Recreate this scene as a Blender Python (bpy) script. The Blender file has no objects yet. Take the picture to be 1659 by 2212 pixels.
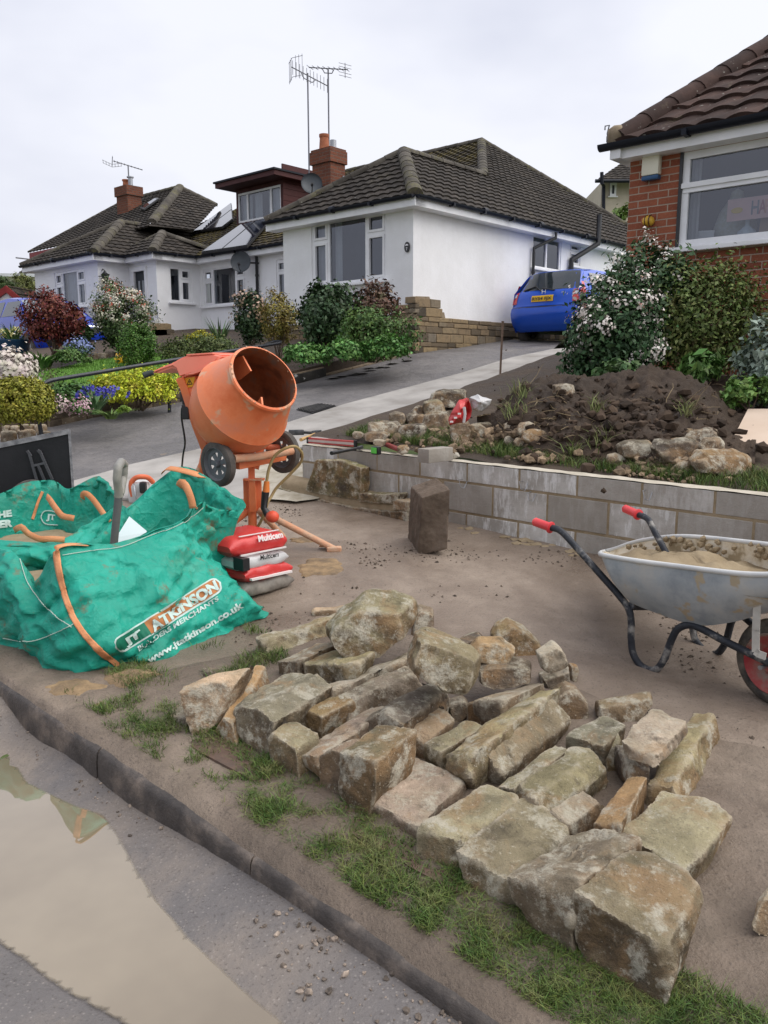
import bpy, bmesh, math, random
import numpy as np
from mathutils import Vector, Matrix, noise
from mathutils.bvhtree import BVHTree
random.seed(7); RNG = np.random.default_rng(11)
SC = bpy.context.scene; COL = SC.collection
# ---------------------------------------------------------------- camera, sky, sun
FPX, CXP, CYP = 1750.0, 829.5, 1106.0          # focal length and centre on a 1659 x 2212 grid
TH = math.atan(306/1750); ST, CT = math.sin(TH), math.cos(TH)
CAM = Vector((0, 0, 1.6))
cd = bpy.data.cameras.new('camera'); cam = bpy.data.objects.new('camera', cd); COL.objects.link(cam)
cd.sensor_fit = 'HORIZONTAL'; cd.sensor_width = 36; cd.lens = 36*FPX/1659
cd.clip_start = .05; cd.clip_end = 3000
cam.location = CAM; cam.rotation_euler = (math.pi/2-TH, 0, 0); SC.camera = cam
SUN_EL, SUN_AZ = math.radians(54), math.radians(98)   # azimuth from +Y towards +X
w = bpy.data.worlds.new('World'); SC.world = w; w.use_nodes = True
nt = w.node_tree; bg = nt.nodes['Background']
sky = nt.nodes.new('ShaderNodeTexSky'); sky.sky_type = 'NISHITA'; sky.sun_disc = False
sky.sun_elevation = SUN_EL; sky.sun_rotation = SUN_AZ; sky.air_density = 2.0; sky.dust_density = 3.0
hs = nt.nodes.new('ShaderNodeHueSaturation'); hs.inputs['Saturation'].default_value = .25
nt.links.new(sky.outputs[0], hs.inputs['Color'])
tc = nt.nodes.new('ShaderNodeTexCoord'); mp = nt.nodes.new('ShaderNodeMapping'); mp.inputs['Scale'].default_value = (1.2, 1.2, 2.6)
nz = nt.nodes.new('ShaderNodeTexNoise'); nz.inputs['Scale'].default_value = 1.3; nz.inputs['Detail'].default_value = 5; nz.inputs['Roughness'].default_value = .5
nt.links.new(tc.outputs['Generated'], mp.inputs[0]); nt.links.new(mp.outputs[0], nz.inputs['Vector'])
cr = nt.nodes.new('ShaderNodeValToRGB'); cr.color_ramp.elements[0].position = .36; cr.color_ramp.elements[1].position = .62
cr.color_ramp.elements[0].color = (2.8, 2.95, 3.7, 1); cr.color_ramp.elements[1].color = (4.55, 4.63, 5.1, 1)
nt.links.new(nz.outputs['Fac'], cr.inputs[0])
mx = nt.nodes.new('ShaderNodeMix'); mx.data_type = 'RGBA'; mx.inputs[0].default_value = .86
nt.links.new(hs.outputs[0], mx.inputs[6]); nt.links.new(cr.outputs[0], mx.inputs[7]); nt.links.new(mx.outputs[2], bg.inputs[0])
bg.inputs[1].default_value = .1
sl = bpy.data.lights.new('sun', 'SUN'); sl.energy = 1.5; sl.angle = math.radians(80); sl.color = (1, .96, .9)
so = bpy.data.objects.new('sun', sl); COL.objects.link(so)
so.rotation_euler = Vector((-math.sin(SUN_AZ)*math.cos(SUN_EL), -math.cos(SUN_AZ)*math.cos(SUN_EL), -math.sin(SUN_EL))).to_track_quat('-Z', 'Y').to_euler()
SC.view_settings.view_transform = 'Standard'; SC.view_settings.look = 'None'; SC.view_settings.gamma = 1
SC.view_settings.exposure = 1.06
# ---------------------------------------------------------------- frames and ground
U3 = Vector((.741, -.6715, 0)).normalized(); V3 = Vector((.6715, .741, 0)).normalized(); Z3 = Vector((0, 0, 1))
def W(a, b, z=0.): return U3*a + V3*b + Vector((0, 0, z))          # a along the street, b away from it
def ray(x, y):
    cx = (x-CXP)/FPX; cu = (CYP-y)/FPX
    return Vector((cx, CT+cu*ST, -ST+cu*CT))
def P(x, y, Y): r = ray(x, y); return CAM + r*(Y/r.y)
def H(X, Y):
    t = max(0., .6715*X+.741*Y-4.4)
    if t > 7.6: t = 7.6+(min(t, 40)-7.6)*.5
    return .07*min(max(Y, -30), 34) + .105*t
def HA(a, b): p = W(a, b); return H(p.x, p.y)
def G(x, y, h=0.):
    r = ray(x, y); f = lambda s: CAM.z+r.z*s-H(r.x*s, r.y*s)-h
    s = .6
    while f(s) > 0 and s < 300: s += .1
    a, b = s-.1, s
    for _ in range(24):
        m = (a+b)/2
        if f(m) > 0: a = m
        else: b = m
    return CAM + r*a
def onplane(x, y, p0, n):
    r = ray(x, y); return CAM + r*((p0-CAM).dot(n)/r.dot(n))
# ---------------------------------------------------------------- objects
def link(o, parent=None):
    COL.objects.link(o)
    if parent is not None: o.parent = parent
    return o
def tag(o, label, cat, group=None, kind=None):
    if label: o['label'] = label
    if cat: o['category'] = cat
    if group: o['group'] = group
    if kind: o['kind'] = kind
    return o
def thing(name, label, cat, loc=(0, 0, 0), group=None):
    o = bpy.data.objects.new(name, None); o.location = loc; o.empty_display_size = .1
    link(o); tag(o, label, cat, group); return o
class MB:
    def __init__(s): s.v = []; s.f = []; s.uv = []; s.tone = []; s.has_uv = False
    def poly(s, pts, uv=None, tone=None):
        i = len(s.v); s.v += [tuple(p) for p in pts]; s.f.append(tuple(range(i, i+len(pts))))
        s.uv.append(uv); s.tone.append(random.random() if tone is None else tone)
        if uv: s.has_uv = True
    def faces(s, verts, faces, tone=None):
        i = len(s.v); s.v += [tuple(p) for p in verts]; t = random.random() if tone is None else tone
        for f in faces: s.f.append(tuple(i+k for k in f)); s.uv.append(None); s.tone.append(t)
    def box(s, c, dx, dy, dz, ax=None, tone=None):
        """centre, full sizes, axes (3 vectors)"""
        X, Y, Z = ax or (Vector((1, 0, 0)), Vector((0, 1, 0)), Z3); c = Vector(c)
        vs = [c+X*(dx/2*i)+Y*(dy/2*j)+Z*(dz/2*k) for i in (-1, 1) for j in (-1, 1) for k in (-1, 1)]
        s.faces(vs, [(0, 1, 3, 2), (4, 6, 7, 5), (0, 4, 5, 1), (2, 3, 7, 6), (0, 2, 6, 4), (1, 5, 7, 3)], tone)
    def cbox(s, c, dx, dy, dz, ax=None, ch=.01, tone=None):
        """box with chamfered edges"""
        bm = bmesh.new(); bmesh.ops.create_cube(bm, size=1)
        for v in bm.verts: v.co = Vector((v.co.x*dx, v.co.y*dy, v.co.z*dz))
        bmesh.ops.bevel(bm, geom=list(bm.edges), offset=ch, segments=2, affect='EDGES', profile=.6)
        X, Y, Z = ax or (Vector((1, 0, 0)), Vector((0, 1, 0)), Z3); c = Vector(c)
        bm.verts.index_update()
        s.faces([c+X*v.co.x+Y*v.co.y+Z*v.co.z for v in bm.verts], [[v.index for v in f.verts] for f in bm.faces], tone); bm.free()
    def prism(s, pts, vec, tone=None):
        n = len(pts); vec = Vector(vec); vs = [Vector(p) for p in pts]+[Vector(p)+vec for p in pts]
        s.faces(vs, [tuple(range(n))[::-1], tuple(range(n, 2*n))]+[(i, (i+1) % n, n+(i+1) % n, n+i) for i in range(n)], tone)
    def tube(s, path, r, n=10, caps=True, tone=None, closed=False):
        path = [Vector(p) for p in path]; m = len(path); vs = []; fs = []
        rr = r if isinstance(r, (list, tuple)) else [r]*m; up = None
        for i, p in enumerate(path):
            if closed: d = path[(i+1) % m]-path[i-1]
            else: d = path[min(i+1, m-1)]-path[max(i-1, 0)]
            d.normalize()
            if up is None: up = d.orthogonal().normalized()
            else:
                up = up-d*up.dot(d)
                up = up.normalized() if up.length > 1e-6 else d.orthogonal().normalized()
            q = d.cross(up)
            for k in range(n):
                t = 2*math.pi*k/n; vs.append(p+(up*math.cos(t)+q*math.sin(t))*rr[i])
        for i in range(m if closed else m-1):
            j = (i+1) % m
            for k in range(n): fs.append((i*n+k, i*n+(k+1) % n, j*n+(k+1) % n, j*n+k))
        if caps and not closed: fs += [tuple(range(n))[::-1], tuple(range((m-1)*n, m*n))]
        s.faces(vs, fs, tone)
    def lathe(s, prof, o, ax, n=32, tone=None):
        """prof: (t along axis, radius)"""
        ax = Vector(ax).normalized(); o = Vector(o); a = ax.orthogonal().normalized(); b = ax.cross(a); vs = []; fs = []
        for t, r in prof:
            for k in range(n):
                q = 2*math.pi*k/n; vs.append(o+ax*t+(a*math.cos(q)+b*math.sin(q))*r)
        for i in range(len(prof)-1):
            for k in range(n): fs.append((i*n+k, i*n+(k+1) % n, (i+1)*n+(k+1) % n, (i+1)*n+k))
        s.faces(vs, fs, tone)
    def grid(s, rows, tone=None, closed=False):
        m = len(rows[0]); vs = [p for r in rows for p in r]; fs = []
        for i in range(len(rows)-1):
            for k in range(m if closed else m-1):
                l = (k+1) % m; fs.append((i*m+k, i*m+l, (i+1)*m+l, (i+1)*m+k))
        s.faces(vs, fs, tone)
    def ball(s, c, r, sub=2, sc=(1, 1, 1), jit=0., tone=None):
        bm = bmesh.new(); bmesh.ops.create_icosphere(bm, subdivisions=sub, radius=1)
        c = Vector(c); o = Vector((random.random()*50, 0, 0)); bm.verts.index_update(); vs = []
        for v in bm.verts:
            k = r*(1+jit*noise.noise(v.co*2.2+o)) if jit else r
            vs.append(c+Vector((v.co.x*sc[0], v.co.y*sc[1], v.co.z*sc[2]))*k)
        s.faces(vs, [[v.index for v in f.verts] for f in bm.faces], tone); bm.free()
    def build(s, name, m, parent=None, smooth=None, solid=0.):
        me = bpy.data.meshes.new(name)
        off = Vector((0, 0, 0)); q = parent
        while q is not None: off = off+q.location; q = q.parent
        me.from_pydata([(x-off.x, y-off.y, z-off.z) for x, y, z in s.v], [], s.f)
        if s.has_uv:
            l = me.uv_layers.new(name='uv'); k = 0
            for f, uv in zip(s.f, s.uv):
                for j in range(len(f)):
                    if uv: l.data[k].uv = uv[j]
                    k += 1
        if len(set(s.tone)) > 1:
            a = me.attributes.new('tone', 'FLOAT', 'FACE'); a.data.foreach_set('value', s.tone)
        me.materials.append(m); o = bpy.data.objects.new(name, me)
        link(o, parent); me.update()
        if smooth is not None:
            me.shade_smooth(); me.set_sharp_from_angle(angle=math.radians(smooth))
        if solid:
            md = o.modifiers.new('solid', 'SOLIDIFY'); md.thickness = solid; md.offset = 0
        return o
def top(mb, name, m, label, cat, group=None, kind=None, smooth=None, solid=0.):
    """one-mesh top-level thing whose origin sits at its base centre"""
    v = np.array(mb.v); c = (v.min(0)+v.max(0))/2; c[2] = v[:, 2].min()
    mb.v = [tuple(x) for x in (v-c)]
    o = mb.build(name, m, None, smooth, solid); o.location = c; tag(o, label, cat, group, kind); return o
def copy_tree(o, parent=None):
    c = o.copy(); COL.objects.link(c)
    if parent is not None: c.parent = parent
    for ch in list(o.children): copy_tree(ch, c)
    return c
# ---------------------------------------------------------------- materials
class Sh:
    def __init__(s, name):
        s.m = bpy.data.materials.new(name); s.m.use_nodes = True; s.t = s.m.node_tree; s.b = s.t.nodes['Principled BSDF']
    def n(s, typ, **kw):
        nd = s.t.nodes.new('ShaderNode'+typ)
        for k, v in kw.items():
            if hasattr(nd, k) and k not in ('location',): setattr(nd, k, v)
            else:
                i = nd.inputs[int(k[1:]) if k[0] == 'i' and k[1:].isdigit() else k.replace('_', ' ')]
                s.set(i, v)
        return nd
    def set(s, i, v):
        if isinstance(v, bpy.types.NodeSocket): s.t.links.new(v, i)
        elif isinstance(v, bpy.types.Node): s.t.links.new(v.outputs[0], i)
        else: i.default_value = (tuple(v)+(1,)) if isinstance(v, (tuple, list)) and len(v) == 3 and i.type == 'RGBA' else v
    def noise(s, vec, scale, detail=5, rough=.6, dist=0.):
        return s.n('TexNoise', Vector=vec, Scale=scale, Detail=detail, Roughness=rough, Distortion=dist).outputs['Fac']
    def ramp(s, fac, stops):
        r = s.n('ValToRGB', Fac=fac); e = r.color_ramp.elements
        while len(e) < len(stops): e.new(.5)
        for q, (p, c) in zip(e, stops): q.position = p; q.color = (tuple(c)+(1,)) if not isinstance(c, (int, float)) else (c, c, c, 1)
        return r.outputs[0]
    def mix(s, f, a, b, mode='MIX'):
        m = s.n('Mix', data_type='RGBA', blend_type=mode); s.set(m.inputs[0], f); s.set(m.inputs[6], a); s.set(m.inputs[7], b); return m.outputs[2]
    def math(s, op, a, b=0., c=None):
        m = s.n('Math', operation=op); s.set(m.inputs[0], a); s.set(m.inputs[1], b)
        if c is not None: s.set(m.inputs[2], c)
        return m.outputs[0]
    def bump(s, h, strength=.3, dist=.01):
        s.set(s.b.inputs['Normal'], s.n('Bump', Height=h, Strength=strength, Distance=dist))
    def out(s, **kw):
        for k, v in kw.items(): s.set(s.b.inputs[k.replace('_', ' ')], v)
        return s.m
def coords(s, kind='Object'):
    return s.n('TexCoord').outputs[kind]
def mat(name, cols, scale=6, rough=.8, bump=0., bs=60, metal=0., spec=.3, tone=0., kind='Object', lo=.33, hi=.67, detail=6, specks=None, hue=None):
    s = Sh(name); v = coords(s, kind)
    cols = cols if isinstance(cols, list) else [cols]
    if len(cols) == 1: c = None
    else:
        k = len(cols)-1; c = s.ramp(s.noise(v, scale, detail), [(lo+(hi-lo)*i/k, q) for i, q in enumerate(cols)])
    if c is None:
        q = cols[0]; c = s.ramp(s.noise(v, scale, detail), [(.3, tuple(x*.9 for x in q)), (.7, tuple(min(1, x*1.08) for x in q))])
    if tone:
        a = s.n('Attribute', attribute_name='tone')
        g = s.math('MULTIPLY_ADD', a.outputs['Fac'], 2*tone, 1-tone)
        hsv = s.n('HueSaturation', Color=c, Value=g)
        if hue: s.set(hsv.inputs['Hue'], s.math('MULTIPLY_ADD', s.math('FRACT', s.math('MULTIPLY', a.outputs['Fac'], 7.3)), 2*hue, .5-hue))
        c = hsv.outputs[0]
    if specks:
        sc_, col_, th = specks
        f = s.ramp(s.noise(v, sc_, 3, .55), [(th, 0), (min(1, th+.05), 1)]); c = s.mix(f, c, col_)
    if bump: s.bump(s.noise(v, bs, 6, .65), bump)
    return s.out(Base_Color=c, Roughness=rough, Metallic=metal, Specular_IOR_Level=spec)
# ================================================================ setting
def sheet(name, poly, hf, m, res=.25, kind='structure', label=None, cat=None, skirt=0., amp=0., freq=4.):
    """a sheet over the ground: polygon in plan, cut on a grid, lifted to hf(x, y)"""
    bm = bmesh.new(); bm.faces.new([bm.verts.new((p[0], p[1], 0)) for p in poly])
    xs = [p[0] for p in poly]; ys = [p[1] for p in poly]
    for ax, lo, hi in ((0, min(xs), max(xs)), (1, min(ys), max(ys))):
        k = math.floor(lo/res)+1
        while k*res < hi:
            co = [0, 0, 0]; no = [0, 0, 0]; co[ax] = k*res; no[ax] = 1
            bmesh.ops.bisect_plane(bm, geom=bm.verts[:]+bm.edges[:]+bm.faces[:], plane_co=co, plane_no=no); k += 1
    for v in bm.verts:
        v.co.z = hf(v.co.x, v.co.y)
        if amp: v.co.z += amp*noise.fractal(Vector((v.co.x*freq, v.co.y*freq, 3.1)), 1., 2., 4)
    if skirt:
        ed = [e for e in bm.edges if e.is_boundary]
        r = bmesh.ops.extrude_edge_only(bm, edges=ed)
        for g in r['geom']:
            if isinstance(g, bmesh.types.BMVert): g.co.z -= skirt
    bmesh.ops.recalc_face_normals(bm, faces=bm.faces[:])
    me = bpy.data.meshes.new(name); bm.to_mesh(me); bm.free(); me.materials.append(m); me.shade_smooth()
    if skirt: me.set_sharp_from_angle(angle=math.radians(40))
    up = sum(p.normal.z for p in me.polygons)
    if up < 0: me.flip_normals()
    o = link(bpy.data.objects.new(name, me)); tag(o, label, cat, None, kind); return o
def uvp(*ab): return [tuple(W(a, b)[:2]) for a, b in ab]
def gpx(pts, h=0.): return [tuple(G(x, y, h)[:2]) for x, y in pts]
def mud_mat(name, cols, patch, wet=(.25, .6), bump=.5, gravel=0., fs=90):
    s = Sh(name); v = coords(s)
    big = s.noise(v, 1.1, 8, .62, .6); mid = s.noise(v, 7, 8, .65); fine = s.noise(v, fs, 5, .65)
    c = s.ramp(big, [(.3, cols[0]), (.47, cols[1]), (.62, cols[2])])
    c = s.mix(s.ramp(mid, [(.35, .0), (.7, .55)]), c, patch)
    c = s.mix(s.ramp(fine, [(.56, 0), (.68, .55)]), c, (.045, .036, .03))
    if gravel:
        vo = s.n('TexVoronoi', Vector=v, Scale=gravel)
        g = s.ramp(s.n('TexVoronoi', Vector=v, Scale=gravel).outputs['Distance'], [(.1, 1), (.35, 0)])
        c = s.mix(s.math('MULTIPLY', g, s.math('MULTIPLY', s.math('GREATER_THAN', s.n('SeparateColor', Color=vo.outputs['Color']).outputs[0], .6), .38)), c, (.36, .32, .29))
    h = s.math('ADD', s.math('MULTIPLY', mid, 1.6), s.math('MULTIPLY', fine, .35)); s.bump(h, bump, .022)
    return s.out(Base_Color=c, Roughness=s.ramp(big, [(.35, wet[0]), (.65, wet[1])]), Specular_IOR_Level=.4)
MUD = mud_mat('mud_pavement', [(.140, .104, .076), (.225, .174, .133), (.305, .245, .192)], (.165, .124, .092), (.24, .7), .6)
VERGE = mud_mat('verge_soil_gap_shade', [(.11, .082, .060), (.175, .133, .10), (.26, .205, .158)], (.09, .07, .05), (.4, .8), .9)
ROAD = mud_mat('asphalt', [(.105, .096, .095), (.142, .129, .123), (.235, .196, .162)], (.125, .113, .108), (.18, .6), .4, 85)
KERB = mat('kerb_stone', [(.045, .038, .034), (.08, .067, .058), (.19, .152, .122)], 9, .5, .6, 60, spec=.4, lo=.34, hi=.70, detail=9)
TARMAC = mud_mat('tarmac', [(.115, .108, .108), (.155, .145, .143), (.20, .186, .178)], (.10, .094, .095), (.4, .75), 1., 38, 26)
CONC = mat('concrete_drive', [(.26, .24, .215), (.34, .32, .295), (.41, .385, .355)], 2.2, .75, .15, 50, detail=9)
SOIL = mud_mat('garden_soil', [(.04, .027, .018), (.062, .043, .029), (.095, .068, .046)], (.045, .032, .021), (.7, .95), 1.)
LAWN = mat('lawn_turf', [(.07, .16, .025), (.11, .235, .036), (.16, .29, .055)], 3, .9, .6, 120, detail=9)
RING = []
def puddle_pts():
    px = [(-60, 1660), (25, 1632), (60, 1690), (150, 1735), (225, 1760), (255, 1800), (300, 1880), (345, 1950), (430, 2045), (520, 2130), (640, 2230), (700, 2330), (470, 2330), (330, 2260), (235, 2200), (140, 2150), (50, 2080), (-40, 2020), (-120, 1930)]
    out = []
    for x, y in px:
        r = ray(x, y); s = (CAM.z-PZ)/-r.z; out.append((r.x*s, r.y*s))
    return out
PZ = .052                                        # level of the standing water
PUD = puddle_pts()
def pud_d(x, y):
    """signed distance to the puddle outline, negative inside"""
    ins = False; d = 9e9; n = len(PUD)
    for i in range(n):
        ax, ay = PUD[i]; bx, by = PUD[(i+1) % n]
        if (ay > y) != (by > y) and x < (bx-ax)*(y-ay)/(by-ay)+ax: ins = not ins
        t = max(0, min(1, ((x-ax)*(bx-ax)+(y-ay)*(by-ay))/((bx-ax)**2+(by-ay)**2)))
        d = min(d, math.hypot(x-ax-t*(bx-ax), y-ay-t*(by-ay)))
    return -d if ins else d
def HR(x, y):
    h = H(x, y)-.047
    if -4 < x < 1.6 and .2 < y < 5:
        d = pud_d(x, y); t = max(0., min(1., (.42-d)/.42)); t = t*t*(3-2*t)
        h = h*(1-t)+(PZ+max(-.03, d*.10))*t
    return h
# base ground: everything lies on it, out to the horizon
def far(x, y):
    return H(x, y)-.16-(.0 if math.hypot(x, y) < 60 else .002*(math.hypot(x, y)-60))
def ground():
    mb = MB(); rr = [0, 1, 2, 3, 4, 6, 8, 10, 12, 14, 16, 18, 20, 23, 26, 30, 36, 45, 60, 100, 200, 500, 1500]; n = 72; rows = []
    for r in rr: rows.append([Vector((r*math.cos(2*math.pi*k/n), r*math.sin(2*math.pi*k/n), far(r*math.cos(2*math.pi*k/n), r*math.sin(2*math.pi*k/n)))) for k in range(n)])
    mb.grid(rows, tone=0, closed=True)
    o = mb.build('ground', mat('rough_grass', [(.05, .075, .025), (.08, .11, .035), (.11, .13, .05)], 1.5, .95, .6, 40), None, 60); tag(o, None, None, None, 'structure')
ground()
sheet('road', uvp((-34, -7), (8, -7), (8, 1.40), (-34, 1.40)), HR, ROAD, .14 if True else .3, amp=.003, freq=9)
sheet('pavement', uvp((-30, 1.40), (-4.2, 1.40), (-3.8, 1.46), (.3, 1.46), (.6, 1.40), (5, 1.40), (5, 4.86), (-5.25, 4.86), (-5.6, 5.4), (-30, 5.4)), lambda x, y: H(x, y)+.008, MUD, .12, amp=.010, freq=3.5)
# kerb stones laid end to end
def kerb():
    mb = MB(); a = -30.
    while a < 5:
        L = .91; prof = [(1.366, -.20), (1.370, -.050), (1.375, -.018), (1.384, -.004), (1.42, .002), (1.50, .002), (1.50, -.2)]
        jit = random.uniform(-.006, .006); rows = []
        for q in np.linspace(a+.004, a+L-.004, 25):
            rows.append([W(q, b+jit+.009*noise.noise(Vector((q*3, b, 0)))+.004*noise.noise(Vector((q*14, b*30, 0))), HA(q, b)+z+.004*noise.noise(Vector((q*4, b*9, 2)))) for b, z in prof])
        t = random.random(); mb.grid(rows, t); mb.poly(rows[0], tone=t); mb.poly(rows[-1][::-1], tone=t); a += L
    o = mb.build('kerb', KERB, None, 50); tag(o, None, None, None, 'structure')
kerb()
# standing water
def puddle():
    s = Sh('muddy_water'); v = coords(s)
    s.out(Base_Color=s.ramp(s.noise(v, 1.3, 4), [(.35, (.17, .13, .08)), (.65, (.25, .20, .13))]), Roughness=.015, IOR=1.4, Specular_IOR_Level=.8, Coat_Weight=1., Coat_Roughness=.01, Coat_IOR=1.75)
    o = s.t.nodes['Material Output']; t = s.n('BsdfTransparent'); d = s.n('Attribute', attribute_name='deep').outputs['Fac']
    f = s.math('ADD', d, s.math('MULTIPLY', s.math('SUBTRACT', s.noise(v, 6, 6, .7), .5), .55)); f = s.ramp(f, [(.12, 0), (.62, 1)])
    m = s.n('MixShader'); s.set(m.inputs[0], f); s.set(m.inputs[1], t); s.t.links.new(s.b.outputs[0], m.inputs[2]); s.t.links.new(m.outputs[0], o.inputs[0])
    o = sheet('puddle_water', PUD, lambda x, y: PZ+.004, s.m, .03); a = o.data.attributes.new('deep', 'FLOAT', 'POINT')
    for i, q in enumerate(o.data.vertices):
        x, y = q.co.x, q.co.y; b = Vector((x, y, 0)).dot(V3); dd = -pud_d(x, y); k = min(1, dd/.02) if b > .62+.25*0 else min(1, dd/.30); a.data[i].value = max(0, min(1, k))
puddle()
# drive: tarmac on the left, concrete strip on the right
BORD = [(150, 1047), (280, 1009), (438, 973), (597, 925), (741, 878), (993, 810), (1194, 757)]
tar = [(-330, 1010), (-120, 968), (0, 945), (200, 905), (380, 872), (640, 832), (760, 800), (890, 766), (1000, 752), (1100, 735), (1215, 738)]
sheet('driveway_tarmac', gpx(tar)+gpx(BORD[::-1])+gpx([(0, 1095), (-330, 1190)]), lambda x, y: H(x, y)+.016, TARMAC, .3, amp=.006, freq=6)
con = BORD+[(1290, 750), (1330, 790), (1200, 812), (1080, 852), (880, 908), (700, 955), (641, 975)]
sheet('driveway_concrete', gpx(con)+[(W(-5.33, 4.9)[0], W(-5.33, 4.9)[1])]+gpx([(600, 1080), (500, 1085), (300, 1085), (150, 1075)]), lambda x, y: H(x, y)+.028, CONC, .25, skirt=.02)
sheet('sandy_flags', gpx([(560, 1000), (640, 985), (668, 1040), (690, 1085), (640, 1092), (570, 1085), (540, 1040)]), lambda x, y: H(x, y)+.036, mat('sandy_paving', [(.30, .26, .19), (.42, .38, .30), (.5, .46, .38)], 6, .85, .5, 60), .1, amp=.008, freq=12)
# right garden behind the block wall, left garden behind its stone edging
HG = lambda x, y: H(x, y)+.5
sheet('garden_soil', uvp((-5.3, 4.875), (5, 4.875), (5, 13), (-6, 13), (-5.7, 9.5), (-5.35, 6.5)), lambda x, y: HG(x, y)-.02, SOIL, .3, amp=.02, freq=3)
LG = .26
lg = [(x, y+.08) for x, y in gpx([(-330, 1010), (-120, 968), (0, 945), (108, 925), (200, 905), (380, 872), (520, 846), (640, 830), (700, 815), (760, 800), (888, 767)])]
sheet('left_garden_soil', lg+uvp((-10.2, 12.2), (-16, 14), (-27, 14), (-34, 9)), lambda x, y: H(x, y)+LG-.05, SOIL, .5, skirt=.4)
sheet('lawn', gpx([(60, 812), (200, 780), (320, 765), (470, 758), (560, 770), (480, 800), (390, 828), (300, 845), (230, 858), (120, 870), (60, 840)], LG), lambda x, y: H(x, y)+LG+.01, LAWN, .3)
# sand spilt beside the bags, worn patches
SAND = mat('builders_sand', [(.16, .118, .08), (.25, .175, .10), (.36, .25, .14)], 11, .95, .9, 50)
def spill(cx, cy, rx, ry, h, seed, m=SAND, name='spilt_sand', hh=.0):
    c = G(cx, cy); n = 40; rows = []
    for i in range(9):
        f = i/8; row = []
        for k in range(n):
            t = 2*math.pi*k/n; q = 1+.45*noise.noise(Vector((math.cos(t)*1.7+seed, math.sin(t)*1.7, seed)))+.18*noise.noise(Vector((math.cos(t)*5+seed, math.sin(t)*5, seed)))
            x = c.x+rx*f*q*math.cos(t); y = c.y+ry*f*q*math.sin(t)
            row.append(Vector((x, y, H(x, y)+h*(1-f**2)+.012*noise.noise(Vector((x*14, y*14, seed)))*(1-f)*(h > .015)-.012*(f > .99)+.012)))
        rows.append(row)
    mb = MB(); mb.grid(rows, 0, closed=True)
    o = mb.build(name, m, None, 180); tag(o, None, None, None, 'stuff'); return o
spill(170, 1492, .17, .10, .022, 1.); spill(285, 1475, .16, .09, .04, 5.); spill(225, 1530, .09, .06, .010, 8.); spill(345, 1540, .10, .05, .008, 9.)
spill(690, 1228, .16, .2, .010, 12.); spill(655, 1170, .1, .08, .008, 14.)
# crumbs of mud, chips and grit lying about
def crumbs(name, pts, smin, smax, m, flat=.85, kind='stuff'):
    if len(pts) > 1500: oc = np.array([(1, 0, 0), (0, 1, 0), (-1, 0, 0), (0, -1, 0), (0, 0, 1), (0, 0, -.6)]); fc = [(0, 1, 4), (1, 2, 4), (2, 3, 4), (3, 0, 4), (1, 0, 5), (2, 1, 5), (3, 2, 5), (0, 3, 5)]
    else:
        bm = bmesh.new(); bmesh.ops.create_icosphere(bm, subdivisions=1, radius=1); bm.verts.index_update(); oc = np.array([tuple(v.co) for v in bm.verts]); fc = [tuple(v.index for v in f.verts) for f in bm.faces]; bm.free()
    V = []; F = []; T = []
    for p in pts:
        s = smin*(smax/smin)**(random.random()**2); a = random.random()*6.3; i = len(V); ca, sa = math.cos(a), math.sin(a); st = random.uniform(.6, 1.6)
        for q in oc:
            x, y, z = (q+RNG.normal(0, .17, 3))*s; x *= st; V.append((p[0]+x*ca-y*sa, p[1]+x*sa+y*ca, p[2]+z*flat+s*.3*flat))
        F += [tuple(i+k for k in f) for f in fc]; T += [random.random()]*len(fc)
    mb = MB(); mb.v = V; mb.f = F; mb.tone = T; mb.uv = [None]*len(F)
    o = mb.build(name, m, None); tag(o, None, None, None, kind); return o
def rnd_ab(n, a0, a1, b0, b1, hf, dens=None):
    out = []
    while len(out) < n:
        a = random.uniform(a0, a1); b = random.uniform(b0, b1); p = W(a, b)
        if dens and random.random() > dens(p.x, p.y): continue
        out.append((p.x, p.y, hf(p.x, p.y)))
    return out
CRUMB = mat('mud_crumbs', [(.06, .045, .034), (.13, .1, .075)], 20, .9, tone=.5)
clump = lambda s: (lambda x, y: max(0, noise.noise(Vector((x*s, y*s, 9)))*1.6))
crumbs('mud_crumbs', rnd_ab(8000, -6, .6, 1.6, 4.7, lambda x, y: H(x, y)+.006, clump(1.6)), .002, .0125, CRUMB)
crumbs('road_grit', [p for p in rnd_ab(1500, -4.2, .4, .55, 1.38, lambda x, y: HR(x, y), clump(2.5)) if pud_d(p[0], p[1]) > .02], .0025, .010, mat('grit', [(.08, .065, .055), (.3, .24, .19)], 60, .85, tone=.5))
# churned, rough ground in the verge by the bags
def churn():
    a0, a1, b0 = -3.9, .45, 1.386; rows = []
    for a in np.linspace(a0, a1, 210):
        row = []; b1 = 1.95+max(0, min(1, (a+3.1)/.4))*1.1*max(0, min(1, (.3-a)/.5))+.12*noise.noise(Vector((a*4, 0, 0)))  # verge soil, widened under the stone heap as painted shade for its gaps
        for b in np.linspace(b0, b1, 40):
            p = W(a, b); n1 = noise.fractal(Vector((p.x*9, p.y*9, .3)), .9, 2., 5); n2 = noise.fractal(Vector((p.x*2.3, p.y*2.3, 5)), 1, 2, 3)
            k = min(1, (b-b0)/.05)*min(1, (b1-b)/.16)*min(1, (a1-a)/.2)*min(1, (a-a0)/.2); k = max(0, k)
            row.append(Vector((p.x, p.y, H(p.x, p.y)-.012+.036*min(1, k*2.2)+k*(.012*max(-.5, n1)+.010*max(-.2, n2)))))
        rows.append(row)
    mb = MB(); mb.grid(rows, 0); o = mb.build('verge_soil_gap_shade', VERGE, None, 180); tag(o, None, None, None, 'structure')
churn()
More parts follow.
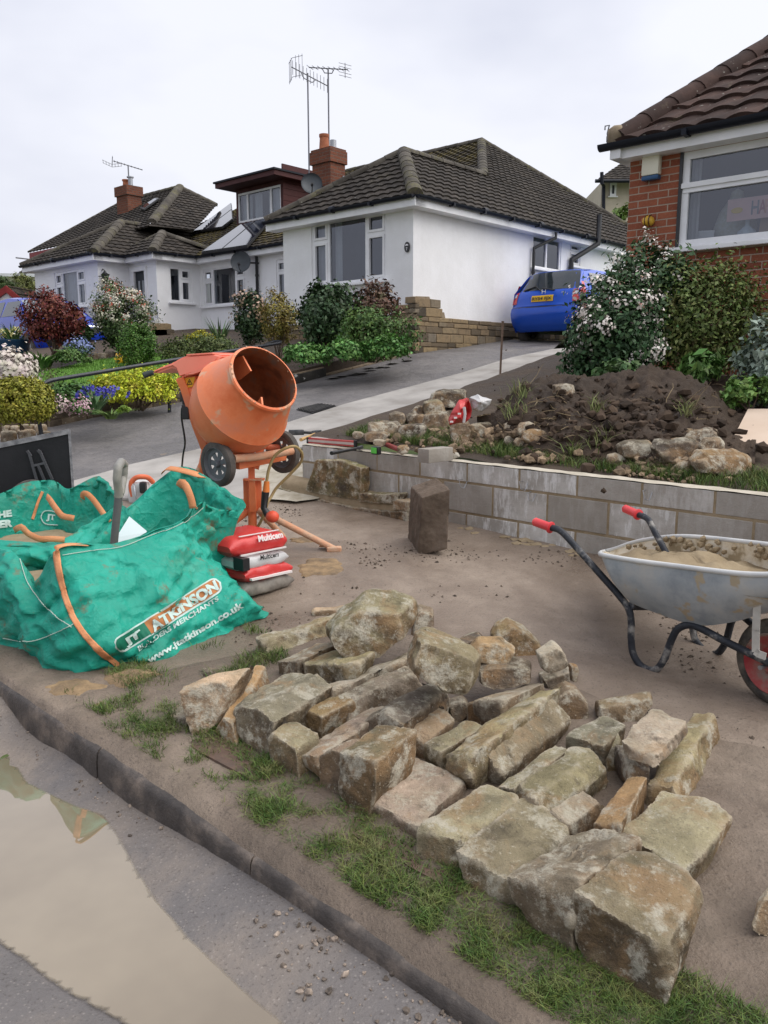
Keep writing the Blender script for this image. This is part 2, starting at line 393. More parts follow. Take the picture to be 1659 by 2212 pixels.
# grass
def blades(name, pts, h0, h1, m, lean=.5, w=.0035, label=None):
    n = len(pts); p = np.array(pts); ang = RNG.uniform(0, 6.28, n); h = RNG.uniform(h0, h1, n); la = RNG.uniform(0, 6.28, n); ln = RNG.uniform(.1, lean, n)*h*1.4
    dx = np.stack([np.cos(ang), np.sin(ang), np.zeros(n)], 1)*w; tip = p+np.stack([np.cos(la)*ln, np.sin(la)*ln, h], 1); mid = p+np.stack([np.cos(la)*ln*.3, np.sin(la)*ln*.3, h*.6], 1)
    V = np.stack([p-dx, p+dx, mid-dx*.7, mid+dx*.7, tip], 1).reshape(-1, 3)
    mb = MB(); mb.v = [tuple(x) for x in V]; t = RNG.uniform(0, 1, n)
    for i in range(n):
        k = 5*i; mb.f += [(k, k+1, k+3, k+2), (k+2, k+3, k+4)]; mb.tone += [t[i]]*2
    mb.uv = [None]*len(mb.f); o = mb.build(name, m, None); tag(o, label, 'grass' if label else None, None, 'stuff'); return o
GRASS = mat('grass_blades', [(.05, .085, .018), (.09, .14, .03), (.17, .18, .065)], 9, .6, tone=.55, hue=.035)
def patch(x, y):
    p = Vector((x, y, 0)); a = p.dot(U3); return max(0., .3+noise.noise(Vector((x*3.2, y*3.2, 4)))*.9+noise.noise(Vector((x*11, y*11, 7)))*.9+min(.8, max(-.12, (a+2.15)*.55)))
blades('verge_grass', rnd_ab(58000, -2.9, .5, 1.47, 1.80, lambda x, y: H(x, y)+.018, patch), .006, .032, GRASS, 1.7, .0014)
blades('verge_thin_grass', rnd_ab(5200, -3.2, -1.2, 1.5, 1.85, lambda x, y: H(x, y)+.02, lambda x, y: max(0, noise.noise(Vector((x*6, y*6, 2)))*1.4-.1)), .010, .045, GRASS, 1.4, .0016)
blades('verge_tufts', rnd_ab(3800, -3.4, -2.0, 1.7, 2.5, lambda x, y: H(x, y)+.022, lambda x, y: max(0, noise.noise(Vector((x*4, y*4, 2)))*1.3-.1)), .012, .05, GRASS, 1.3, .0017)
blades('wall_top_grass', rnd_ab(16000, -5.0, .3, 5.0, 5.42, lambda x, y: HG(x, y)-.02, lambda x, y: max(0, .45+noise.noise(Vector((x*2.2, y*2.2, 14))))), .03, .09, GRASS, .9, .0024)
blades('garden_edge_grass', rnd_ab(9000, -3.0, 1.5, 5.4, 7.6, lambda x, y: HG(x, y)-.02, lambda x, y: max(0, noise.noise(Vector((x*1.3, y*1.3, 21)))*1.2-.02)), .03, .10, GRASS, .9, .003)
def lawn_pts(n):
    out = []; poly = gpx([(60, 812), (200, 780), (320, 765), (470, 758), (560, 770), (480, 800), (390, 828), (300, 845), (230, 858), (120, 870), (60, 840)], LG)
    xs = [p[0] for p in poly]; ys = [p[1] for p in poly]
    while len(out) < n:
        x = random.uniform(min(xs), max(xs)); y = random.uniform(min(ys), max(ys)); ins = False
        for i in range(len(poly)):
            ax, ay = poly[i]; bx, by = poly[i-1]
            if (ay > y) != (by > y) and x < (bx-ax)*(y-ay)/(by-ay)+ax: ins = not ins
        if ins: out.append((x, y, H(x, y)+LG+.005))
    return out
blades('lawn_grass', lawn_pts(16000), .02, .05, mat('lawn_blades', [(.085, .19, .025), (.13, .26, .04)], 2, .6, tone=.3), .8, .006)
# ================================================================ houses
RENDER = (lambda s: (s.bump(s.math('ADD', s.noise(coords(s), 28, 8, .75), s.math('MULTIPLY', s.noise(coords(s), 6, 5, .6), .8)), .35, .02), s.out(Base_Color=s.ramp(s.math('ADD', s.math('MULTIPLY', s.noise(coords(s), .9, 9, .65), .86), s.math('MULTIPLY', s.noise(s.n('Mapping', Vector=coords(s), Scale=(6, 6, .5)).outputs[0], 1.4, 6, .7), .14)), [(.3, (.76, .755, .75)), (.6, (.87, .87, .88))]), Roughness=.85, Specular_IOR_Level=.2))[1])(Sh('white_render'))
UPVC = mat('white_upvc', [(.80, .80, .81)], 3, .3, spec=.4)
DARKUP = mat('dark_gutter', [(.006, .008, .014), (.010, .012, .02)], 3, .5, spec=.25)
BLACKP = mat('black_plastic', [(.012, .012, .013), (.022, .022, .024)], 9, .4, spec=.5)
def glass_mat(name, tint, trans=.62):
    s = Sh(name); s.m.use_nodes = True; o = s.t.nodes['Material Output']
    t = s.n('BsdfTransparent', Color=tint); g = s.n('BsdfGlossy', Color=(.9, .93, 1), Roughness=.01)
    lw = s.n('LayerWeight', Blend=.35); f = s.math('MULTIPLY_ADD', lw.outputs['Fresnel'], .6, .09)
    m = s.n('MixShader'); s.set(m.inputs[0], f); s.set(m.inputs[1], t); s.set(m.inputs[2], g); s.t.links.new(m.outputs[0], o.inputs[0]); return s.m
GLASS = glass_mat('window_glass', (.62, .66, .70))
CURT = mat('net_curtain', [(.62, .62, .62)], 4, .9); ROOM = mat('room_wall', [(.16, .165, .175)], 2, .9)
def tile_mat(name, cols, moss, mth):
    s = Sh(name); v = coords(s)
    a = s.n('Attribute', attribute_name='tone')
    c = s.ramp(s.noise(v, 3.5, 6, .6), [(.32, cols[0]), (.55, cols[1]), (.7, cols[2])])
    c = s.n('HueSaturation', Color=c, Value=s.math('MULTIPLY_ADD', a.outputs['Fac'], .6, .7)).outputs[0]
    f = s.math('MULTIPLY', s.ramp(s.noise(v, 1.1, 6, .7), [(mth, 0), (mth+.12, 1)]), s.ramp(s.noise(v, 14, 4), [(.42, 0), (.55, .9)]))
    c = s.mix(f, c, moss)
    l = s.ramp(s.noise(v, 22, 3, .5), [(.68, 0), (.72, .7)]); c = s.mix(l, c, (.30, .29, .25))
    s.bump(s.noise(v, 40, 5, .7), .4, .01); return s.out(Base_Color=c, Roughness=.85, Specular_IOR_Level=.25)
TILE = tile_mat('concrete_roof_tile', [(.022, .018, .015), (.038, .031, .025), (.058, .049, .039)], (.08, .07, .022), .62)
TILEM = tile_mat('mossy_roof_tile', [(.022, .018, .014), (.036, .029, .022), (.055, .046, .035)], (.11, .085, .02), .42)
TILER = tile_mat('red_roof_tile', [(.032, .019, .016), (.055, .031, .025), (.082, .047, .037)], (.16, .135, .085), .57)
RIDGE = tile_mat('ridge_tile', [(.05, .043, .035), (.075, .066, .054), (.11, .10, .082)], (.12, .11, .05), .5)
def brick_mat(name, c1, c2, mort, bw=.225, rh=.075, ms=.007):
    s = Sh(name); v = s.n('TexCoord').outputs['UV']
    b = s.n('TexBrick', Vector=v, Color1=c1, Color2=c2, Mortar=mort, Scale=1., Mortar_Size=ms, Mortar_Smooth=.25, Bias=0., Brick_Width=bw, Row_Height=rh)
    c = s.mix(s.ramp(s.noise(v, 5, 5), [(.35, .0), (.7, .35)]), b.outputs['Color'], (.16, .055, .032))
    c = s.mix(s.ramp(s.noise(v, 45, 4), [(.5, 0), (.75, .35)]), c, (.42, .22, .14))
    h = s.math('SUBTRACT', s.math('MULTIPLY', s.noise(v, 70, 5), .4), b.outputs['Fac']); s.bump(h, .8, .008)
    return s.out(Base_Color=c, Roughness=.9, Specular_IOR_Level=.2)
BRICK = brick_mat('red_brick', (.35, .115, .062), (.24, .072, .042), (.42, .34, .27))
CHIM = brick_mat('chimney_brick', (.20, .07, .04), (.12, .045, .03), (.14, .12, .10))
LEAD = mat('lead_flashing', [(.22, .23, .25), (.35, .36, .38)], 6, .6)
SATD = mat('dish_grey', [(.035, .042, .05), (.055, .065, .075)], 4, .5, spec=.5); METAL = mat('galvanised_steel', [(.30, .31, .33), (.42, .43, .45)], 12, .42, metal=.8)
AERM = mat('aerial_alloy', [(.18, .18, .20)], 8, .5, metal=.6); TERRA = mat('terracotta', [(.34, .115, .06), (.45, .17, .09)], 9, .85, .3)
MAROON = mat('maroon_cladding', [(.055, .014, .014), (.075, .02, .018)], 3, .6); PANEL = mat('solar_collector', [(.012, .014, .025)], 2, .05, spec=1.)
class Wall:
    """a vertical wall plane seen from outside: o bottom-left, ux to the right, n outward"""
    def __init__(s, o, ux, n, w, h): s.o, s.ux, s.n, s.w, s.h = Vector(o), ux, n, w, h
    def px(s, x, y): q = onplane(x, y, s.o, s.n)-s.o; return q.dot(s.ux), q.z
    def rect(s, x0, y0, x1, y1):
        a, b = s.px(x0, y0), s.px(x1, y1); return (a[0], b[1], b[0]-a[0], a[1]-b[1])
    def at(s, x, z, d=0.): return s.o+s.ux*x+Z3*z+s.n*d
    def mesh(s, mb, holes=(), reveal=.09, uv=False):
        xs = sorted({0., s.w}|{min(s.w, max(0, q)) for h in holes for q in (h[0], h[0]+h[2])}); zs = sorted({0., s.h}|{min(s.h, max(0, q)) for h in holes for q in (h[1], h[1]+h[3])})
        for x0, x1 in zip(xs, xs[1:]):
            for z0, z1 in zip(zs, zs[1:]):
                mx, mz = (x0+x1)/2, (z0+z1)/2
                if any(h[0] < mx < h[0]+h[2] and h[1] < mz < h[1]+h[3] for h in holes): continue
                mb.poly([s.at(x0, z0), s.at(x1, z0), s.at(x1, z1), s.at(x0, z1)], [(x0, z0), (x1, z0), (x1, z1), (x0, z1)] if uv else None, .5)
        for x, z, w_, h_ in holes:
            c = [(x, z), (x+w_, z), (x+w_, z+h_), (x, z+h_)]
            for i in range(4):
                (ax, az), (bx, bz) = c[i], c[(i+1) % 4]
                mb.poly([s.at(ax, az), s.at(bx, bz), s.at(bx, bz, -reveal), s.at(ax, az, -reveal)], [(0, 0), (.1, 0), (.1, .01), (0, .01)] if uv else None, .5)
    def window(s, parent, hole, cols, lights, curtains=(), d=.05, sill=.05, label=None, f=.055, room=True, pm=None):
        """cols: column widths as shares; lights: for each column the share of the top light, or 0"""
        x, z, w_, h_ = hole; ax = (s.ux, s.n, Z3); fr = MB(); pn = MB(); tot = sum(cols); x0 = x
        fr.box(s.at(x+w_/2, z+f/2, -d), w_, .06, f, ax); fr.box(s.at(x+w_/2, z+h_-f/2, -d), w_, .06, f, ax)
        edges = [x]
        for c in cols: edges.append(edges[-1]+w_*c/tot)
        for i, e in enumerate(edges):
            k = e+f/2 if i == 0 else e-f/2 if i == len(cols) else e
            fr.box(s.at(k, z+h_/2, -d-.001), f if i in (0, len(cols)) else f*1.15, .056, h_-2*f, ax)
        for i, t in enumerate(lights):
            a, b = edges[i]+f*(1 if i == 0 else .575), edges[i+1]-f*(1 if i == len(cols)-1 else .575); spans = [(z+f, z+h_-f)]
            if t:
                zt = z+h_-f-(h_-2*f)*t; fr.box(s.at((a+b)/2, zt, -d-.002), b-a, .054, f*1.1, ax); spans = [(z+f, zt-f*.55), (zt+f*.55, z+h_-f)]
            for lo, hi in spans:
                if t:                                        # opening lights carry a sash of their own
                    g = f*.75
                    for q in ((a+g/2, (lo+hi)/2, g, hi-lo), (b-g/2, (lo+hi)/2, g, hi-lo)): fr.box(s.at(q[0], q[1], -d+.018), q[2], .05, q[3], ax)
                    for q in ((lo+g/2), (hi-g/2)): fr.box(s.at((a+b)/2, q, -d+.017), b-a-2*g, .05, g, ax)
                pn.poly([s.at(a, lo, -d-.004), s.at(b, lo, -d-.004), s.at(b, hi, -d-.004), s.at(a, hi, -d-.004)])
        wn = fr.build('window', UPVC, parent)
        if label: wn['label'] = label
        pn.build('pane', pm or GLASS, wn)
        if sill:
            sb = MB(); sb.cbox(s.at(x+w_/2, z-.03, .03), w_+.14, .16, .05, ax, .008); sb.build('sill', UPVC, wn)
        for (c0, c1) in curtains:
            cb = MB(); rows = []; m = max(8, int((c1-c0)*w_*45))
            for zz in (z+.02, z+h_-.02): rows.append([s.at(x+w_*(c0+(c1-c0)*i/m), zz, -d-.16+.018*math.sin(i*2.1)+.01*math.sin(i*.9)) for i in range(m+1)])
            cb.grid(rows, 0); cb.build('curtain', CURT, wn, 80)
        if room:
            rb = MB(); D = 1.0; X0, X1, Z0, Z1 = max(.14, x-.35), min(s.w-.14, x+w_+.35), z-.6, z+h_+.2
            B = [s.at(X0, Z0, -d-D), s.at(X1, Z0, -d-D), s.at(X1, Z1, -d-D), s.at(X0, Z1, -d-D)]; Fv = [s.at(X0, Z0, -d-.25), s.at(X1, Z0, -d-.25), s.at(X1, Z1, -d-.25), s.at(X0, Z1, -d-.25)]
            rb.poly(B)
            for i in range(4): rb.poly([Fv[i], Fv[(i+1) % 4], B[(i+1) % 4], B[i]])
            rb.build('room', ROOM, wn)
        return wn
def tile_roof(mb, poly, ux, course=.24, tw=.26, lift=.034, roll=.028, nseg=6):
    """courses of rolled tiles over a planar convex polygon; ux horizontal along the eaves"""
    p0 = Vector(poly[0]); ux = ux.normalized(); n = None
    for i in range(1, len(poly)-1):
        n = (Vector(poly[i])-p0).cross(Vector(poly[i+1])-p0)
        if n.length > 1e-4: break
    n.normalize()
    if n.z < 0: n = -n
    up = n.cross(ux).normalized()
    if up.z < 0: up = -up
    q = [((Vector(p)-p0).dot(ux), (Vector(p)-p0).dot(up)) for p in poly]; vmin = min(b for a, b in q); vmax = max(b for a, b in q)
    def span(v):
        xs = []
        for i in range(len(q)):
            (a0, b0), (a1, b1) = q[i], q[(i+1) % len(q)]
            if (b0-v)*(b1-v) <= 0 and abs(b1-b0) > 1e-9: xs.append(a0+(a1-a0)*(v-b0)/(b1-b0))
        return (min(xs), max(xs)) if xs else None
    def prof(u): t = (u/tw) % 1.; return roll*(abs(math.sin(math.pi*t))**.8)
    k = 0; v = vmin
    while v < vmax-.02:
        v1 = min(v+course, vmax); s0 = span(v+1e-4); s1 = span(v1-1e-4)
        if s0 and s1:
            L = max(s0[1]-s0[0], s1[1]-s1[0]); m = max(2, int(L/tw*nseg)); rows = [[], [], []]
            for i in range(m+1):
                f = i/m; ua = s0[0]+(s0[1]-s0[0])*f; ub = s1[0]+(s1[1]-s1[0])*f
                rows[0].append(p0+ux*ua+up*v+n*(prof(ua)-.02)); rows[1].append(p0+ux*ua+up*v+n*(prof(ua)+lift)); rows[2].append(p0+ux*ub+up*v1+n*(prof(ub)+.004))
            base = len(mb.v); mb.v += [tuple(x) for r in rows for x in r]; w1 = m+1
            for r in (0, 1):
                for i in range(m):
                    t = math.floor((rows[1][i]-p0).dot(ux)/tw+.02); random.seed(t*31+k*17+5)
                    mb.f.append((base+r*w1+i, base+r*w1+i+1, base+(r+1)*w1+i+1, base+(r+1)*w1+i)); mb.uv.append(None); mb.tone.append(random.random())
        v = v1; k += 1
    random.seed(k+int(abs(p0.x*100)))
def ridge_tiles(mb, p0, p1, r=.13, seg=.42):
    p0, p1 = Vector(p0), Vector(p1); L = (p1-p0).length; d = (p1-p0)/L; side = d.cross(Z3).normalized(); up = side.cross(d).normalized(); n = max(1, round(L/seg))
    for i in range(n):
        a = p0+d*(L*i/n-.02); b = p0+d*(L*(i+1)/n+.01); rr = (r*1.07, r*.98); t = random.random(); rows = []
        for p, q in ((a, rr[0]), (b, rr[1])): rows.append([p+side*(math.cos(g)*q)+up*(math.sin(g)*q*.8-.04) for g in np.linspace(-.15, math.pi+.15, 9)])
        mb.grid(rows, t); mb.poly(rows[0], tone=t); mb.poly(rows[1], tone=t)
def gutter(parent, p0, p1, n, r=.055, name='gutter'):
    mb = MB(); p0, p1 = Vector(p0), Vector(p1); d = (p1-p0).normalized()
    rows = [[p+n*(math.cos(g)*r+r)+Z3*(-math.sin(g)*r) for g in np.linspace(-.1, math.pi+.1, 8)] for p in (p0, p1)]
    mb.grid(rows); mb.poly(rows[0]); mb.poly(rows[1]); L = (p1-p0).length
    for i in range(1, max(2, int(L/.95))): mb.box(p0+d*(L*i/max(2, int(L/.95)))+n*r*1.0-Z3*.035, .05, .15, .06, (d, n, Z3))
    for i in range(1, int(L/2.1)+1): mb.tube([p0+d*(2.1*i-.06)+n*r, p0+d*(2.1*i+.06)+n*r], r*1.12, 10)
    return mb.build(name, DARKUP, parent, 50)
def fascia(mb, p0, p1, n, h=.16, dep=.30):
    p0, p1 = Vector(p0), Vector(p1); c = (p0+p1)/2; d = (p1-p0); L = d.length; d = d/L
    mb.box(c-Z3*(h/2+.02)-n*(dep/2), L, dep, h, (d, n, Z3), .5)
def yagi(mb, p, d, L, els, r=.006, w0=.35, w1=.22, vert=False, refl=True):
    d = d.normalized(); s = d.cross(Z3).normalized() if not vert else Z3
    mb.tube([p-d*L*.5, p+d*L*.5], r*1.7, 6)
    for i in range(els):
        q = p+d*(L*(-.47+.94*i/(els-1))); w_ = w0+(w1-w0)*i/(els-1); mb.tube([q-s*w_/2, q+s*w_/2], r, 5)
    if refl:
        o = p-d*L*.48; k = d.cross(s)
        for j in (-.3, -.2, -.1, .1, .2, .3): mb.tube([o-d*abs(j)*.3*-1-s*.24+k*j, o+d*abs(j)*.3-s*-.24+k*j], r*.8, 5)
        for q in (-.2, .2): mb.tube([o+s*q-k*.32+d*.09, o+s*q, o+s*q+k*.32+d*.09], r*.8, 5)
def dish(parent, c, aim, r, wallp):
    c = Vector(c); aim = aim.normalized(); mb = MB()
    mb.lathe([(.0, .001), (.008, r*.4), (.03, r*.72), (.065, r), (.075, r*1.01), (.06, r*1.0), (.015, r*.6), (-.015, .001)], c, aim, 28)
    d = mb.build('satellite_dish', SATD, parent, 50); a = MB()
    side = aim.cross(Z3).normalized(); up = side.cross(aim); e = c+aim*(r*1.05)-up*r*.35
    a.tube([c-up*r*.9+aim*.03, c-up*r*.75+aim*r*.6, e], .011, 6); a.tube([e-aim*.02, e+aim*-.12], .03, 8); a.tube([c-aim*.01, Vector(wallp)], .022, 8)
    a.build('mount_arm', BLACKP, d, 40); return d
def stone_courses(mb, o, ux, n, L, h0, th, hs=(.09, .13, .17), ls=(.18, .55), topf=None, jit=.012, gap=.010, slope=0.):
    """random coursed stone on the outer side of a plane"""
    z = 0.; o = Vector(o)
    while z < h0-.04:
        ch = min(random.choice(hs), h0-z); x = -random.random()*.2
        while x < L:
            l = random.uniform(*ls); x0, x1 = max(0, x), min(L, x+l)
            if x1-x0 > .05 and (topf is None or z+ch*.6 < topf((x0+x1)/2)):
                dd = random.uniform(-jit, jit); j = lambda k=.006: random.uniform(-k, k)
                mb.cbox(o+ux*((x0+x1)/2)+Z3*(z+ch/2+slope*(x0+x1)/2+j())+n*(dd-th/2), x1-x0-gap*random.uniform(.6, 1.6), th, ch-gap*random.uniform(.6, 1.5), ((ux+Z3*(j(.02)+slope)).normalized(), n, Z3), .012)
            x += l
        z += ch
STONEW = (lambda s: (s.bump(s.noise(coords(s), 34, 8, .7), .6, .02), s.out(Base_Color=s.mix(s.ramp(s.noise(coords(s), 11, 6, .65), [(.45, 0), (.72, .6)]), s.ramp(s.n('Attribute', attribute_name='tone').outputs['Fac'], [(0, (.05, .043, .036)), (.15, (.14, .11, .075)), (.45, (.25, .185, .115)), (.75, (.32, .235, .13)), (1, (.2, .17, .13))]), (.10, .085, .062)), Roughness=.9, Specular_IOR_Level=.2))[1])(Sh('coursed_stone'))
MORT = mat('lime_mortar', [(.22, .17, .11), (.30, .24, .17)], 14, .95, .6, 70)
EAVE = 1.6+3.13
# ---------------------------------------------------------------- white bungalow in the middle
mid = thing('white_bungalow', 'white rendered bungalow with hipped tiled roof, maroon dormer and the number 7 plaque', 'house', W(-10.2, 12.07, 1.7))
wf = Wall(W(-13.88, 12.07, 1.7), U3, -V3, 3.68, EAVE-1.72); ws = Wall(W(-10.2, 12.07, 1.7), V3, U3, 11.7, EAVE-1.72)
wm = Wall(W(-20.0, 14.22, 1.6), U3, -V3, 6.12, EAVE-1.62); wl = Wall(W(-13.88, 14.22, 1.7), -V3, -U3, 2.15, EAVE-1.72)
hf = wf.rect(672, 480, 834, 604); hs1 = ws.rect(1152, 505, 1211, 588); hs2 = ws.rect(1232, 523, 1253, 577)
hm1 = wm.rect(438, 582, 531, 655); hm2 = wm.rect(596, 562, 640, 640)
mb = MB(); wf.mesh(mb, [hf]); ws.mesh(mb, [hs1, hs2]); wm.mesh(mb, [hm1, hm2]); wl.mesh(mb)
mb.poly([W(-10.2, 23.77, 1.7), W(-20, 23.77, 1.7), W(-20, 23.77, EAVE), W(-10.2, 23.77, EAVE)], tone=.5); mb.build('wall', RENDER, mid)
wf.window(mid, hf, [1.05, 2.3, 1.15], [.3, 0, .3], [(.0, .17), (.24, .34), (.9, 1.)], f=.06)
ws.window(mid, hs1, [1, 1], [0, 0], f=.05); ws.window(mid, hs2, [1], [.36], f=.045)
wm.window(mid, hm1, [1, 2.4, 1], [.3, 0, .3], [(.02, .2)], f=.055); wm.window(mid, hm2, [1], [.3], [(0, 1)], f=.05)
mb = MB()                                         # stone plinth, stepped up to the corner
SP = [ws.px(x, y) for x, y in ((897, 640), (925, 641), (930, 656), (940, 657), (943, 674), (957, 675), (960, 690), (1000, 692), (1060, 697), (1110, 702), (1180, 708))]
tf = lambda x: float(np.interp(x, [p[0] for p in SP], [p[1] for p in SP]))
stone_courses(mb, W(-10.2, 12.07, 1.70)+U3*.06, V3, U3, 9.0, 2.0, .12, topf=lambda x: tf(x)+.03, ls=(.2, .55))
stone_courses(mb, W(-13.88, 12.07, 1.70)-V3*.06, U3, -V3, 3.80, 1.5, .12, topf=lambda x: (tf(0)+.03 if x > 3.35 else .86), ls=(.2, .5))
mb.build('stone_plinth', STONEW, mid)
mb = MB(); q = [p for p in SP if p[0] < 9]; mb.prism([ws.at(q[0][0], -.3, .03)]+[ws.at(x, z, .03) for x, z in q]+[ws.at(q[-1][0], -.3, .03)], -U3*.06); mb.box(W(-13.88, 12.07, 1.9)+U3*1.83+V3*.03, 3.6, .11, 1.2, (U3, V3, Z3)); mb.build('plinth_mortar', MORT, mid)
OV = .26; TAN = .70; TM = .52; eM = 14.22-OV
e0 = W(-10.2+OV, 12.07-OV, EAVE); e1 = W(-10.2+OV, 23.75+OV, EAVE); e2 = W(-13.88-OV, 12.07-OV, EAVE)
nfront = (-V3*TM+Z3).normalized(); half = (3.68+2*OV)/2
a1 = W(-10.2+OV-half, 12.07-OV+half, EAVE+half*TAN)           # apex of the bay's hip
mm = W(-15.0, 20.85, EAVE+5.06*TAN); mA, mB = -15.0, 20.85    # apex of the main roof
TM = (mm.z-EAVE)/(mB-eM); r1 = W(a1.dot(U3), eM+(a1.z-EAVE)/TM, a1.z); mainL = W(-20.6, mB, mm.z)
hipb = lambda a: 23.75+OV+(mB-23.75-OV)*(-10.2+OV-a)/(-10.2+OV-mA)
mb = MB(); aa = a1.dot(U3)
tile_roof(mb, [e2, e0, a1], U3)
tile_roof(mb, [e0, e1, W(aa, hipb(aa), a1.z), a1], V3)
tile_roof(mb, [r1, W(aa, hipb(aa), a1.z), mm], V3)
tile_roof(mb, [e1, W(-20.6, 23.75+OV, EAVE), W(-20.6, mB+.01, mm.z), W(mA, mB+.01, mm.z)], U3)
rf = mb.build('roof', TILE, mid, 25)
mb = MB()
tile_roof(mb, [W(-22.4, eM, EAVE), W(-13.88-OV, eM, EAVE), W(aa, eM+.8, EAVE+.8*TM), r1, mm, W(-21.3, mB, mm.z), W(-24.6, eM+4.2, EAVE+4.2*TM), W(-24.4, eM+1.2, EAVE+1.2*TM)], U3)
tile_roof(mb, [e2, a1, r1, W(-13.88-OV, eM, EAVE)], V3)
mb.build('roof_slope', TILEM, rf, 25)
mb = MB(); ridge_tiles(mb, e0+Z3*.06, a1+Z3*.04, .14); ridge_tiles(mb, a1+Z3*.05, r1+Z3*.05, .12); ridge_tiles(mb, r1+Z3*.05, mm+Z3*.04, .13)
ridge_tiles(mb, e2+Z3*.06, a1+Z3*.04, .13); ridge_tiles(mb, mm+Z3*.05, mainL+Z3*.05, .12); ridge_tiles(mb, mm+Z3*.05, W(-10.2+OV, 23.75+OV, EAVE+.05), .13)
mb.build('ridge_tiles', RIDGE, rf, 40)
mb = MB(); fascia(mb, e2, e0, -V3); fascia(mb, e0+V3*.02, e1, U3, .158); fascia(mb, W(-20, eM, EAVE), W(-13.88, eM, EAVE), -V3); mb.build('fascia', UPVC, mid)
gutter(mid, e2, e0, -V3); gutter(mid, e0, e1, U3); gutter(mid, W(-19.9, eM, EAVE), W(-13.95, eM, EAVE), -V3)
def pipe(parent, pts, r, name='downpipe', m=None):
    mb = MB(); mb.tube(pts, r, 10); P0 = [Vector(p) for p in pts]; d = P0[-1]-P0[-2]
    for f in (.15, .8): mb.tube([P0[-2]+d*f, P0[-2]+d*f+d.normalized()*.05], r*1.3, 10)
    return mb.build(name, m or BLACKP, parent, 50)
x1 = ws.px(1148, 520)[0]; x2 = ws.px(1228, 560)[0]
pipe(mid, [ws.at(x1+.5, EAVE-1.78, .32), ws.at(x1+.5, EAVE-1.9, .32), ws.at(x1, EAVE-2.15, .07), ws.at(x1, EAVE-2.3, .07), ws.at(x1, .1, .07)], .036)
pipe(mid, [ws.at(x2+.75, EAVE-1.15, .36), ws.at(x2+.75, EAVE-1.82, .36), ws.at(x2, EAVE-2.25, .08), ws.at(x2, EAVE-2.5, .08), ws.at(x2, .1, .08)], .062, 'soil_pipe')
xd = wm.px(559, 600)[0]; pipe(mid, [wm.at(xd, EAVE-1.7, .12), wm.at(xd, EAVE-1.8, .06), wm.at(xd, 0, .06)], .04)
# oval number plaque
def text2d(string, bold=.0, spacing=1.):
    c = bpy.data.curves.new('t', 'FONT'); c.body = string; c.size = 1; c.offset = bold; c.space_character = spacing; c.resolution_u = 3; c.fill_mode = 'FRONT'
    o = bpy.data.objects.new('t', c); COL.objects.link(o); dg = bpy.context.evaluated_depsgraph_get(); me = o.evaluated_get(dg).to_mesh()
    v = np.array([tuple(q.co)[:2] for q in me.vertices]) if len(me.vertices) else np.zeros((1, 2)); f = [tuple(p.vertices) for p in me.polygons]
    o.evaluated_get(dg).to_mesh_clear(); bpy.data.objects.remove(o); bpy.data.curves.remove(c)
    lo, hi = v.min(0), v.max(0); return (v-lo)/max(1e-6, hi[1]-lo[1]), f, (hi[0]-lo[0])/max(1e-6, hi[1]-lo[1])
def letters(mb, string, o, ux, uz, height, bold=.02, width=None, center=False):
    v, f, asp = text2d(string, bold); sx = height if width is None else width/asp; o = Vector(o)
    if center: o = o-ux*(sx*asp/2)-uz*(height/2)
    mb.faces([o+ux*(a*sx)+uz*(b*height) for a, b in v], f, .5)
px_, pz_ = wf.px(881, 534); c = wf.at(px_, pz_, .012); mb = MB()
mb.prism([c+U3*(.062*math.cos(t))+Z3*(.095*math.sin(t)) for t in np.linspace(0, 6.283, 25)[:-1]], -V3*.02); pq = mb.build('number_plaque', BLACKP, mid)
mb = MB(); letters(mb, '7', c-V3*.024-Z3*.035, U3, Z3, .055, .01, center=True)
mb.prism([c-V3*.021+U3*(.04*math.cos(t))+Z3*(.025+.03*math.sin(t)) for t in np.linspace(0, 3.1416, 9)], -V3*.004); mb.build('numeral', UPVC, pq)
# chimney
cc = P(710, 372, 20.3); mb = MB(); ax = (U3, V3, Z3)
def bbox_uv(mb, c, dx, dy, z0, z1):
    for d, s_, w_, k in ((U3, -V3, dx, dy), (V3, U3, dy, dx), (-U3, V3, dx, dy), (-V3, -U3, dy, dx)):
        a = c+s_*(k/2)-d*(w_/2); mb.poly([Vector((a.x, a.y, z0)), Vector((a.x, a.y, z0))+d*w_, Vector((a.x, a.y, z1))+d*w_, Vector((a.x, a.y, z1))], [(0, z0), (w_, z0), (w_, z1), (0, z1)], .5)
    q = c-U3*dx/2-V3*dy/2; q.z = z1; mb.poly([q, q+U3*dx, q+U3*dx+V3*dy, q+V3*dy], [(0, 0), (.2, 0), (.2, .05), (0, .05)], .5)
zt = P(710, 330, 20.3).z; zb = P(710, 425, 20.3).z
bbox_uv(mb, cc, .62, .48, zb-.3, zt-.16); bbox_uv(mb, cc, .70, .56, zt-.28, zt); bbox_uv(mb, cc, .66, .52, zt-.02, zt+.05); ch = mb.build('chimney', CHIM, mid)
mb = MB(); pc = cc+U3*-.14; mb.lathe([(0, .11), (.0, .125), (.1, .12), (.32, .105), (.34, .12), (.40, .12), (.40, .09), (.1, .09)], Vector((pc.x, pc.y, zt+.03)), Z3, 16); mb.build('chimney_pot', TERRA, ch, 40)
mb = MB(); pc = cc+U3*.16; mb.lathe([(0, .075), (.22, .075), (.22, .06), (0, .06)], Vector((pc.x, pc.y, zt+.03)), Z3, 14); mb.build('flue', METAL, ch, 40)
mb = MB()
for i in range(6): mb.box(Vector((cc.x, cc.y, zt-1.0-.0*i))+U3*.33+V3*(-.2+.08*i)+Z3*(.10*i-.1), .02, .12, .12, ax)
mb.build('flashing', LEAD, ch)
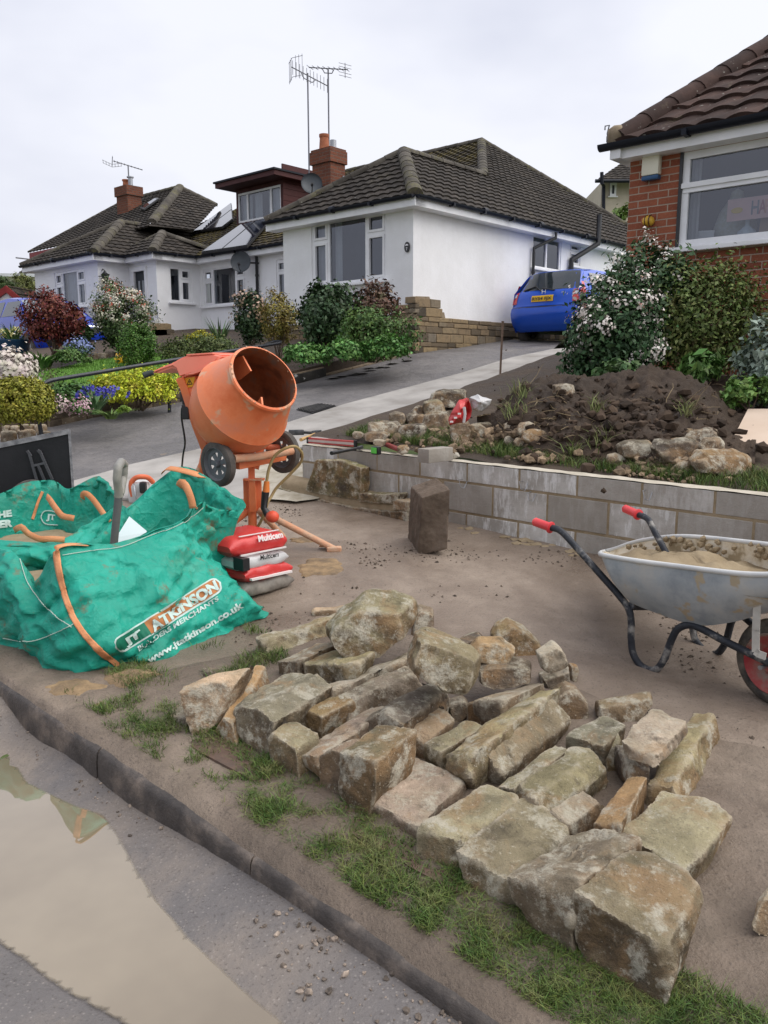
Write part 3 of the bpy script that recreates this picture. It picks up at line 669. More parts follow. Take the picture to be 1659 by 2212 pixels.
# tall aerials on poles
def mast(px, y0, y1, Y, name='tv_aerial'):
    a = P(px, y0, Y); b = P(px, y1, Y); b = Vector((a.x, a.y, b.z)); mb = MB(); mb.tube([a, b], .018, 8); o = mb.build(name, AERM, mid, 50); return o, b
o, b = mast(668, 385, 158, 20.0); mb = MB(); b = b-Z3*.05; d = (P(700, 163, 20.)-P(634, 143, 20.)); d.y += .5
yagi(mb, b+d*.08, d, 1.0, 11, .007, .3, .3, True, True); mb.tube([b+d.normalized()*-.18+Z3*.0, b-Z3*.1+d.normalized()*-.1, b-Z3*.1+d.normalized()*.12, b+d.normalized()*.22], .012, 6); mb.build('aerial_array', AERM, o, 40)
o, b = mast(711, 345, 150, 20.4); mb = MB(); d = (P(748, 150, 20.4)-P(668, 132, 20.4)); d.y -= .4
yagi(mb, b+Z3*.02, -d, 1.05, 8, .007, .26, .3, False, False); mb.tube([b-d.normalized()*.15, b-Z3*.08-d.normalized()*.1, b-Z3*.08+d.normalized()*.1, b+d.normalized()*.15], .012, 6)
e = b+d*.47
for k in (-.13, -.06, .06, .13): mb.tube([e+Z3*k-Vector((.14, .1, 0)), e+Z3*k+Vector((.14, .1, 0))], .006, 5)
mb.tube([e-Z3*.16, e+Z3*.16], .009, 5); mb.build('aerial_array', AERM, o, 40)
c = P(673, 399, 19.6); dish(mid, c, Vector((.15, -1, .25)), .24, c+Vector((.3, .5, .05)))
c = wm.at(wm.px(549, 570)[0], wm.px(549, 570)[1], .42); dish(mid, c, Vector((-.15, -1, .12)), .27, c+V3*.42+U3*.2)
# dormer on the middle slope
pm0 = W(-18, eM, EAVE); dl = onplane(512, 487, pm0, nfront); db = dl.dot(V3); dW = Wall(W(dl.dot(U3), db, dl.z-.05), U3, -V3, 1, 1)
drx = dW.px(611, 460)[0]; dtop = dW.px(512, 415)[1]; dW.w = drx; dW.h = dtop+.05
hd = (.06, .10, drx-.14, dtop-.16); mb = MB(); dW.mesh(mb, [hd]); D = dW.at(drx, 0); dd = 2.6
for k in range(9): 
    z0 = k*.17; mb.box(D+V3*(dd/2)+Z3*(z0+.085)+U3*(.0+.006*(k % 2)), .05, dd, .162, (U3, V3, Z3))
mb.poly([dW.at(0, 0), dW.at(0, 0)+V3*dd, dW.at(0, dW.h)+V3*dd, dW.at(0, dW.h)]); dm = mb.build('dormer', MAROON, mid)
dW.window(dm, hd, [.9, 2.2, .95], [0, 0, 0], [(.0, .22), (.3, .48), (.62, .78), (.78, 1.)], f=.06, sill=0, room=True)
mb = MB(); t0 = dW.at(-.25, dW.h+.02, .32); mb.box(t0+U3*(drx/2+.27)+V3*(dd/2)+Z3*.06, drx+.62, dd+.5, .14, ax); mb.build('flat_roof', MAROON, dm)
gutter(dm, dW.at(-.32, dW.h+.14, .40), dW.at(drx+.32, dW.h+.14, .40), -V3, .05, 'dormer_gutter'); mb = MB(); mb.box(t0+U3*(drx/2+.27)+V3*(dd/2)+Z3*.15, drx+.7, dd+.6, .05, ax); mb.build('felt_covering', DARKUP, dm)
# solar collectors lying on the middle slope
def panel(q, div):
    pts = [onplane(x, y, pm0+nfront*.13, nfront) for x, y in q]; mb = MB(); mb.prism([p+nfront*.0 for p in pts], nfront*.03); o = mb.build('solar_panel', PANEL, mid)
    b = MB(); c = sum(pts, Vector())/4
    b.prism([c+(p-c)*1.025-nfront*.05 for p in pts], nfront*.06); b.tube([(pts[0]*(1-div)+pts[3]*div)+nfront*.03, (pts[1]*(1-div)+pts[2]*div)+nfront*.03], .012, 6); b.build('panel_frame', BLACKP, o)
panel([(419, 500), (499, 440), (502, 474), (480, 491)], .45); panel([(437, 545), (520, 487), (588, 472), (584, 484), (538, 530)][:2]+[(588, 470), (533, 531)], .48)
# ---------------------------------------------------------------- white bungalow on the left
left = thing('white_bungalow', 'white rendered bungalow further left with stepped bays, dark front door and brick chimney', 'house', W(-21.4, 11.86, 1.5))
zl = 1.5; hl = EAVE-zl-.02
wA = Wall(W(-25.2, 11.86, zl), U3, -V3, 3.8, hl); wB = Wall(W(-21.4, 11.86, zl), V3, U3, .95, hl); wC = Wall(W(-21.4, 12.81, zl), U3, -V3, 1.4, hl); wD = Wall(W(-20.0, 12.81, zl), V3, U3, 1.41, hl)
hA = wA.rect(117, 590, 188, 660); hC = wC.rect(291, 588, 318, 668); hC = (hC[0], .55, hC[2], hC[1]+hC[3]-.55); hD = wD.rect(365, 575, 416, 655)
mb = MB(); wA.mesh(mb, [hA]); wB.mesh(mb); wC.mesh(mb, [hC]); wD.mesh(mb, [hD]); mb.poly([W(-25.2, 11.86, zl), W(-25.2, 20, zl), W(-25.2, 20, EAVE), W(-25.2, 11.86, EAVE)], tone=.5); mb.build('wall', RENDER, left)
wA.window(left, hA, [1, 2, 1.1], [.33, 0, .33], [(.2, .72), (.78, 1)], f=.055); wD.window(left, hD, [1, 1.05], [0, .33], f=.055)
mb = MB(); x, z, w_, h_ = hC; ax2 = (U3, -V3, Z3); GREY = mat('anthracite_door', [(.022, .027, .035)], 5, .35)
mb.box(wC.at(x+w_/2, z+h_/2, -.05), w_-.02, .05, h_-.02, ax2); dr = mb.build('door', GREY, left); dr['label'] = 'anthracite front door with two tall glazed strips'
mb = MB()
for k in (.32, .68): mb.box(wC.at(x+w_*k, z+h_*.58, -.022), w_*.16, .01, h_*.62, ax2)
mb.build('glazed_strip', mat('frosted_glass', [(.3, .32, .34)], 30, .25), dr)
mb = MB(); mb.tube([wC.at(x+w_*.86, z+1.02, .0), wC.at(x+w_*.62, z+1.02, .02)], .016, 6); mb.box(wC.at(x+w_*.86, z+1.0, -.01), .05, .03, .22, ax2); mb.build('handle', METAL, dr, 50)
mb = MB()
for q in ((x-.05, z+h_/2, .1, h_), (x+w_+.05, z+h_/2, .1, h_)): mb.box(wC.at(q[0], q[1], .0), q[2], .1, q[3], ax2)
mb.box(wC.at(x+w_/2, z+h_+.06, .005), w_+.2, .11, .12, ax2); mb.build('door_frame', UPVC, left)
TAN = .60; nfront = (-V3*TAN+Z3).normalized(); L = lambda a, b, z=0.: W(a, b, EAVE+z)
hw = (3.8+2*OV)/2; aL = L(-23.3, 11.86-OV+hw, hw*TAN)                       # apex of the left bay's hip
apx = onplane(388, 406, L(0, 12.2), nfront); aA, aB = apx.dot(U3), apx.dot(V3)
mb = MB(); rightN = (U3*TAN+Z3).normalized()
tile_roof(mb, [L(-25.2-OV, 11.86-OV), L(-21.4+OV, 11.86-OV), aL], U3)
rEnd = L(-23.3, aL.dot(V3)+2.6, hw*TAN)
tile_roof(mb, [L(-21.4+OV, 11.86-OV), L(-21.4+OV, 16.6), L(-23.3, 16.6, hw*TAN), aL], V3)
# porch wing: small hip in front of it
ap = L(-21.15, 12.81-OV+1.25, 1.25*TAN)
tile_roof(mb, [L(-22.6, 12.81-OV, .0), L(-20+OV, 12.81-OV), ap], U3); tile_roof(mb, [L(-20+OV, 12.81-OV), L(-20+OV, 16.2), ap], V3)
# main roof
mz = apx.z; run = (mz-EAVE)/TAN; EB = 21.5
def solve_a(px, b, z, lo, hi):
    for _ in range(40):
        m = (lo+hi)/2; d = W(m, b, z)-CAM; fw = d.y*CT-d.z*ST
        if CXP+FPX*d.x/fw > px: hi = m
        else: lo = m
    return (lo+hi)/2
rdg = W(solve_a(258, aB, mz, -45, aA), aB, mz); lo1 = onplane(61, 546, apx, nfront); zl1 = lo1.z; bl1 = lo1.dot(V3); loR = W(aA+(mz-zl1)/TAN, bl1, zl1)
tile_roof(mb, [rdg, apx, loR, lo1], U3)
rtN = (U3*TAN+Z3).normalized(); rq1, rq2 = onplane(418, 500, apx, rtN), onplane(468, 445, apx, rtN); tile_roof(mb, [apx, loR, rq1, rq2], V3)
rl = mb.build('roof', TILE, left, 25)
mb = MB()                                             # solid masses under the tiles
vs = [L(-25.4, 11.7, -.03), L(-21.2, 11.7, -.03), L(-21.2, 16.5, -.03), L(-25.4, 16.5, -.03), aL-Z3*.04, L(-23.3, 16.5, hw*TAN-.04)]
mb.faces(vs, [(0, 1, 4), (1, 2, 5, 4), (2, 3, 5), (3, 0, 4, 5)]); 
mb.build('roof_void', TILE, rl)
mb = MB(); rt = lambda a, b, r=.13: ridge_tiles(mb, a+Z3*.05, b+Z3*.05, r)
rt(L(-21.4+OV, 11.86-OV), aL, .15); rt(L(-25.2-OV, 11.86-OV), aL); rt(aL, rEnd, .12); rt(L(-20+OV, 12.81-OV), ap, .14); rt(L(-22.4, 12.9, .1), ap, .1); rt(ap, L(-20+OV, 14.9, .15), .11)
rt(apx, apx+(loR-apx)*.9, .15); rt(apx, rdg, .12); rt(rdg, lo1, .07); rt(apx, rq2, .12); mb.build('ridge_tiles', RIDGE, rl, 40)
mb = MB(); fascia(mb, L(-25.2-OV, 11.86-OV), L(-21.4+OV, 11.86-OV), -V3); fascia(mb, L(-21.4+OV, 11.86-OV+.02), L(-21.4+OV, 12.81-OV), U3, .158); fascia(mb, L(-21.4+OV+.01, 12.81-OV), L(-20+OV, 12.81-OV), -V3, .157); fascia(mb, L(-20+OV, 12.83-OV), L(-20+OV, 14.2-OV), U3, .156); mb.build('fascia', UPVC, left)
gutter(left, L(-25.2-OV, 11.86-OV), L(-21.4+OV, 11.86-OV), -V3); gutter(left, L(-21.4+OV, 11.86-OV), L(-21.4+OV, 12.81-OV), U3); gutter(left, L(-21.4+OV, 12.81-OV), L(-20+OV, 12.81-OV), -V3); gutter(left, L(-20+OV, 12.81-OV), L(-20+OV, 14.2-OV), U3)
c = onplane(280, 455, apx, nfront); zt = P(280, 405, c.y).z; mb = MB(); bbox_uv(mb, c, .72, .55, c.z-.6, zt-.2); bbox_uv(mb, c, .82, .65, zt-.32, zt); ch = mb.build('chimney', CHIM, left)
mb = MB(); mb.lathe([(0, .12), (.25, .10), (.25, .13), (.3, .13)], Vector((c.x, c.y, zt-.02))-U3*.15, Z3, 14); mb.build('chimney_pot', TERRA, ch, 40)
mb = MB(); mb.lathe([(0, .08), (.32, .08), (.32, .12), (.36, .12)], Vector((c.x, c.y, zt-.02))+U3*.15, Z3, 14); mb.build('flue', METAL, ch, 40)
mb = MB(); b = Vector((c.x, c.y, zt))+U3*.05; tp = P(283, 358, c.y).z; mb.tube([b, Vector((b.x, b.y, tp))], .022, 8); o = mb.build('tv_aerial', AERM, left, 50)
mb = MB(); yagi(mb, Vector((b.x, b.y, tp)), Vector((1, .3, -.25)), 1.0, 9, .009, .3, .15, False, False); yagi(mb, Vector((b.x, b.y, tp))-Vector((.5, .15, -.1)), Vector((.1, .03, 1)), .3, 3, .009, .3, .3); mb.build('aerial_array', AERM, o, 40)
mb = MB(); q = [onplane(x, y, apx+nfront*.09, nfront) for x, y in ((303, 452), (337, 430), (345, 431), (312, 455))]; mb.prism(q, nfront*.05); rw = mb.build('roof_window', BLACKP, rl); mb = MB(); cq = sum(q, Vector())/4; mb.prism([cq+(p-cq)*.8+nfront*.05 for p in q], nfront*.01); mb.build('pane', PANEL, rw)
LANT = [(wB.at(.12, hl-.62, .16), 'lantern'), (wA.at(.18, hl-.95, .16), 'lantern')]
for p, nme in LANT:
    mb = MB(); p = p+Z3*.1; mb.lathe([(-.26, .03), (-.24, .07), (-.02, .11), (0, .13), (.06, .06), (.12, .02)], p, Z3, 6); mb.tube([p+Z3*.1, p+Z3*.17+(-U3 if nme else 0)*.1, p+Z3*.1-U3*.2], .013, 6); mb.build('wall_lantern', BLACKP, left)
mb = MB(); mb.box(wm.at(wm.px(453, 700)[0], .55, .1), .62, .2, .85, (U3, V3, Z3)); mb.build('meter_box', UPVC, left)
# upper storey under the far end of the main roof
RED = mat('red_bargeboard', [(.20, .02, .02)], 5, .5)
wr = Wall(W(lo1.dot(U3)+.55, bl1+.3, 2.), U3, -V3, loR.dot(U3)-lo1.dot(U3)-1.2, zl1-2.05); mb = MB(); h1 = wr.rect(157, 556, 176, 582); h2 = wr.rect(184, 528, 218, 556); h2 = (h2[0], h2[1], h2[2], min(h2[3], wr.h-h2[1]-.05)); wr.mesh(mb, []); mb.build('upper_wall', RENDER, left)
for h in (h1, h2): wr.window(left, h, [1, 1], [0, 0], d=-.05, sill=0, room=False, pm=SATD)
mb = MB(); d_ = (loR-lo1); mb.box(lo1+d_*.27-Z3*.12+V3*.02, d_.length*.52, .05, .2, (U3, V3, Z3)); mb.build('bargeboard', RED, left)
# garage with red trim, far cream house
gar = thing('garage', 'small white garage with red bargeboards behind the blue car on the left', 'garage', P(30, 720, 27))
gy = 27.; A, B, C_ = P(-45, 668, gy), P(15, 624, gy), P(70, 672, gy+.6); mb = MB(); mb.prism([A, B, C_, Vector((C_.x, C_.y, 1.)), Vector((A.x, A.y, 1.))], Vector((.5, 4, 0))); mb.build('wall', RENDER, gar)
mb = MB(); mb.prism([B+Z3*.1, C_+Z3*.1+Vector((.2, 0, -.15)), C_-Z3*.1+Vector((.2, 0, -.15)), B-Z3*.12], Vector((0, -.08, 0))); mb.prism([A+Z3*.1, B+Z3*.1, B-Z3*.12, A-Z3*.12], Vector((0, -.08, 0))); mb.build('bargeboard', RED, gar)
mb = MB(); dv = Vector((.5, 4, .0)); tile_roof(mb, [B+Z3*.1, C_+Z3*.1, C_+dv+Z3*.1, B+dv+Z3*.1], dv); mb.build('roof', TILEM, gar)
far_ = thing('cream_house', 'distant cream house with dark tiled roof at the left edge beyond the garage', 'house', P(40, 650, 40))
cream = mat('cream_render', [(.55, .50, .40), (.62, .57, .46)], 2, .9); mb = MB(); a, b = P(-60, 596, 40), P(90, 598, 38.5); mb.prism([a, b, Vector((b.x, b.y, 2)), Vector((a.x, a.y, 2))], Vector((1, 7, 0))); mb.build('wall', cream, far_)
mb = MB(); tile_roof(mb, [P(34, 597, 39.4), P(110, 600, 38.6), P(110, 555, 41.5), P(78, 566, 41.5)], (b-a)); mb.build('roof', TILE, far_); mb = MB(); mb.box((a+b)/2+Z3*.05, (b-a).length, .4, .14, ((b-a).normalized(), Z3.cross((b-a).normalized()), Z3)); mb.build('fascia', UPVC, far_)
mb = MB(); p = P(62, 600, 42); mb.tube([p, P(62, 560, 42)], .03, 6); yagi(mb, P(62, 560, 42), Vector((1, .2, -.1)), 1.2, 6, .02, .3, .2, False, False); mb.build('tv_aerial', AERM, far_)
# ---------------------------------------------------------------- red brick bungalow on the right
ba = W(0, 8.83).dot(V3); c0 = G(1344, 745, .5); oB = Vector((2.70, 9.4, 0)); aB0 = oB.dot(U3); bB0 = oB.dot(V3)
brk = thing('brick_bungalow', 'red brick bungalow at the right with dark red tiled roof and a wide front window', 'house', W(aB0, bB0, 1.55))
eb = onplane(1349, 340, W(aB0, bB0), -V3).z                       # soffit level
wq = Wall(W(aB0, bB0, 1.4), U3, -V3, 5.6, eb-1.4); h1 = wq.rect(1477, 330, 1476, 535); tr = wq.px(1740, 300)[0]
hB = (h1[0], h1[1], 2.5, h1[3]); wr2 = Wall(W(aB0, bB0+7, 1.4), -V3, -U3, 7, eb-1.4)
mb = MB(); wq.mesh(mb, [hB], uv=True); wr2.mesh(mb, uv=True); mb.build('wall', BRICK, brk)
wn = wq.window(brk, hB, [1.9, .6], [.0, .0], [(.0, .05)], f=.075, sill=.06, d=.03); x, z, w_, h_ = hB
mb = MB(); zt = wq.px(1490, 405)[1]; mb.box(wq.at(x+.93, zt, -.026), 1.82, .064, .10, (U3, V3, Z3)); mb.box(wq.at(x+.93, zt+.02, .0), 1.86, .05, .05, (U3, V3, Z3)); mb.build('transom', UPVC, wn)
mb = MB(); mb.box(wq.at(x-.01, z+h_/2, .005), .03, .04, h_, (U3, V3, Z3)); mb.build('seal', BLACKP, wn)
PINK = mat('pink_paper', [(.80, .52, .50)], 4, .8); ins = -.13
def card(nm, x0, y0, x1, y1, m, d=ins):
    r = wq.rect(x0, y0, x1, y1); mb = MB(); mb.box(wq.at(r[0]+r[2]/2, r[1]+r[3]/2, d), r[2], .006, r[3], (U3, V3, Z3)); return mb.build(nm, m, wn), r
cb, r = card('paper_banner', 1563, 428, 1720, 457, PINK); mb = MB(); hgt = r[3]*.62
inkm = {'H': (.18, .20, .24), 'A': (.45, .14, .18), 'P': (.75, .40, .33), 'Y': (.15, .16, .2)}; xs = {'H': 1622, 'A': 1638, 'P': 1651, 'Y': 1663}
for k, q in xs.items():
    mb = MB(); xx = wq.px(q, 440)[0]; letters(mb, k, wq.at(xx-.035, r[1]+r[3]*.2, ins+.006), U3, Z3, hgt, .02, .075); mb.build('letter', mat('crayon_'+k.lower(), [inkm[k]], 9, .8), cb)
mb = MB(); xx = wq.px(1584, 443)[0]; mb.prism([wq.at(xx+.055*math.cos(t)*(1.15 if math.cos(t) < 0 else 1), r[1]+r[3]*.47+.03*math.sin(t), ins+.007) for t in np.linspace(0, 6.283, 13)[:-1]], -V3*.002); mb.build('drawing', mat('crayon_yellow', [(.75, .50, .08)], 9, .8), cb)
# things on the inside sill
def sill_obj(name, label, cat, px, fn, m):
    xx = wq.px(px, 525)[0]; mb = MB(); fn(mb, wq.at(xx, z+.08, -.22)); return top(mb, name, m, label, cat)
def bag_fn(mb, c):
    mb.prism([c-U3*.07, c+U3*.07, c+U3*.085+Z3*.2, c-U3*.055+Z3*.2], V3*.06); mb.tube([c+Z3*.2-U3*.03, c+Z3*.28-U3*.025, c+Z3*.31+U3*.02, c+Z3*.28+U3*.06, c+Z3*.2+U3*.06], .006, 6)
sill_obj('paper_bag', 'brown paper gift bag with looped handle on the brick house windowsill', 'bag', 1636, bag_fn, mat('kraft_paper', [(.45, .29, .19)], 5, .8))
sill_obj('soap_bottle', 'white pump bottle on the brick house windowsill', 'bottle', 1595, lambda mb, c: (mb.lathe([(0, .001), (0, .10), (.05, .09), (.10, .03), (.12, .02), (.16, .02), (.17, .03), (.2, .012), (.2, .001)], c, Z3, 12)), mat('pale_plastic', [(.62, .72, .78)], 4, .4))
sill_obj('greeting_card', 'white greeting card propped at the left end of the brick house window', 'card', 1502, lambda mb, c: mb.prism([c-U3*.1, c+U3*.1, c+U3*.11+Z3*.1, c-U3*.07+Z3*.11], V3*.01), mat('card_white', [(.8, .8, .8)], 4, .8))
mb = MB(); xx = wq.px(1549, 500)[0]; c = wq.at(xx, z+.03, -.5); mb.lathe([(0, .20), (.2, .22), (.35, .17), (.5, .07), (.56, .06), (.6, .001)], c, Z3, 14); o = mb.build('draped_cloth', mat('pale_lace', [(.5, .5, .38), (.6, .62, .58)], 30, .9), None, 60); v = 0; tag(o, 'pale patterned cloth draped behind the brick house window glass', 'cloth')
# roof of the brick bungalow
OB = .32; ez = eb+.09; eA = W(aB0-.12, bB0-.2, ez); eBr = W(aB0+5.5, bB0-.2, ez); TB = .66; nB = (-V3*TB+Z3).normalized()
r0 = onplane(1335, 290, eA, nB); rk = onplane(1700, 90, eA, nB); hipd = (W(aB0+1.2, bB0+1.2)-W(aB0, bB0)); 
vg = onplane(1314, 300, eA, nB); vt = onplane(1659, 105, eA, nB); sl_ = (vt-vg); vt2 = vg+sl_*1.35
mb = MB(); vt = onplane(1659, 108, eA, nB); vt2 = eA+(vt-eA)*1.35
mb = MB(); tile_roof(mb, [eA, eBr, W(aB0+5.5, vt2.dot(V3), vt2.z), vt2], U3, .33, .30, .04, .04, 8)
rr = mb.build('roof', TILER, brk, 25); mb = MB(); q = [vg-U3*.02, vt2-U3*.02]; ridge_tiles(mb, eA+(vt2-eA)*.015+Z3*.07, vt2+Z3*.07, .15); mb.build('ridge_tiles', TILER, rr, 40)
mb = MB(); e_ = eA+(vt2-eA)*.02; mb.ball(e_+Z3*.07, .13, 2, (.9, .9, .9), .3); mb.build('mortar_end', MORT, rr, 60)
mb = MB(); mb.tube([e_-U3*.1+Z3*.0, e_-U3*.12+Z3*.12, e_-U3*.10+Z3*.2, e_-U3*.15+Z3*.2, e_-U3*.15+Z3*.16], .008, 6); mb.build('hip_iron', AERM, rr)
lp = [eA-Z3*.03, vt2-Z3*.03, vt2+V3*4-Z3*1.5, eA+V3*7-Z3*.03]; mb = MB(); mb.poly(lp); mb.build('rear_slope', TILER, rr)
mb = MB(); fascia(mb, eA, eBr, -V3, .13, .22); mb.box((W(aB0-.06, bB0+3.5, ez-.086)), .12, 7.5, .128, (U3, V3, Z3)); mb.build('fascia', UPVC, brk); gutter(brk, eA-U3*.12, eBr, -V3, .06)
# alarm box and bee ornament
xa, za = wq.px(1412, 360); mb = MB(); mb.cbox(wq.at(xa, za+.02, .05), .19, .09, .24, (U3, V3, Z3), .015); al = mb.build('alarm_box', mat('cream_plastic', [(.74, .71, .58)], 4, .45), brk, 40); mb = MB(); mb.cbox(wq.at(xa, za-.125, .05), .186, .085, .045, (U3, V3, Z3), .012); mb.build('alarm_lens', mat('blue_lens', [(.03, .09, .2)], 4, .25), al, 40)
xa, za = wq.px(1405, 479); c = wq.at(xa, za, .05); mb = MB(); mb.ball(c, .062, 2, (1.1, .8, .95)); be = mb.build('bee_ornament', mat('bee_yellow', [(.55, .30, .03), (.65, .40, .05)], 12, .4), brk, 60); mb = MB()
for k in (-.02, .025): mb.tube([c+U3*(k+.055*0)+(-V3*math.cos(t)*.054+Z3*math.sin(t)*.061) for t in np.linspace(-1.4, 1.7, 8)], .007, 6)
mb.build('stripe', mat('bee_brown', [(.10, .04, .015)], 12, .4), be, 60); mb = MB(); mb.ball(c-U3*.055-V3*.01, .04, 2, (.7, .4, 1)); mb.build('wing', TERRA, be)
mb = MB(); c = wq.at(4.35-.0, .2, .01); xa = wq.px(1640, 715)[0]; mb.box(wq.at(xa, wq.px(1640, 715)[1], .005), .22, .02, .14, (U3, V3, Z3)); mb.build('air_brick', TERRA, brk)
# ---------------------------------------------------------------- far cream house between the two bungalows
f2 = thing('cream_house', 'far cream rendered house with tiled roof peeping between the bungalow roof and the brick house', 'house', P(1320, 700, 34))
a = P(1300, 392, 34); b = P(1420, 392, 34.5); z0 = P(1300, 520, 34).z; mb = MB(); mb.prism([a, b, Vector((b.x, b.y, z0)), Vector((a.x, a.y, z0))], Vector((.3, 6, 0))); mb.build('wall', mat('beige_render', [(.50, .44, .35)], 3, .9), f2)
mb = MB(); tile_roof(mb, [P(1286, 392, 33.4), P(1440, 392, 33.6), P(1440, 330, 36.5), P(1375, 345, 36.5)], Vector((1, .02, 0))); mb.build('roof', TILE, f2); mb = MB(); mb.tube([P(1286, 391, 33.3), P(1440, 391, 33.5)], .07, 8); mb.tube([P(1300, 372, 33.2), P(1300, 395, 33.2), P(1304, 402, 33.9), P(1304, 480, 33.9)], .07, 8); mb.build('soil_pipe', DARKUP, f2)
wz = Wall(Vector((a.x, a.y, z0)), (b-a).normalized(), Vector((0, -1, 0)), 3, 3); r = wz.rect(1314, 396, 1329, 424); wz.window(f2, r, [1], [0], d=-.05, room=False, f=.08, pm=SATD)
# ================================================================ the building site on the pavement
def conv(ox, oy, k): return lambda x, y: (ox+x*k, oy+y*k)
Z1 = conv(331.8, 1260.8, .3); Z2 = conv(829.5, 1260.8, .3); Z3_ = conv(1161.2, 1459.9, .3); Z4 = conv(763.1, 1548.1, .3); Z5 = conv(298.6, 729.9, .25); Z6 = conv(1244.2, 1061.7, .25)
# ---------------------------------------------------------------- block retaining wall
BLK = (lambda s: (s.bump(s.math('ADD', s.noise(coords(s), 55, 8, .75), s.noise(coords(s), 14, 4)), .45, .008), s.out(Base_Color=s.mix(
    s.math('MULTIPLY', s.ramp(s.noise(s.n('Mapping', Vector=coords(s), Scale=(9, 9, 2.0)).outputs[0], 2.1, 5, .7), [(.50, 0), (.60, .75)]), s.ramp(s.n('Attribute', attribute_name='tone').outputs['Fac'], [(.35, .1), (.75, 1)])),
    s.mix(s.ramp(s.noise(coords(s), 2.6, 7, .7), [(.36, 0), (.62, .7)]), s.ramp(s.n('Attribute', attribute_name='tone').outputs['Fac'], [(0, (.33, .30, .26)), (.45, (.47, .44, .40)), (1, (.60, .58, .545))]), (.25, .222, .188)), (.72, .71, .69)), Roughness=.9, Specular_IOR_Level=.2))[1])(Sh('concrete_block'))
BMORT = mat('wet_mortar', [(.25, .19, .115), (.34, .265, .17)], 12, .9, .5, 60); TOPM = mat('mortar_top', [(.42, .38, .30), (.55, .50, .41)], 9, .9, .4, 60)
w0 = W(-5.31, 4.79); aW0, bW = -5.31, 4.79; LW = 6.4
zt0 = P(640, 961, (w0.y)).z; w1 = onplane(1526, 1058, W(0, bW), -V3); zt1 = w1.z; slp = (zt1-zt0)/(w1.dot(U3)-aW0)
wu = (U3+Z3*slp).normalized(); wz = Z3
def block_wall():
    t = thing('block_wall', 'long low retaining wall of grey concrete blocks with fresh mortar joints', 'wall', W(aW0, bW, H(*w0[:2])))
    mb = MB(); o = W(aW0, bW, zt0)
    for r, (zh, off) in enumerate(((.14, 0.), (.215, .22), (.215, .0), (.215, .22))):
        zb = -(.14 if r == 0 else .14+.225*r); x = -off
        while x < LW:
            x0, x1 = max(0, x), min(LW, x+.436)
            if x1-x0 > .04: mb.cbox(o+wu*((x0+x1)/2)+Z3*(zb+zh/2-.002*r)+V3*(.05+random.uniform(-.003, .003)), x1-x0-.002, .1, zh-.006, (wu, V3, wz), .004)
            x += .45
    mb.build('blocks', BLK, t)
    mb = MB(); rows = []
    for x in np.linspace(0.002, LW, 170):
        rows.append([o+wu*x+Z3*z+V3*(.0042+.0032*noise.noise(Vector((x*9, z*9, 1)))) for z in np.linspace(-.86, -.004, 22)])
    mb.grid(rows, 0); mb.build('mortar_joints', BMORT, t)
    mb = MB(); rows = [[o+wu*x+V3*(.002+y)+Z3*(.004+.006*noise.noise(Vector((x*8, y*20, 3)))+.004*(y > .02)) for y in (-.004, .0, .03, .06, .10)] for x in np.linspace(-.005, LW, 160)]; mb.grid(rows, 0)
    rows = [[o+V3*y+Z3*z for z in np.linspace(-.86, 0, 5)] for y in (0, .1)]; mb.grid(rows, 0); mb.build('mortar_bed', TOPM, t)
    mb = MB()
    for k in range(120):                                        # mortar squeezed out along the foot
        x = random.uniform(0, LW); p = W(aW0+x, bW-random.uniform(.0, .10)); p.z = H(p.x, p.y)+.0; mb.ball(p, random.uniform(.015, .04), 1, (1.5, 1.2, .45), .5)
    mb.build('mortar_droppings', BMORT, t)['kind'] = 'stuff'
    for px, py in ((1000, 1035), (1396, 1058), (1147, 1062), (1130, 1039)):      # wire ties sticking out
        q = onplane(px, py, W(0, bW), -V3); tb = MB(); tb.tube([q+V3*.02, q-V3*.05-Z3*.0, q-V3*.055-Z3*.05+U3*.02, q-V3*.03-Z3*.06+U3*.035, q+V3*.0-Z3*.01+U3*.04], .0025, 5); tb.build('wall_tie', METAL, t)
block_wall()
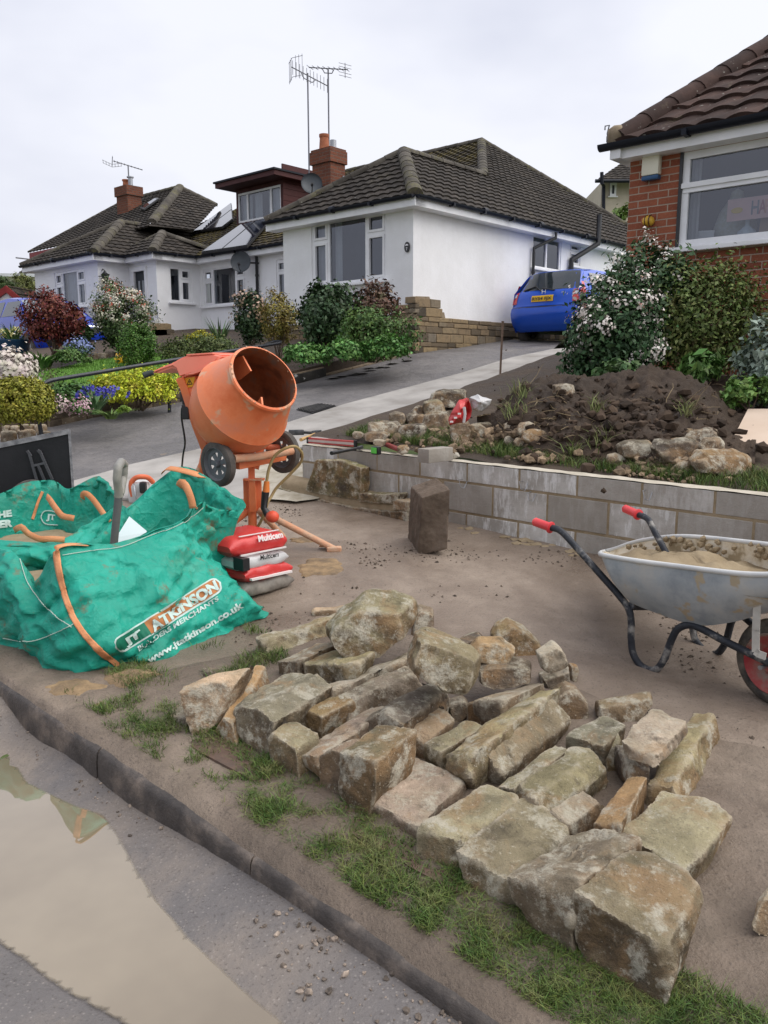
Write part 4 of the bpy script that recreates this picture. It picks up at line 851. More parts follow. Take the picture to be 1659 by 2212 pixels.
# end return of the wall and the facing in natural stone growing in front of it
STONE_RAW = (lambda s: None)
def stone_mat():
    s = Sh('sandstone'); v = coords(s); oi = s.n('ObjectInfo'); rnd = oi.outputs['Random']
    mp_ = s.n('Mapping', Vector=v); s.set(mp_.inputs['Location'], s.n('CombineXYZ', X=s.math('MULTIPLY', rnd, 91), Y=s.math('MULTIPLY', rnd, 57), Z=s.math('MULTIPLY', rnd, 33)).outputs[0]); v = mp_.outputs[0]
    base = oi.outputs['Color']
    big = s.noise(v, 4.5, 8, .68, .5); mid = s.noise(v, 16, 8, .7); fine = s.noise(v, 110, 5, .7)
    c = s.n('HueSaturation', Color=base, Value=s.ramp(big, [(.30, .42), (.48, .86), (.62, 1.12), (.74, 1.5)])).outputs[0]
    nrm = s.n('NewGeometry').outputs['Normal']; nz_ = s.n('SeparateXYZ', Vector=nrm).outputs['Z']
    bed = s.math('MULTIPLY', s.ramp(nz_, [(.25, 1), (.62, 0)]), s.ramp(s.noise(v, 4.1, 6, .65), [(.34, .35), (.56, 1)]))        # ochre brown breaks, with shade painted into the steep sides to darken them
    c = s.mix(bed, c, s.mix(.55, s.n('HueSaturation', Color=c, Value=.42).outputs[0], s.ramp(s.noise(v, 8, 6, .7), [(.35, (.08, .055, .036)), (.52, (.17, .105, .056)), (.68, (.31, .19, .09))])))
    c = s.mix(s.ramp(s.noise(v, 3.1, 7, .7, 1.2), [(.50, 0), (.62, .62)]), c, (.36, .225, .115))            # rusty buff patches
    c = s.mix(s.ramp(s.noise(v, 5.3, 8, .75, .4), [(.54, 0), (.66, .8)]), c, (.075, .06, .046))           # dark weathering
    c = s.mix(s.math('MULTIPLY', s.ramp(s.noise(v, 7.5, 8, .75), [(.50, 0), (.58, .8)]), s.ramp(mid, [(.38, 0), (.53, 1)])), c, (.56, .52, .42))   # pale lichen crust
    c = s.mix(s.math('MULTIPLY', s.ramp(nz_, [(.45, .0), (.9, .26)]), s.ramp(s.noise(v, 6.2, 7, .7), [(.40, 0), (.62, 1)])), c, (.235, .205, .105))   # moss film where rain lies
    c = s.mix(s.ramp(fine, [(.58, 0), (.72, .6)]), c, (.06, .05, .04)); c = s.mix(s.ramp(s.noise(v, 75, 4, .6), [(.62, 0), (.7, .5)]), c, (.62, .56, .45))
    pt_ = s.n('NewGeometry').outputs['Pointiness']; c = s.mix(s.math('MULTIPLY', s.ramp(pt_, [(.515, 0), (.57, .85)]), s.ramp(mid, [(.35, .2), (.6, 1)])), c, (.52, .45, .34)); c = s.mix(s.ramp(pt_, [(.42, .9), (.49, 0)]), c, (.05, .04, .032))   # worn pale edges, darker hollows
    h = s.math('ADD', s.math('MULTIPLY', mid, 1.3), s.math('MULTIPLY', fine, .45)); s.bump(h, 1., .02)
    return s.out(Base_Color=c, Roughness=.85, Specular_IOR_Level=.25)
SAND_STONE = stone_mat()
def rock_mesh(pts, vox=None, a1=.0075, a2=.0045, seed=0., chipk=.018, grow=1.06, facets=7):
    """a rough block: convex hull of pts, remeshed and roughened"""
    gc = sum(pts, Vector())/len(pts); pts = [gc+(p-gc)*grow for p in pts]; bm = bmesh.new(); vs = [bm.verts.new(p) for p in pts]; r = bmesh.ops.convex_hull(bm, input=vs)
    bmesh.ops.delete(bm, geom=[g for g in set(r['geom_interior']+r['geom_unused']) if isinstance(g, bmesh.types.BMVert)], context='VERTS')
    me = bpy.data.meshes.new('rock')
    cz_ = sum((v.co for v in bm.verts), Vector())/len(bm.verts); rs = random.Random(int(seed*1000)); sz_r = max((v.co-cz_).length for v in bm.verts)
    for _ in range(facets):
        v = rs.choice(list(bm.verts)); no = (v.co-cz_).normalized()+Vector((rs.uniform(-.5, .5), rs.uniform(-.5, .5), rs.uniform(-.5, .5))); no.normalize(); m_ = max((q.co-cz_).dot(no) for q in bm.verts)
        bmesh.ops.bisect_plane(bm, geom=bm.verts[:]+bm.edges[:]+bm.faces[:], plane_co=cz_+no*(m_-sz_r*rs.uniform(.03, .11)), plane_no=no, clear_outer=True); pp_ = [v.co.copy() for v in bm.verts]; bm.free(); bm = bmesh.new(); vs = [bm.verts.new(p) for p in pp_]; r = bmesh.ops.convex_hull(bm, input=vs); bmesh.ops.delete(bm, geom=[g for g in set(r['geom_interior']+r['geom_unused']) if isinstance(g, bmesh.types.BMVert)], context='VERTS')
    bm.to_mesh(me); bm.free(); o = bpy.data.objects.new('rock', me); COL.objects.link(o)
    dims = np.ptp(np.array(pts), axis=0); size = float(np.sort(dims)[1])
    md = o.modifiers.new('r', 'REMESH'); md.mode = 'VOXEL'; md.voxel_size = vox or max(.0065, size/34)
    sm = o.modifiers.new('s', 'SMOOTH'); sm.factor = .35; sm.iterations = 1
    m2 = bpy.data.meshes.new_from_object(o.evaluated_get(bpy.context.evaluated_depsgraph_get())); bpy.data.objects.remove(o); bpy.data.meshes.remove(me)
    k = min(1.5, max(.35, size/.26)); off = Vector((seed*7.3, seed*3.1, seed))
    for v in m2.vertices:
        p = v.co+off
        n1 = noise.fractal(p*5.5, 1., 2., 3); n2 = noise.noise(p*17); n3 = noise.noise(p*44)
        chip = max(0, noise.noise(p*8.5+Vector((9, 9, 9)))-.28)
        v.co += v.normal*k*(a1*n1*1.3+a2*n2+.0022*n3-chipk*chip)
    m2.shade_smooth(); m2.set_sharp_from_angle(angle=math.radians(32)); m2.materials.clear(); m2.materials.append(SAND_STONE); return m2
STN = [0]
def place_rock(name, pts, label, color, group=None, cat='stone', vox=None, parent=None, **kw):
    STN[0] += 1; c = sum(pts, Vector())/len(pts); c.z = min(p.z for p in pts)
    if parent is not None: base = Vector(parent.location)
    else: base = c
    me = rock_mesh([p-base for p in pts], vox, seed=STN[0]*.37, **kw); o = bpy.data.objects.new(name, me)
    link(o, parent)
    if parent is None: o.location = base; tag(o, label, cat, group)
    o.color = tuple(color)+(1,); return o
CO = dict((k_, tuple(min(.62, x_*1.42) for x_ in v_)) for k_, v_ in dict(grey=(.27, .225, .17), brown=(.22, .162, .112), tan=(.40, .29, .19), orange=(.38, .235, .115), olive=(.25, .215, .115), dark=(.115, .092, .074), pale=(.44, .37, .275), pink=(.33, .255, .195), moss=(.28, .245, .155), yel=(.32, .27, .15)).items())
def stoneB(conv_, F, k, B, label, col, h=0., bs=1., yaw=0., rise=0., top=None, **kw):
    """front end face traced on an upright plane across the stone, drawn back to point B"""
    F = [conv_(*f) for f in F]; B = conv_(*B); low = max(F, key=lambda q: q[1]); Q = G(low[0], low[1], h) if not top else G(F[k][0], F[k][1], top)
    n = -V3; n = Vector((n.x*math.cos(yaw)-n.y*math.sin(yaw), n.x*math.sin(yaw)+n.y*math.cos(yaw), 0)); n = (n-Z3*-.10).normalized()
    f3 = [onplane(x, y, Q, n) for x, y in F]; pn = (Z3-Vector((0, .07, 0))-V3*(.0+rise)).normalized()
    b3 = onplane(B[0], B[1], f3[k], pn); e = b3-f3[k]; c = f3[k]
    back = [c+e+(p-c)*bs for p in f3]
    if top:
        ext = [Vector((p.x, p.y, H(p.x, p.y)+.01)) for p in f3+back]; cc_ = sum(ext, Vector())/len(ext); back += [cc_+(p-cc_)*.9+Z3*0 for p in ext if True]
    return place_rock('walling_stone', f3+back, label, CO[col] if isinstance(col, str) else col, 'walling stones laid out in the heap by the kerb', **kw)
def stoneC(conv_, poly, t, label, col, h=0., bs=.8, dn=(0, 1, 0), low=None, top=None, **kw):
    """outline facing the street, given depth t"""
    F = [conv_(*f) for f in poly]; lo = max(F, key=lambda q: q[1]); tp_ = min(F, key=lambda q: q[1]); Q = G(lo[0], lo[1], h) if not top else G(tp_[0], tp_[1], top); n = Vector((.15, -1, .35)).normalized()
    f3 = [onplane(x, y, Q, n) for x, y in F]; c = sum(f3, Vector())/len(f3); d = Vector(dn).normalized()
    m = [c+d*t*.45+(p-c)*1.0 for p in f3]; b = [c+d*t+(p-c)*bs-Z3*.02 for p in f3]; f4 = [c+(p-c)*.86 for p in f3]
    if top: ext = [Vector((p.x, p.y, min(p.z, H(p.x, p.y)+.01))) for p in m+b]; cc_ = sum(ext, Vector())/len(ext); b += [cc_+(p-cc_)*.85 for p in ext]
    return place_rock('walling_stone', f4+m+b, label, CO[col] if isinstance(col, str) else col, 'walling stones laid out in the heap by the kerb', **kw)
A, B_, C_, D_ = Z1, Z2, Z3_, Z4
stoneB(A, [(90, 955), (112, 1035), (230, 1075), (240, 960)], 0, (165, 865), 'small grey stone tucked behind the leftmost tan stone of the front row', 'grey')
stoneC(A, [(160, 770), (185, 930), (262, 1128), (325, 1142), (447, 1045), (560, 830), (640, 650), (560, 660), (300, 725)], .16, 'smooth tan stone leaning at the left end of the front row', 'tan', dn=(.3, 1, 0))
stoneB(A, [(442, 1075), (480, 1165), (565, 1180), (605, 1160), (570, 1000), (505, 960)], 2 if 0 else 5, (745, 575), 'narrow grey and orange wedge between the leaning tan stone and the big lichened block', 'orange', bs=.9)
stoneB(A, [(545, 890), (570, 1010), (595, 1130), (690, 1240), (780, 1268), (818, 1250), (870, 1010), (770, 905)], 0, (965, 648), 'big grey green block with pale lichen near the left end of the front row', (.27, .24, .17))
stoneB(A, [(820, 1065), (822, 1290), (905, 1395), (1000, 1435), (1048, 1400), (1025, 1230), (1010, 1185), (860, 1085)], 0, (985, 972), 'squat mossy cube with an orange chipped foot in the front row', 'moss')
stoneB(A, [(1015, 1240), (1035, 1330), (1060, 1420), (1165, 1485), (1195, 1475), (1205, 1250), (1150, 1225)], 0, (1540, 900), 'long purple brown stone right of the squat mossy cube', 'pink', bs=.85)
stoneB(A, [(1195, 1255), (1200, 1500), (1290, 1570), (1345, 1582), (1352, 1230), (1290, 1190)], 5, (1490, 1100), 'narrow brown stone squeezed between the purple brown stone and the tall cracked one', 'brown')
stoneB(A, [(1345, 1225), (1348, 1600), (1395, 1642), (1490, 1655), (1552, 1722), (1600, 1500), (1600, 1288)], 0, (1628, 1023), 'tall dark olive stone with a long crack down its face', (.19, .16, .095))
stoneB(D_, [(125, 610), (112, 690), (125, 760), (200, 840), (330, 910), (465, 940), (470, 790), (400, 765), (280, 680)], 0, (478, 288), 'broad pinkish flat topped stone with an orange scar on its right edge', 'pink')
stoneB(D_, [(468, 790), (475, 960), (520, 1060), (690, 1165), (738, 1130), (752, 1000), (705, 905), (560, 840)], 0, (960, 490), 'long mossy oblong block with a chipped orange corner in the front row', 'moss')
stoneB(D_, [(750, 945), (800, 1070), (850, 1240), (1000, 1350), (1150, 1440), (1190, 1440), (1178, 1290), (1130, 1180), (900, 1060)], 0, (1215, 580), 'wide flat olive stone third from the right end of the front row', (.28, .235, .15))
stoneB(D_, [(1130, 1160), (1150, 1300), (1210, 1450), (1290, 1640), (1530, 1750), (1578, 1700), (1585, 1240), (1480, 1190), (1300, 1180)], 0, (1620, 820), 'bluish topped stone with broad rusty streaks down its front', (.25, .20, .14))
stoneB(C_, [(265, 1540), (258, 1750), (275, 1960), (390, 2170), (560, 2290), (800, 2390), (930, 2355), (975, 2150), (920, 1960), (600, 1800)], 0, (740, 1230), 'largest boulder at the right end of the front row, mossy top and rust band', (.25, .205, .13), bs=.66)
stoneB(C_, [(545, 1170), (560, 1400), (880, 1500), (1040, 1440), (930, 1345), (760, 1260)], 0, (930, 798), 'large grey green stone with notched edge behind the largest boulder', 'moss', top=0.110)
stoneB(C_, [(375, 1110), (400, 1250), (560, 1280), (600, 1080), (520, 1120)], 0, (640, 742), 'upright wedge crusted with white lichen and one orange side', 'orange', bs=.75, top=0.104)
stoneB(C_, [(100, 975), (105, 1130), (230, 1215), (225, 1075)], 0, (335, 812), 'plain grey stone with a pale chip lying on top of it', 'grey', top=0.104)
stoneB(B_, [(925, 1478), (930, 1640), (1100, 1720), (1180, 1680), (1090, 1545)], 0, (1380, 1160), 'long stone with a bluish broken side and a dished ochre end', (.30, .26, .15), top=0.120)
stoneB(B_, [(815, 1460), (820, 1600), (925, 1640), (940, 1480)], 0, (1245, 1157), 'low thin slab lying under the stone with the bluish broken side', 'moss', top=0.094)
stoneB(B_, [(593, 1175), (600, 1340), (690, 1440), (800, 1462), (850, 1380), (735, 1195)], 5, (1228, 835), 'longest cream edged stone in the middle of the heap', (.28, .225, .145), top=0.135)
stoneB(B_, [(405, 1245), (430, 1280), (590, 1330), (620, 1240)], 0, (1075, 765), 'green topped strip of stone along the left of the longest one', 'yel', top=0.120)
stoneC(B_, [(1240, 810), (1330, 760), (1400, 785), (1485, 890), (1478, 985), (1290, 1110), (1250, 1100)], .16, 'rounded stone at the far end of the longest cream edged stone', 'brown', top=0.125)
stoneB(B_, [(290, 1155), (300, 1230), (400, 1245), (415, 1210)], 0, (597, 990), 'small flat green stone beside the green topped strip', 'moss', top=0.104)
stoneB(B_, [(140, 1020), (150, 1120), (280, 1200), (300, 1150), (235, 1060)], 0, (345, 868), 'tan stone with an orange flaw behind the tall cracked stone', 'tan', top=0.114)
stoneB(B_, [(-140, 990), (-110, 1070), (0, 1075), (140, 1020), (0, 920)], 0, (275, 735), 'dark lichen spotted stone in the middle left of the heap', (.19, .155, .12), bs=.75, top=0.115)
stoneC(B_, [(460, 880), (580, 840), (612, 880), (602, 990), (500, 1020)], .12, 'small round grey stone wedged left of the dark ended block', 'grey', top=0.094)
stoneB(B_, [(605, 865), (612, 985), (665, 1025), (735, 1000), (750, 870)], 0, (800, 800), 'dark ended block under the thin grey slab', 'brown', top=0.104)
stoneB(B_, [(655, 850), (660, 880), (860, 885), (862, 845)], 0, (1060, 715), 'thin grey slab beyond the dark ended block', 'grey', bs=.55, top=0.125)
stoneC(B_, [(185, 640), (200, 560), (240, 420), (300, 405), (370, 430), (500, 490), (640, 530), (690, 580), (725, 640), (690, 680), (640, 800), (580, 840), (440, 820), (280, 710)], .26, 'tilted blue and yellow boulder perched on top of the heap', (.30, .25, .15), h=0.24)
stoneC(B_, [(625, 510), (690, 430), (850, 425), (960, 500), (905, 580), (760, 590), (690, 570)], .16, 'flat orange stone lying on the dark slab right of the perched boulder', (.46, .30, .15), h=0.2)
stoneC(B_, [(665, 640), (690, 750), (780, 785), (1065, 720), (1070, 620), (1000, 590), (750, 600)], .2, 'dark sided muddy slab carrying the flat orange stone', (.20, .155, .115), h=0.12)
stoneC(B_, [(790, 410), (830, 340), (920, 300), (1020, 350), (1110, 430), (1150, 470), (1080, 580), (930, 590)], .22, 'round topped half orange boulder at the back of the heap', (.34, .24, .12), top=0.140)
stoneC(B_, [(1110, 520), (1230, 445), (1290, 480), (1340, 590), (1330, 620), (1210, 665), (1155, 655)], .13, 'pale cube stacked on another at the back right of the heap', 'pale', h=0.18)
stoneC(B_, [(1140, 690), (1345, 622), (1350, 750), (1240, 800), (1180, 760)], .15, 'grey stone under the pale cube', 'grey', top=0.094)
stoneC(B_, [(1345, 590), (1400, 600), (1410, 640), (1390, 720), (1350, 710)], .08, 'small rusty chip right of the pale cube', 'orange')
stoneC(B_, [(480, 460), (700, 378), (745, 415), (600, 510), (520, 490)], .15, 'dark flat stone behind the perched boulder', 'dark', h=.05)
stoneC(A, [(1240, 380), (1330, 270), (1460, 180), (1530, 128), (1750, 140), (1885, 170), (1895, 290), (1850, 380), (1700, 500), (1640, 560), (1500, 605), (1330, 540), (1260, 460)], .32, 'great mossy boulder sitting high at the back left of the heap', (.29, .25, .145), h=0.13)
stoneC(B_, [(225, 230), (260, 195), (360, 215), (362, 390), (330, 410), (200, 420)], .2, 'rusty brown block behind the great mossy boulder', 'brown')
stoneB(A, [(735, 390), (740, 490), (770, 525), (830, 522), (800, 400)], 0, (1290, 225), 'long pale oblong stone at the far left of the heap', (.40, .34, .21))
stoneB(A, [(870, 570), (890, 640), (1030, 650), (1040, 560)], 0, (1170, 440), 'grey stone lying below the long pale oblong one', 'grey', top=0.083)
stoneB(A, [(1035, 580), (1045, 650), (1175, 765), (1440, 685), (1450, 590), (1150, 640)], 0, (1250, 497), 'green and yellow topped block below the great mossy boulder', 'yel', bs=.8, top=0.104)
stoneB(A, [(1180, 770), (1200, 820), (1290, 800), (1290, 760)], 0, (1850, 500), 'long thin grey slab left of the pinkish beam shaped stone', 'grey', top=0.125)
stoneB(A, [(1285, 800), (1300, 900), (1365, 1010), (1425, 1000), (1390, 850)], 0, (1790, 600), 'long pinkish beam shaped stone in the second row', (.33, .27, .205), top=0.130)
stoneB(A, [(1035, 920), (1050, 990), (1195, 1060), (1215, 960), (1120, 915)], 0, (1275, 805), 'orange sided stone right of the big lichened block', (.36, .25, .12), top=0.099)
stoneC(A, [(1190, 1015), (1250, 995), (1335, 1005), (1345, 1030), (1280, 1080), (1210, 1115), (1190, 1060)], .08, 'small rusty chip below the orange sided stone', 'orange')
stoneC(A, [(295, 690), (350, 625), (440, 640), (520, 660), (330, 720)], .1, 'small dark grey stone behind the leaning tan one', 'dark')
stoneC(A, [(1120, 215), (1160, 190), (1450, 170), (1460, 200), (1150, 250)], .1, 'thin flat stone lying flat at the very back left of the heap', 'tan')
stoneC(C_, [(385, 235), (830, 160), (848, 205), (740, 330), (620, 390), (420, 300)], .12, 'long dark fronted flagstone at the back right of the heap', (.26, .19, .115))
stoneB(C_, [(205, 430), (205, 490), (430, 560), (470, 520), (440, 495)], 0, (500, 287), 'smooth grey stone in front of the dark fronted flagstone', (.27, .25, .175), bs=.62, top=0.114)
stoneB(C_, [(585, 490), (590, 590), (830, 690), (850, 680), (845, 590), (620, 540)], 0, (820, 235), 'cream white stone lying on top at the right of the heap', (.48, .39, .29), h=.15)
stoneC(C_, [(645, 620), (820, 660), (810, 840), (700, 830), (640, 740)], .22, 'dark brown stone underneath the cream white one', 'dark', top=0.125)
stoneC(C_, [(465, 530), (600, 440), (600, 590), (640, 640), (620, 780), (510, 840), (480, 600)], .22, 'olive stone left of the cream white one', 'olive', top=0.125)
stoneB(C_, [(810, 770), (800, 980), (1040, 1070), (985, 785)], 0, (1150, 225), 'long yellow green stone at the right edge of the heap', 'yel', bs=.9)
stoneC(C_, [(1520, 1830), (1560, 1680), (1659, 1560), (1760, 1560), (1760, 1930), (1600, 1890)], .14, 'pale stone cut by the right edge of the photo, lying alone on the mud', 'pale', dn=(.8, 1, 0), bs=.6)
# fill between: chips and earth under the heap
crumbs('stone_chips', rnd_ab(420, -2.9, .1, 1.75, 3.0, lambda x, y: H(x, y)+.005, clump(2.)), .006, .022, mat('chips', [(.12, .09, .06), (.24, .18, .11)], 30, .9, tone=.5))
# rusty sheet under the front row
mb = MB(); RUST = mat('rusty_sheet', [(.085, .06, .047), (.14, .09, .067), (.09, .066, .052)], 9, .45, .3, 50); p0 = G(*Z1(305, 1150)); p1 = G(1430, 2150); dv = (p1-p0); dv.z = 0; dv.normalize(); nv = Vector((-dv.y, dv.x, 0)); 
if nv.y < 0: nv = -nv
rows = []
for f in np.linspace(0, 1, 30):
    row = []
    for k in (-.055, -.054, .06, .12):
        p = p0+(p1-p0)*f+nv*k; row.append(Vector((p.x, p.y, H(p.x, p.y)+(.026 if k > -.0545 else .0)+.003*noise.noise(Vector((f*20, k*4, 0))))))
    rows.append(row)
mb.grid(rows, 0); top(mb, 'steel_sheet', RUST, 'rusty brown sheet lying under the front row of walling stones', 'sheet')
# ---------------------------------------------------------------- muddy upright block and the new facing stones
def pier():
    px = [(889, 1056), (878, 1188), (904, 1197), (965, 1183), (970, 1058), (912, 1078)]
    lo = G(904, 1197); n = Vector((-.35, -1, 0)).normalized(); f = [onplane(*q, lo, n) for q in ((912, 1078), (905, 1197), (965, 1182), (970, 1060))]
    ex = onplane(889, 1053, f[0], (Z3-Vector((0, .07, 0))).normalized())-f[0]; pts = f+[p+ex for p in f]
    place_rock('concrete_block', pts, 'mud brown rectangular block standing on end in front of the block wall', (.105, .08, .06), cat='block', vox=.009, a1=.002, a2=.002, chipk=.0, facets=0).data.materials[0] = mat('muddy_concrete', [(.075, .054, .038), (.125, .092, .066), (.17, .13, .10)], 5, .85, .5, 45)
pier()
mb_stone = thing('facing_wall', 'start of a natural stone facing, two courses high, against the left end of the block wall', 'wall', G(760, 1115))
def facing(px, col, th=.12, zoom=conv(597.2, 763.1, .36), off=.14):
    q = [onplane(*zoom(*p), W(0, bW-off), -V3) for p in px]; place_rock('facing_stone', q+[p+V3*th for p in q], None, CO[col] if isinstance(col, str) else col, parent=mb_stone, vox=.010, a1=.005, chipk=.01, facets=0)
facing([(180, 820), (240, 645), (380, 650), (500, 690), (495, 880), (300, 850)], (.22, .205, .09), .1, off=.13)
facing([(500, 840), (720, 848), (715, 905), (500, 890)], (.20, .165, .09)); facing([(0, 800), (85, 830), (90, 905), (0, 890)], (.36, .32, .2))
facing([(88, 835), (265, 885), (262, 935), (90, 905)], 'dark'); facing([(270, 880), (440, 920), (425, 975), (265, 940)], 'brown'); facing([(445, 920), (605, 945), (600, 1022), (445, 985)], 'brown'); facing([(612, 945), (780, 950), (785, 1065), (615, 1025)], (.13, .11, .08)); facing([(700, 880), (790, 892), (790, 950), (700, 940)], 'tan')
mb = MB(); rows = []
for x in np.linspace(-.15, 1.42, 40):
    row = []
    for d_, z in ((.125, 0.0), (.125, .10), (.115, .13+.02*noise.noise(Vector((x*7, 0, 0)))), (.06, .15), (.0, .15)):
        p = W(aW0+x, bW-d_); row.append(Vector((p.x, p.y, H(p.x, p.y)+z-.02)))
    rows.append(row)
mb.grid(rows, 0); mb.build('mortar', BMORT, mb_stone, 60)
# ---------------------------------------------------------------- bulk bags
def bag_fabric():
    s = Sh('green_woven_fabric'); v = coords(s)
    c = s.ramp(s.noise(v, 2.2, 5), [(.3, (.005, .22, .15)), (.58, (.012, .34, .245)), (.75, (.05, .46, .36))])
    c = s.mix(s.ramp(s.noise(v, 5.2, 8, .72), [(.57, 0), (.66, .85)]), c, (.17, .12, .06)); c = s.mix(s.ramp(s.noise(v, 3., 8, .75, .5), [(.55, 0), (.74, .45)]), c, (.16, .25, .15))
    wv = s.n('TexChecker', Vector=v, Scale=260.); rd = lambda sc_, e_: s.math('POWER', s.math('SUBTRACT', 1., s.math('ABSOLUTE', s.math('MULTIPLY_ADD', s.noise(v, sc_, 3, .5), 2., -1.))), e_)
    s.bump(s.math('ADD', s.math('ADD', s.math('MULTIPLY', wv.outputs['Fac'], .06), s.math('MULTIPLY', s.noise(v, 11, 7, .62), .6)), s.math('ADD', s.math('MULTIPLY', rd(4.5, 9.), .8), s.math('MULTIPLY', rd(9., 8.), .4))), .42, .03)
    return s.out(Base_Color=c, Roughness=.5, Specular_IOR_Level=.35)
FAB = bag_fabric(); STRAP = mat('orange_webbing', [(.62, .24, .10), (.70, .33, .16)], 9, .8, .5, 160); PRINT = mat('white_print', [(.50, .62, .58), (.34, .48, .42)], 14, .7, lo=.45, hi=.7); OPR = mat('orange_print', [(.36, .135, .04), (.42, .18, .07)], 8, .7); STITCH = mat('stitching', [(.55, .66, .58)], 5, .8)
def cat_closed(ctrl, n):
    m = len(ctrl); out = []
    for i in range(m):
        p0, p1, p2, p3 = ctrl[i-1], ctrl[i], ctrl[(i+1) % m], ctrl[(i+2) % m]
        for k in range(n):
            t = k/n; out.append(.5*((2*p1)+(p2-p0)*t+(2*p0-5*p1+4*p2-p3)*t*t+(3*p1-p0-3*p2+p3)*t**3))
    return out
def make_bag(t, rings, name='fabric', n=13, m=15, wr=.02, inner=.25, seed=0., infill=BMORT, low=False):
    """rings: bottom, ..., rim, each a closed list of control points of the same length"""
    rr = [cat_closed(r, n) for r in rings]; cols = len(rr[0]); rows = []
    def vert(j, f):
        k = f*(len(rr)-1); i = min(int(k), len(rr)-2); u = k-i; q = [rr[max(0, i-1)][j], rr[i][j], rr[i+1][j], rr[min(len(rr)-1, i+2)][j]]
        return .5*((2*q[1])+(q[2]-q[0])*u+(2*q[0]-5*q[1]+4*q[2]-q[3])*u*u+(3*q[1]-q[0]-3*q[2]+q[3])*u**3)
    N = m*(len(rr)-1); cen = sum(rr[-1], Vector())/cols
    for i in range(N+1): rows.append([vert(j, i/N) for j in range(cols)])
    out = []
    for i, row in enumerate(rows):
        o = []
        for j, p in enumerate(row):
            c2 = sum(row, Vector())/cols; d = (p-c2); d.z = 0; d.normalize()
            q = p+Vector((seed, 0, 0)); f = i/N
            wv = (noise.noise(Vector((q.x*3+q.z*5, q.y*3-q.z*4, q.z*2)))*1.3-abs(noise.noise(Vector((q.x*6+q.z*9, q.y*6, q.z*4))))*1.5+.9*abs(noise.noise(Vector((q.x*11-q.z*8, q.y*11+3, q.z*9))))+noise.noise(q*17)*.3)
            lowk = math.sin(q.z*95+6*noise.noise(q*2.2))*max(0, .35-f)*.5
            wv -= 1.1*max(0, 1-9*abs(noise.noise(Vector((q.x*2.1+q.z*2.6, q.y*2.1-q.z*2.2, seed+2)))))+.8*max(0, 1-8*abs(noise.noise(Vector((q.x*3.3-q.z*3., q.y*3.3+q.z*2.4, seed+7))))); o.append(p+d*wr*(wv+lowk)*(1-.5*(f > .97))+Z3*(0.008*noise.noise(q*9) if f > .9 else 0))
        out.append(o)
    rim = out[-1]; lin = []
    for k in range(1, 8):
        f = k/7; row = []
        for j, p in enumerate(rim):
            c = Vector((cen.x, cen.y, p.z)); row.append(p+(c-p)*(.03+.16*f)+Z3*(-(inner+max(0, p.z-cen.z)*.8)*f)+Vector((noise.noise(p*6+Vector((k, 0, 0))), noise.noise(p*6+Vector((0, k, 3))), 0))*.018)
        lin.append(row)
    mb = MB(); mb.grid(out+lin, .5, closed=True); fab = mb.build(name, FAB, t, 180)
    zf = cen.z-inner*.8; mb = MB(); rws = []
    for k in range(7):
        f = 1-k/6; rws.append([Vector((cen.x+(p.x-cen.x)*f*.96, cen.y+(p.y-cen.y)*f*.96, zf+.04*(1-f)+.02*noise.noise(p*5*f))) for p in lin[-1]])
    mb.grid(rws, 0, closed=True); mb.build('sand_fill', infill, t, 180)
    vv = [p for r in out+lin for p in r]; ff = []; R = len(out)+len(lin)
    for i in range(R-1):
        for j in range(cols): ff.append((i*cols+j, i*cols+(j+1) % cols, (i+1)*cols+(j+1) % cols, (i+1)*cols+j))
    return fab, BVHTree.FromPolygons([tuple(p) for p in vv], ff)
def hit(bvh, x, y, off=.004):
    r = ray(x, y).normalized(); h = bvh.ray_cast(CAM, r)
    if h[0] is None: return None
    n = h[1] if h[1].dot(r) < 0 else -h[1]
    return h[0]+n*off-r*off*.5
def interp(pts, step=3.):
    out = []
    for i in range(len(pts)-1):
        p0, p1, p2, p3 = (np.array(pts[max(0, min(len(pts)-1, k))], float) for k in (i-1, i, i+1, i+2)); m = max(2, int(np.linalg.norm(p2-p1)/step))
        for k in range(m):
            t = k/m; out.append(.5*((2*p1)+(p2-p0)*t+(2*p0-5*p1+4*p2-p3)*t*t+(3*p1-p0-3*p2+p3)*t**3))
    out.append(np.array(pts[-1], float)); return out
def draped(bvh, pts, wpx, name, m, parent, off=.006, thick=.004):
    """a band lying on the fabric along a line, width in pixels at its distance"""
    L = interp(pts); rows = []
    for i, p in enumerate(L):
        d = L[min(i+1, len(L)-1)]-L[max(0, i-1)]; d = d/max(1e-6, np.linalg.norm(d)); nn = np.array([-d[1], d[0]]); row = []
        for s_ in (-.5, -.25, 0, .25, .5):
            h = hit(bvh, *(p+nn*wpx*s_), off); 
            if h is None: row = None; break
            row.append(h)
        if row: rows.append(row)
    if len(rows) < 2: return None
    R = [rows[0]]
    for r in rows[1:]:
        if (r[2]-R[-1][2]).length < .25: R.append(r)
    mb = MB(); mb.grid(R, .5); o = mb.build(name, m, parent, 180)
    md = o.modifiers.new('s', 'SOLIDIFY'); md.thickness = thick; md.offset = -1; return o
def stitch(bvh, pts, name, parent, off=.004, r=.0022):
    L = [hit(bvh, *p, off) for p in interp(pts, 2.2)]; L = [p for p in L if p is not None]; mb = MB()
    for i in range(0, len(L)-1):
        if (L[i+1]-L[i]).length < .06: mb.tube([L[i], L[i]+(L[i+1]-L[i])*.8], r, 4, False)
    return mb.build(name, STITCH, parent)
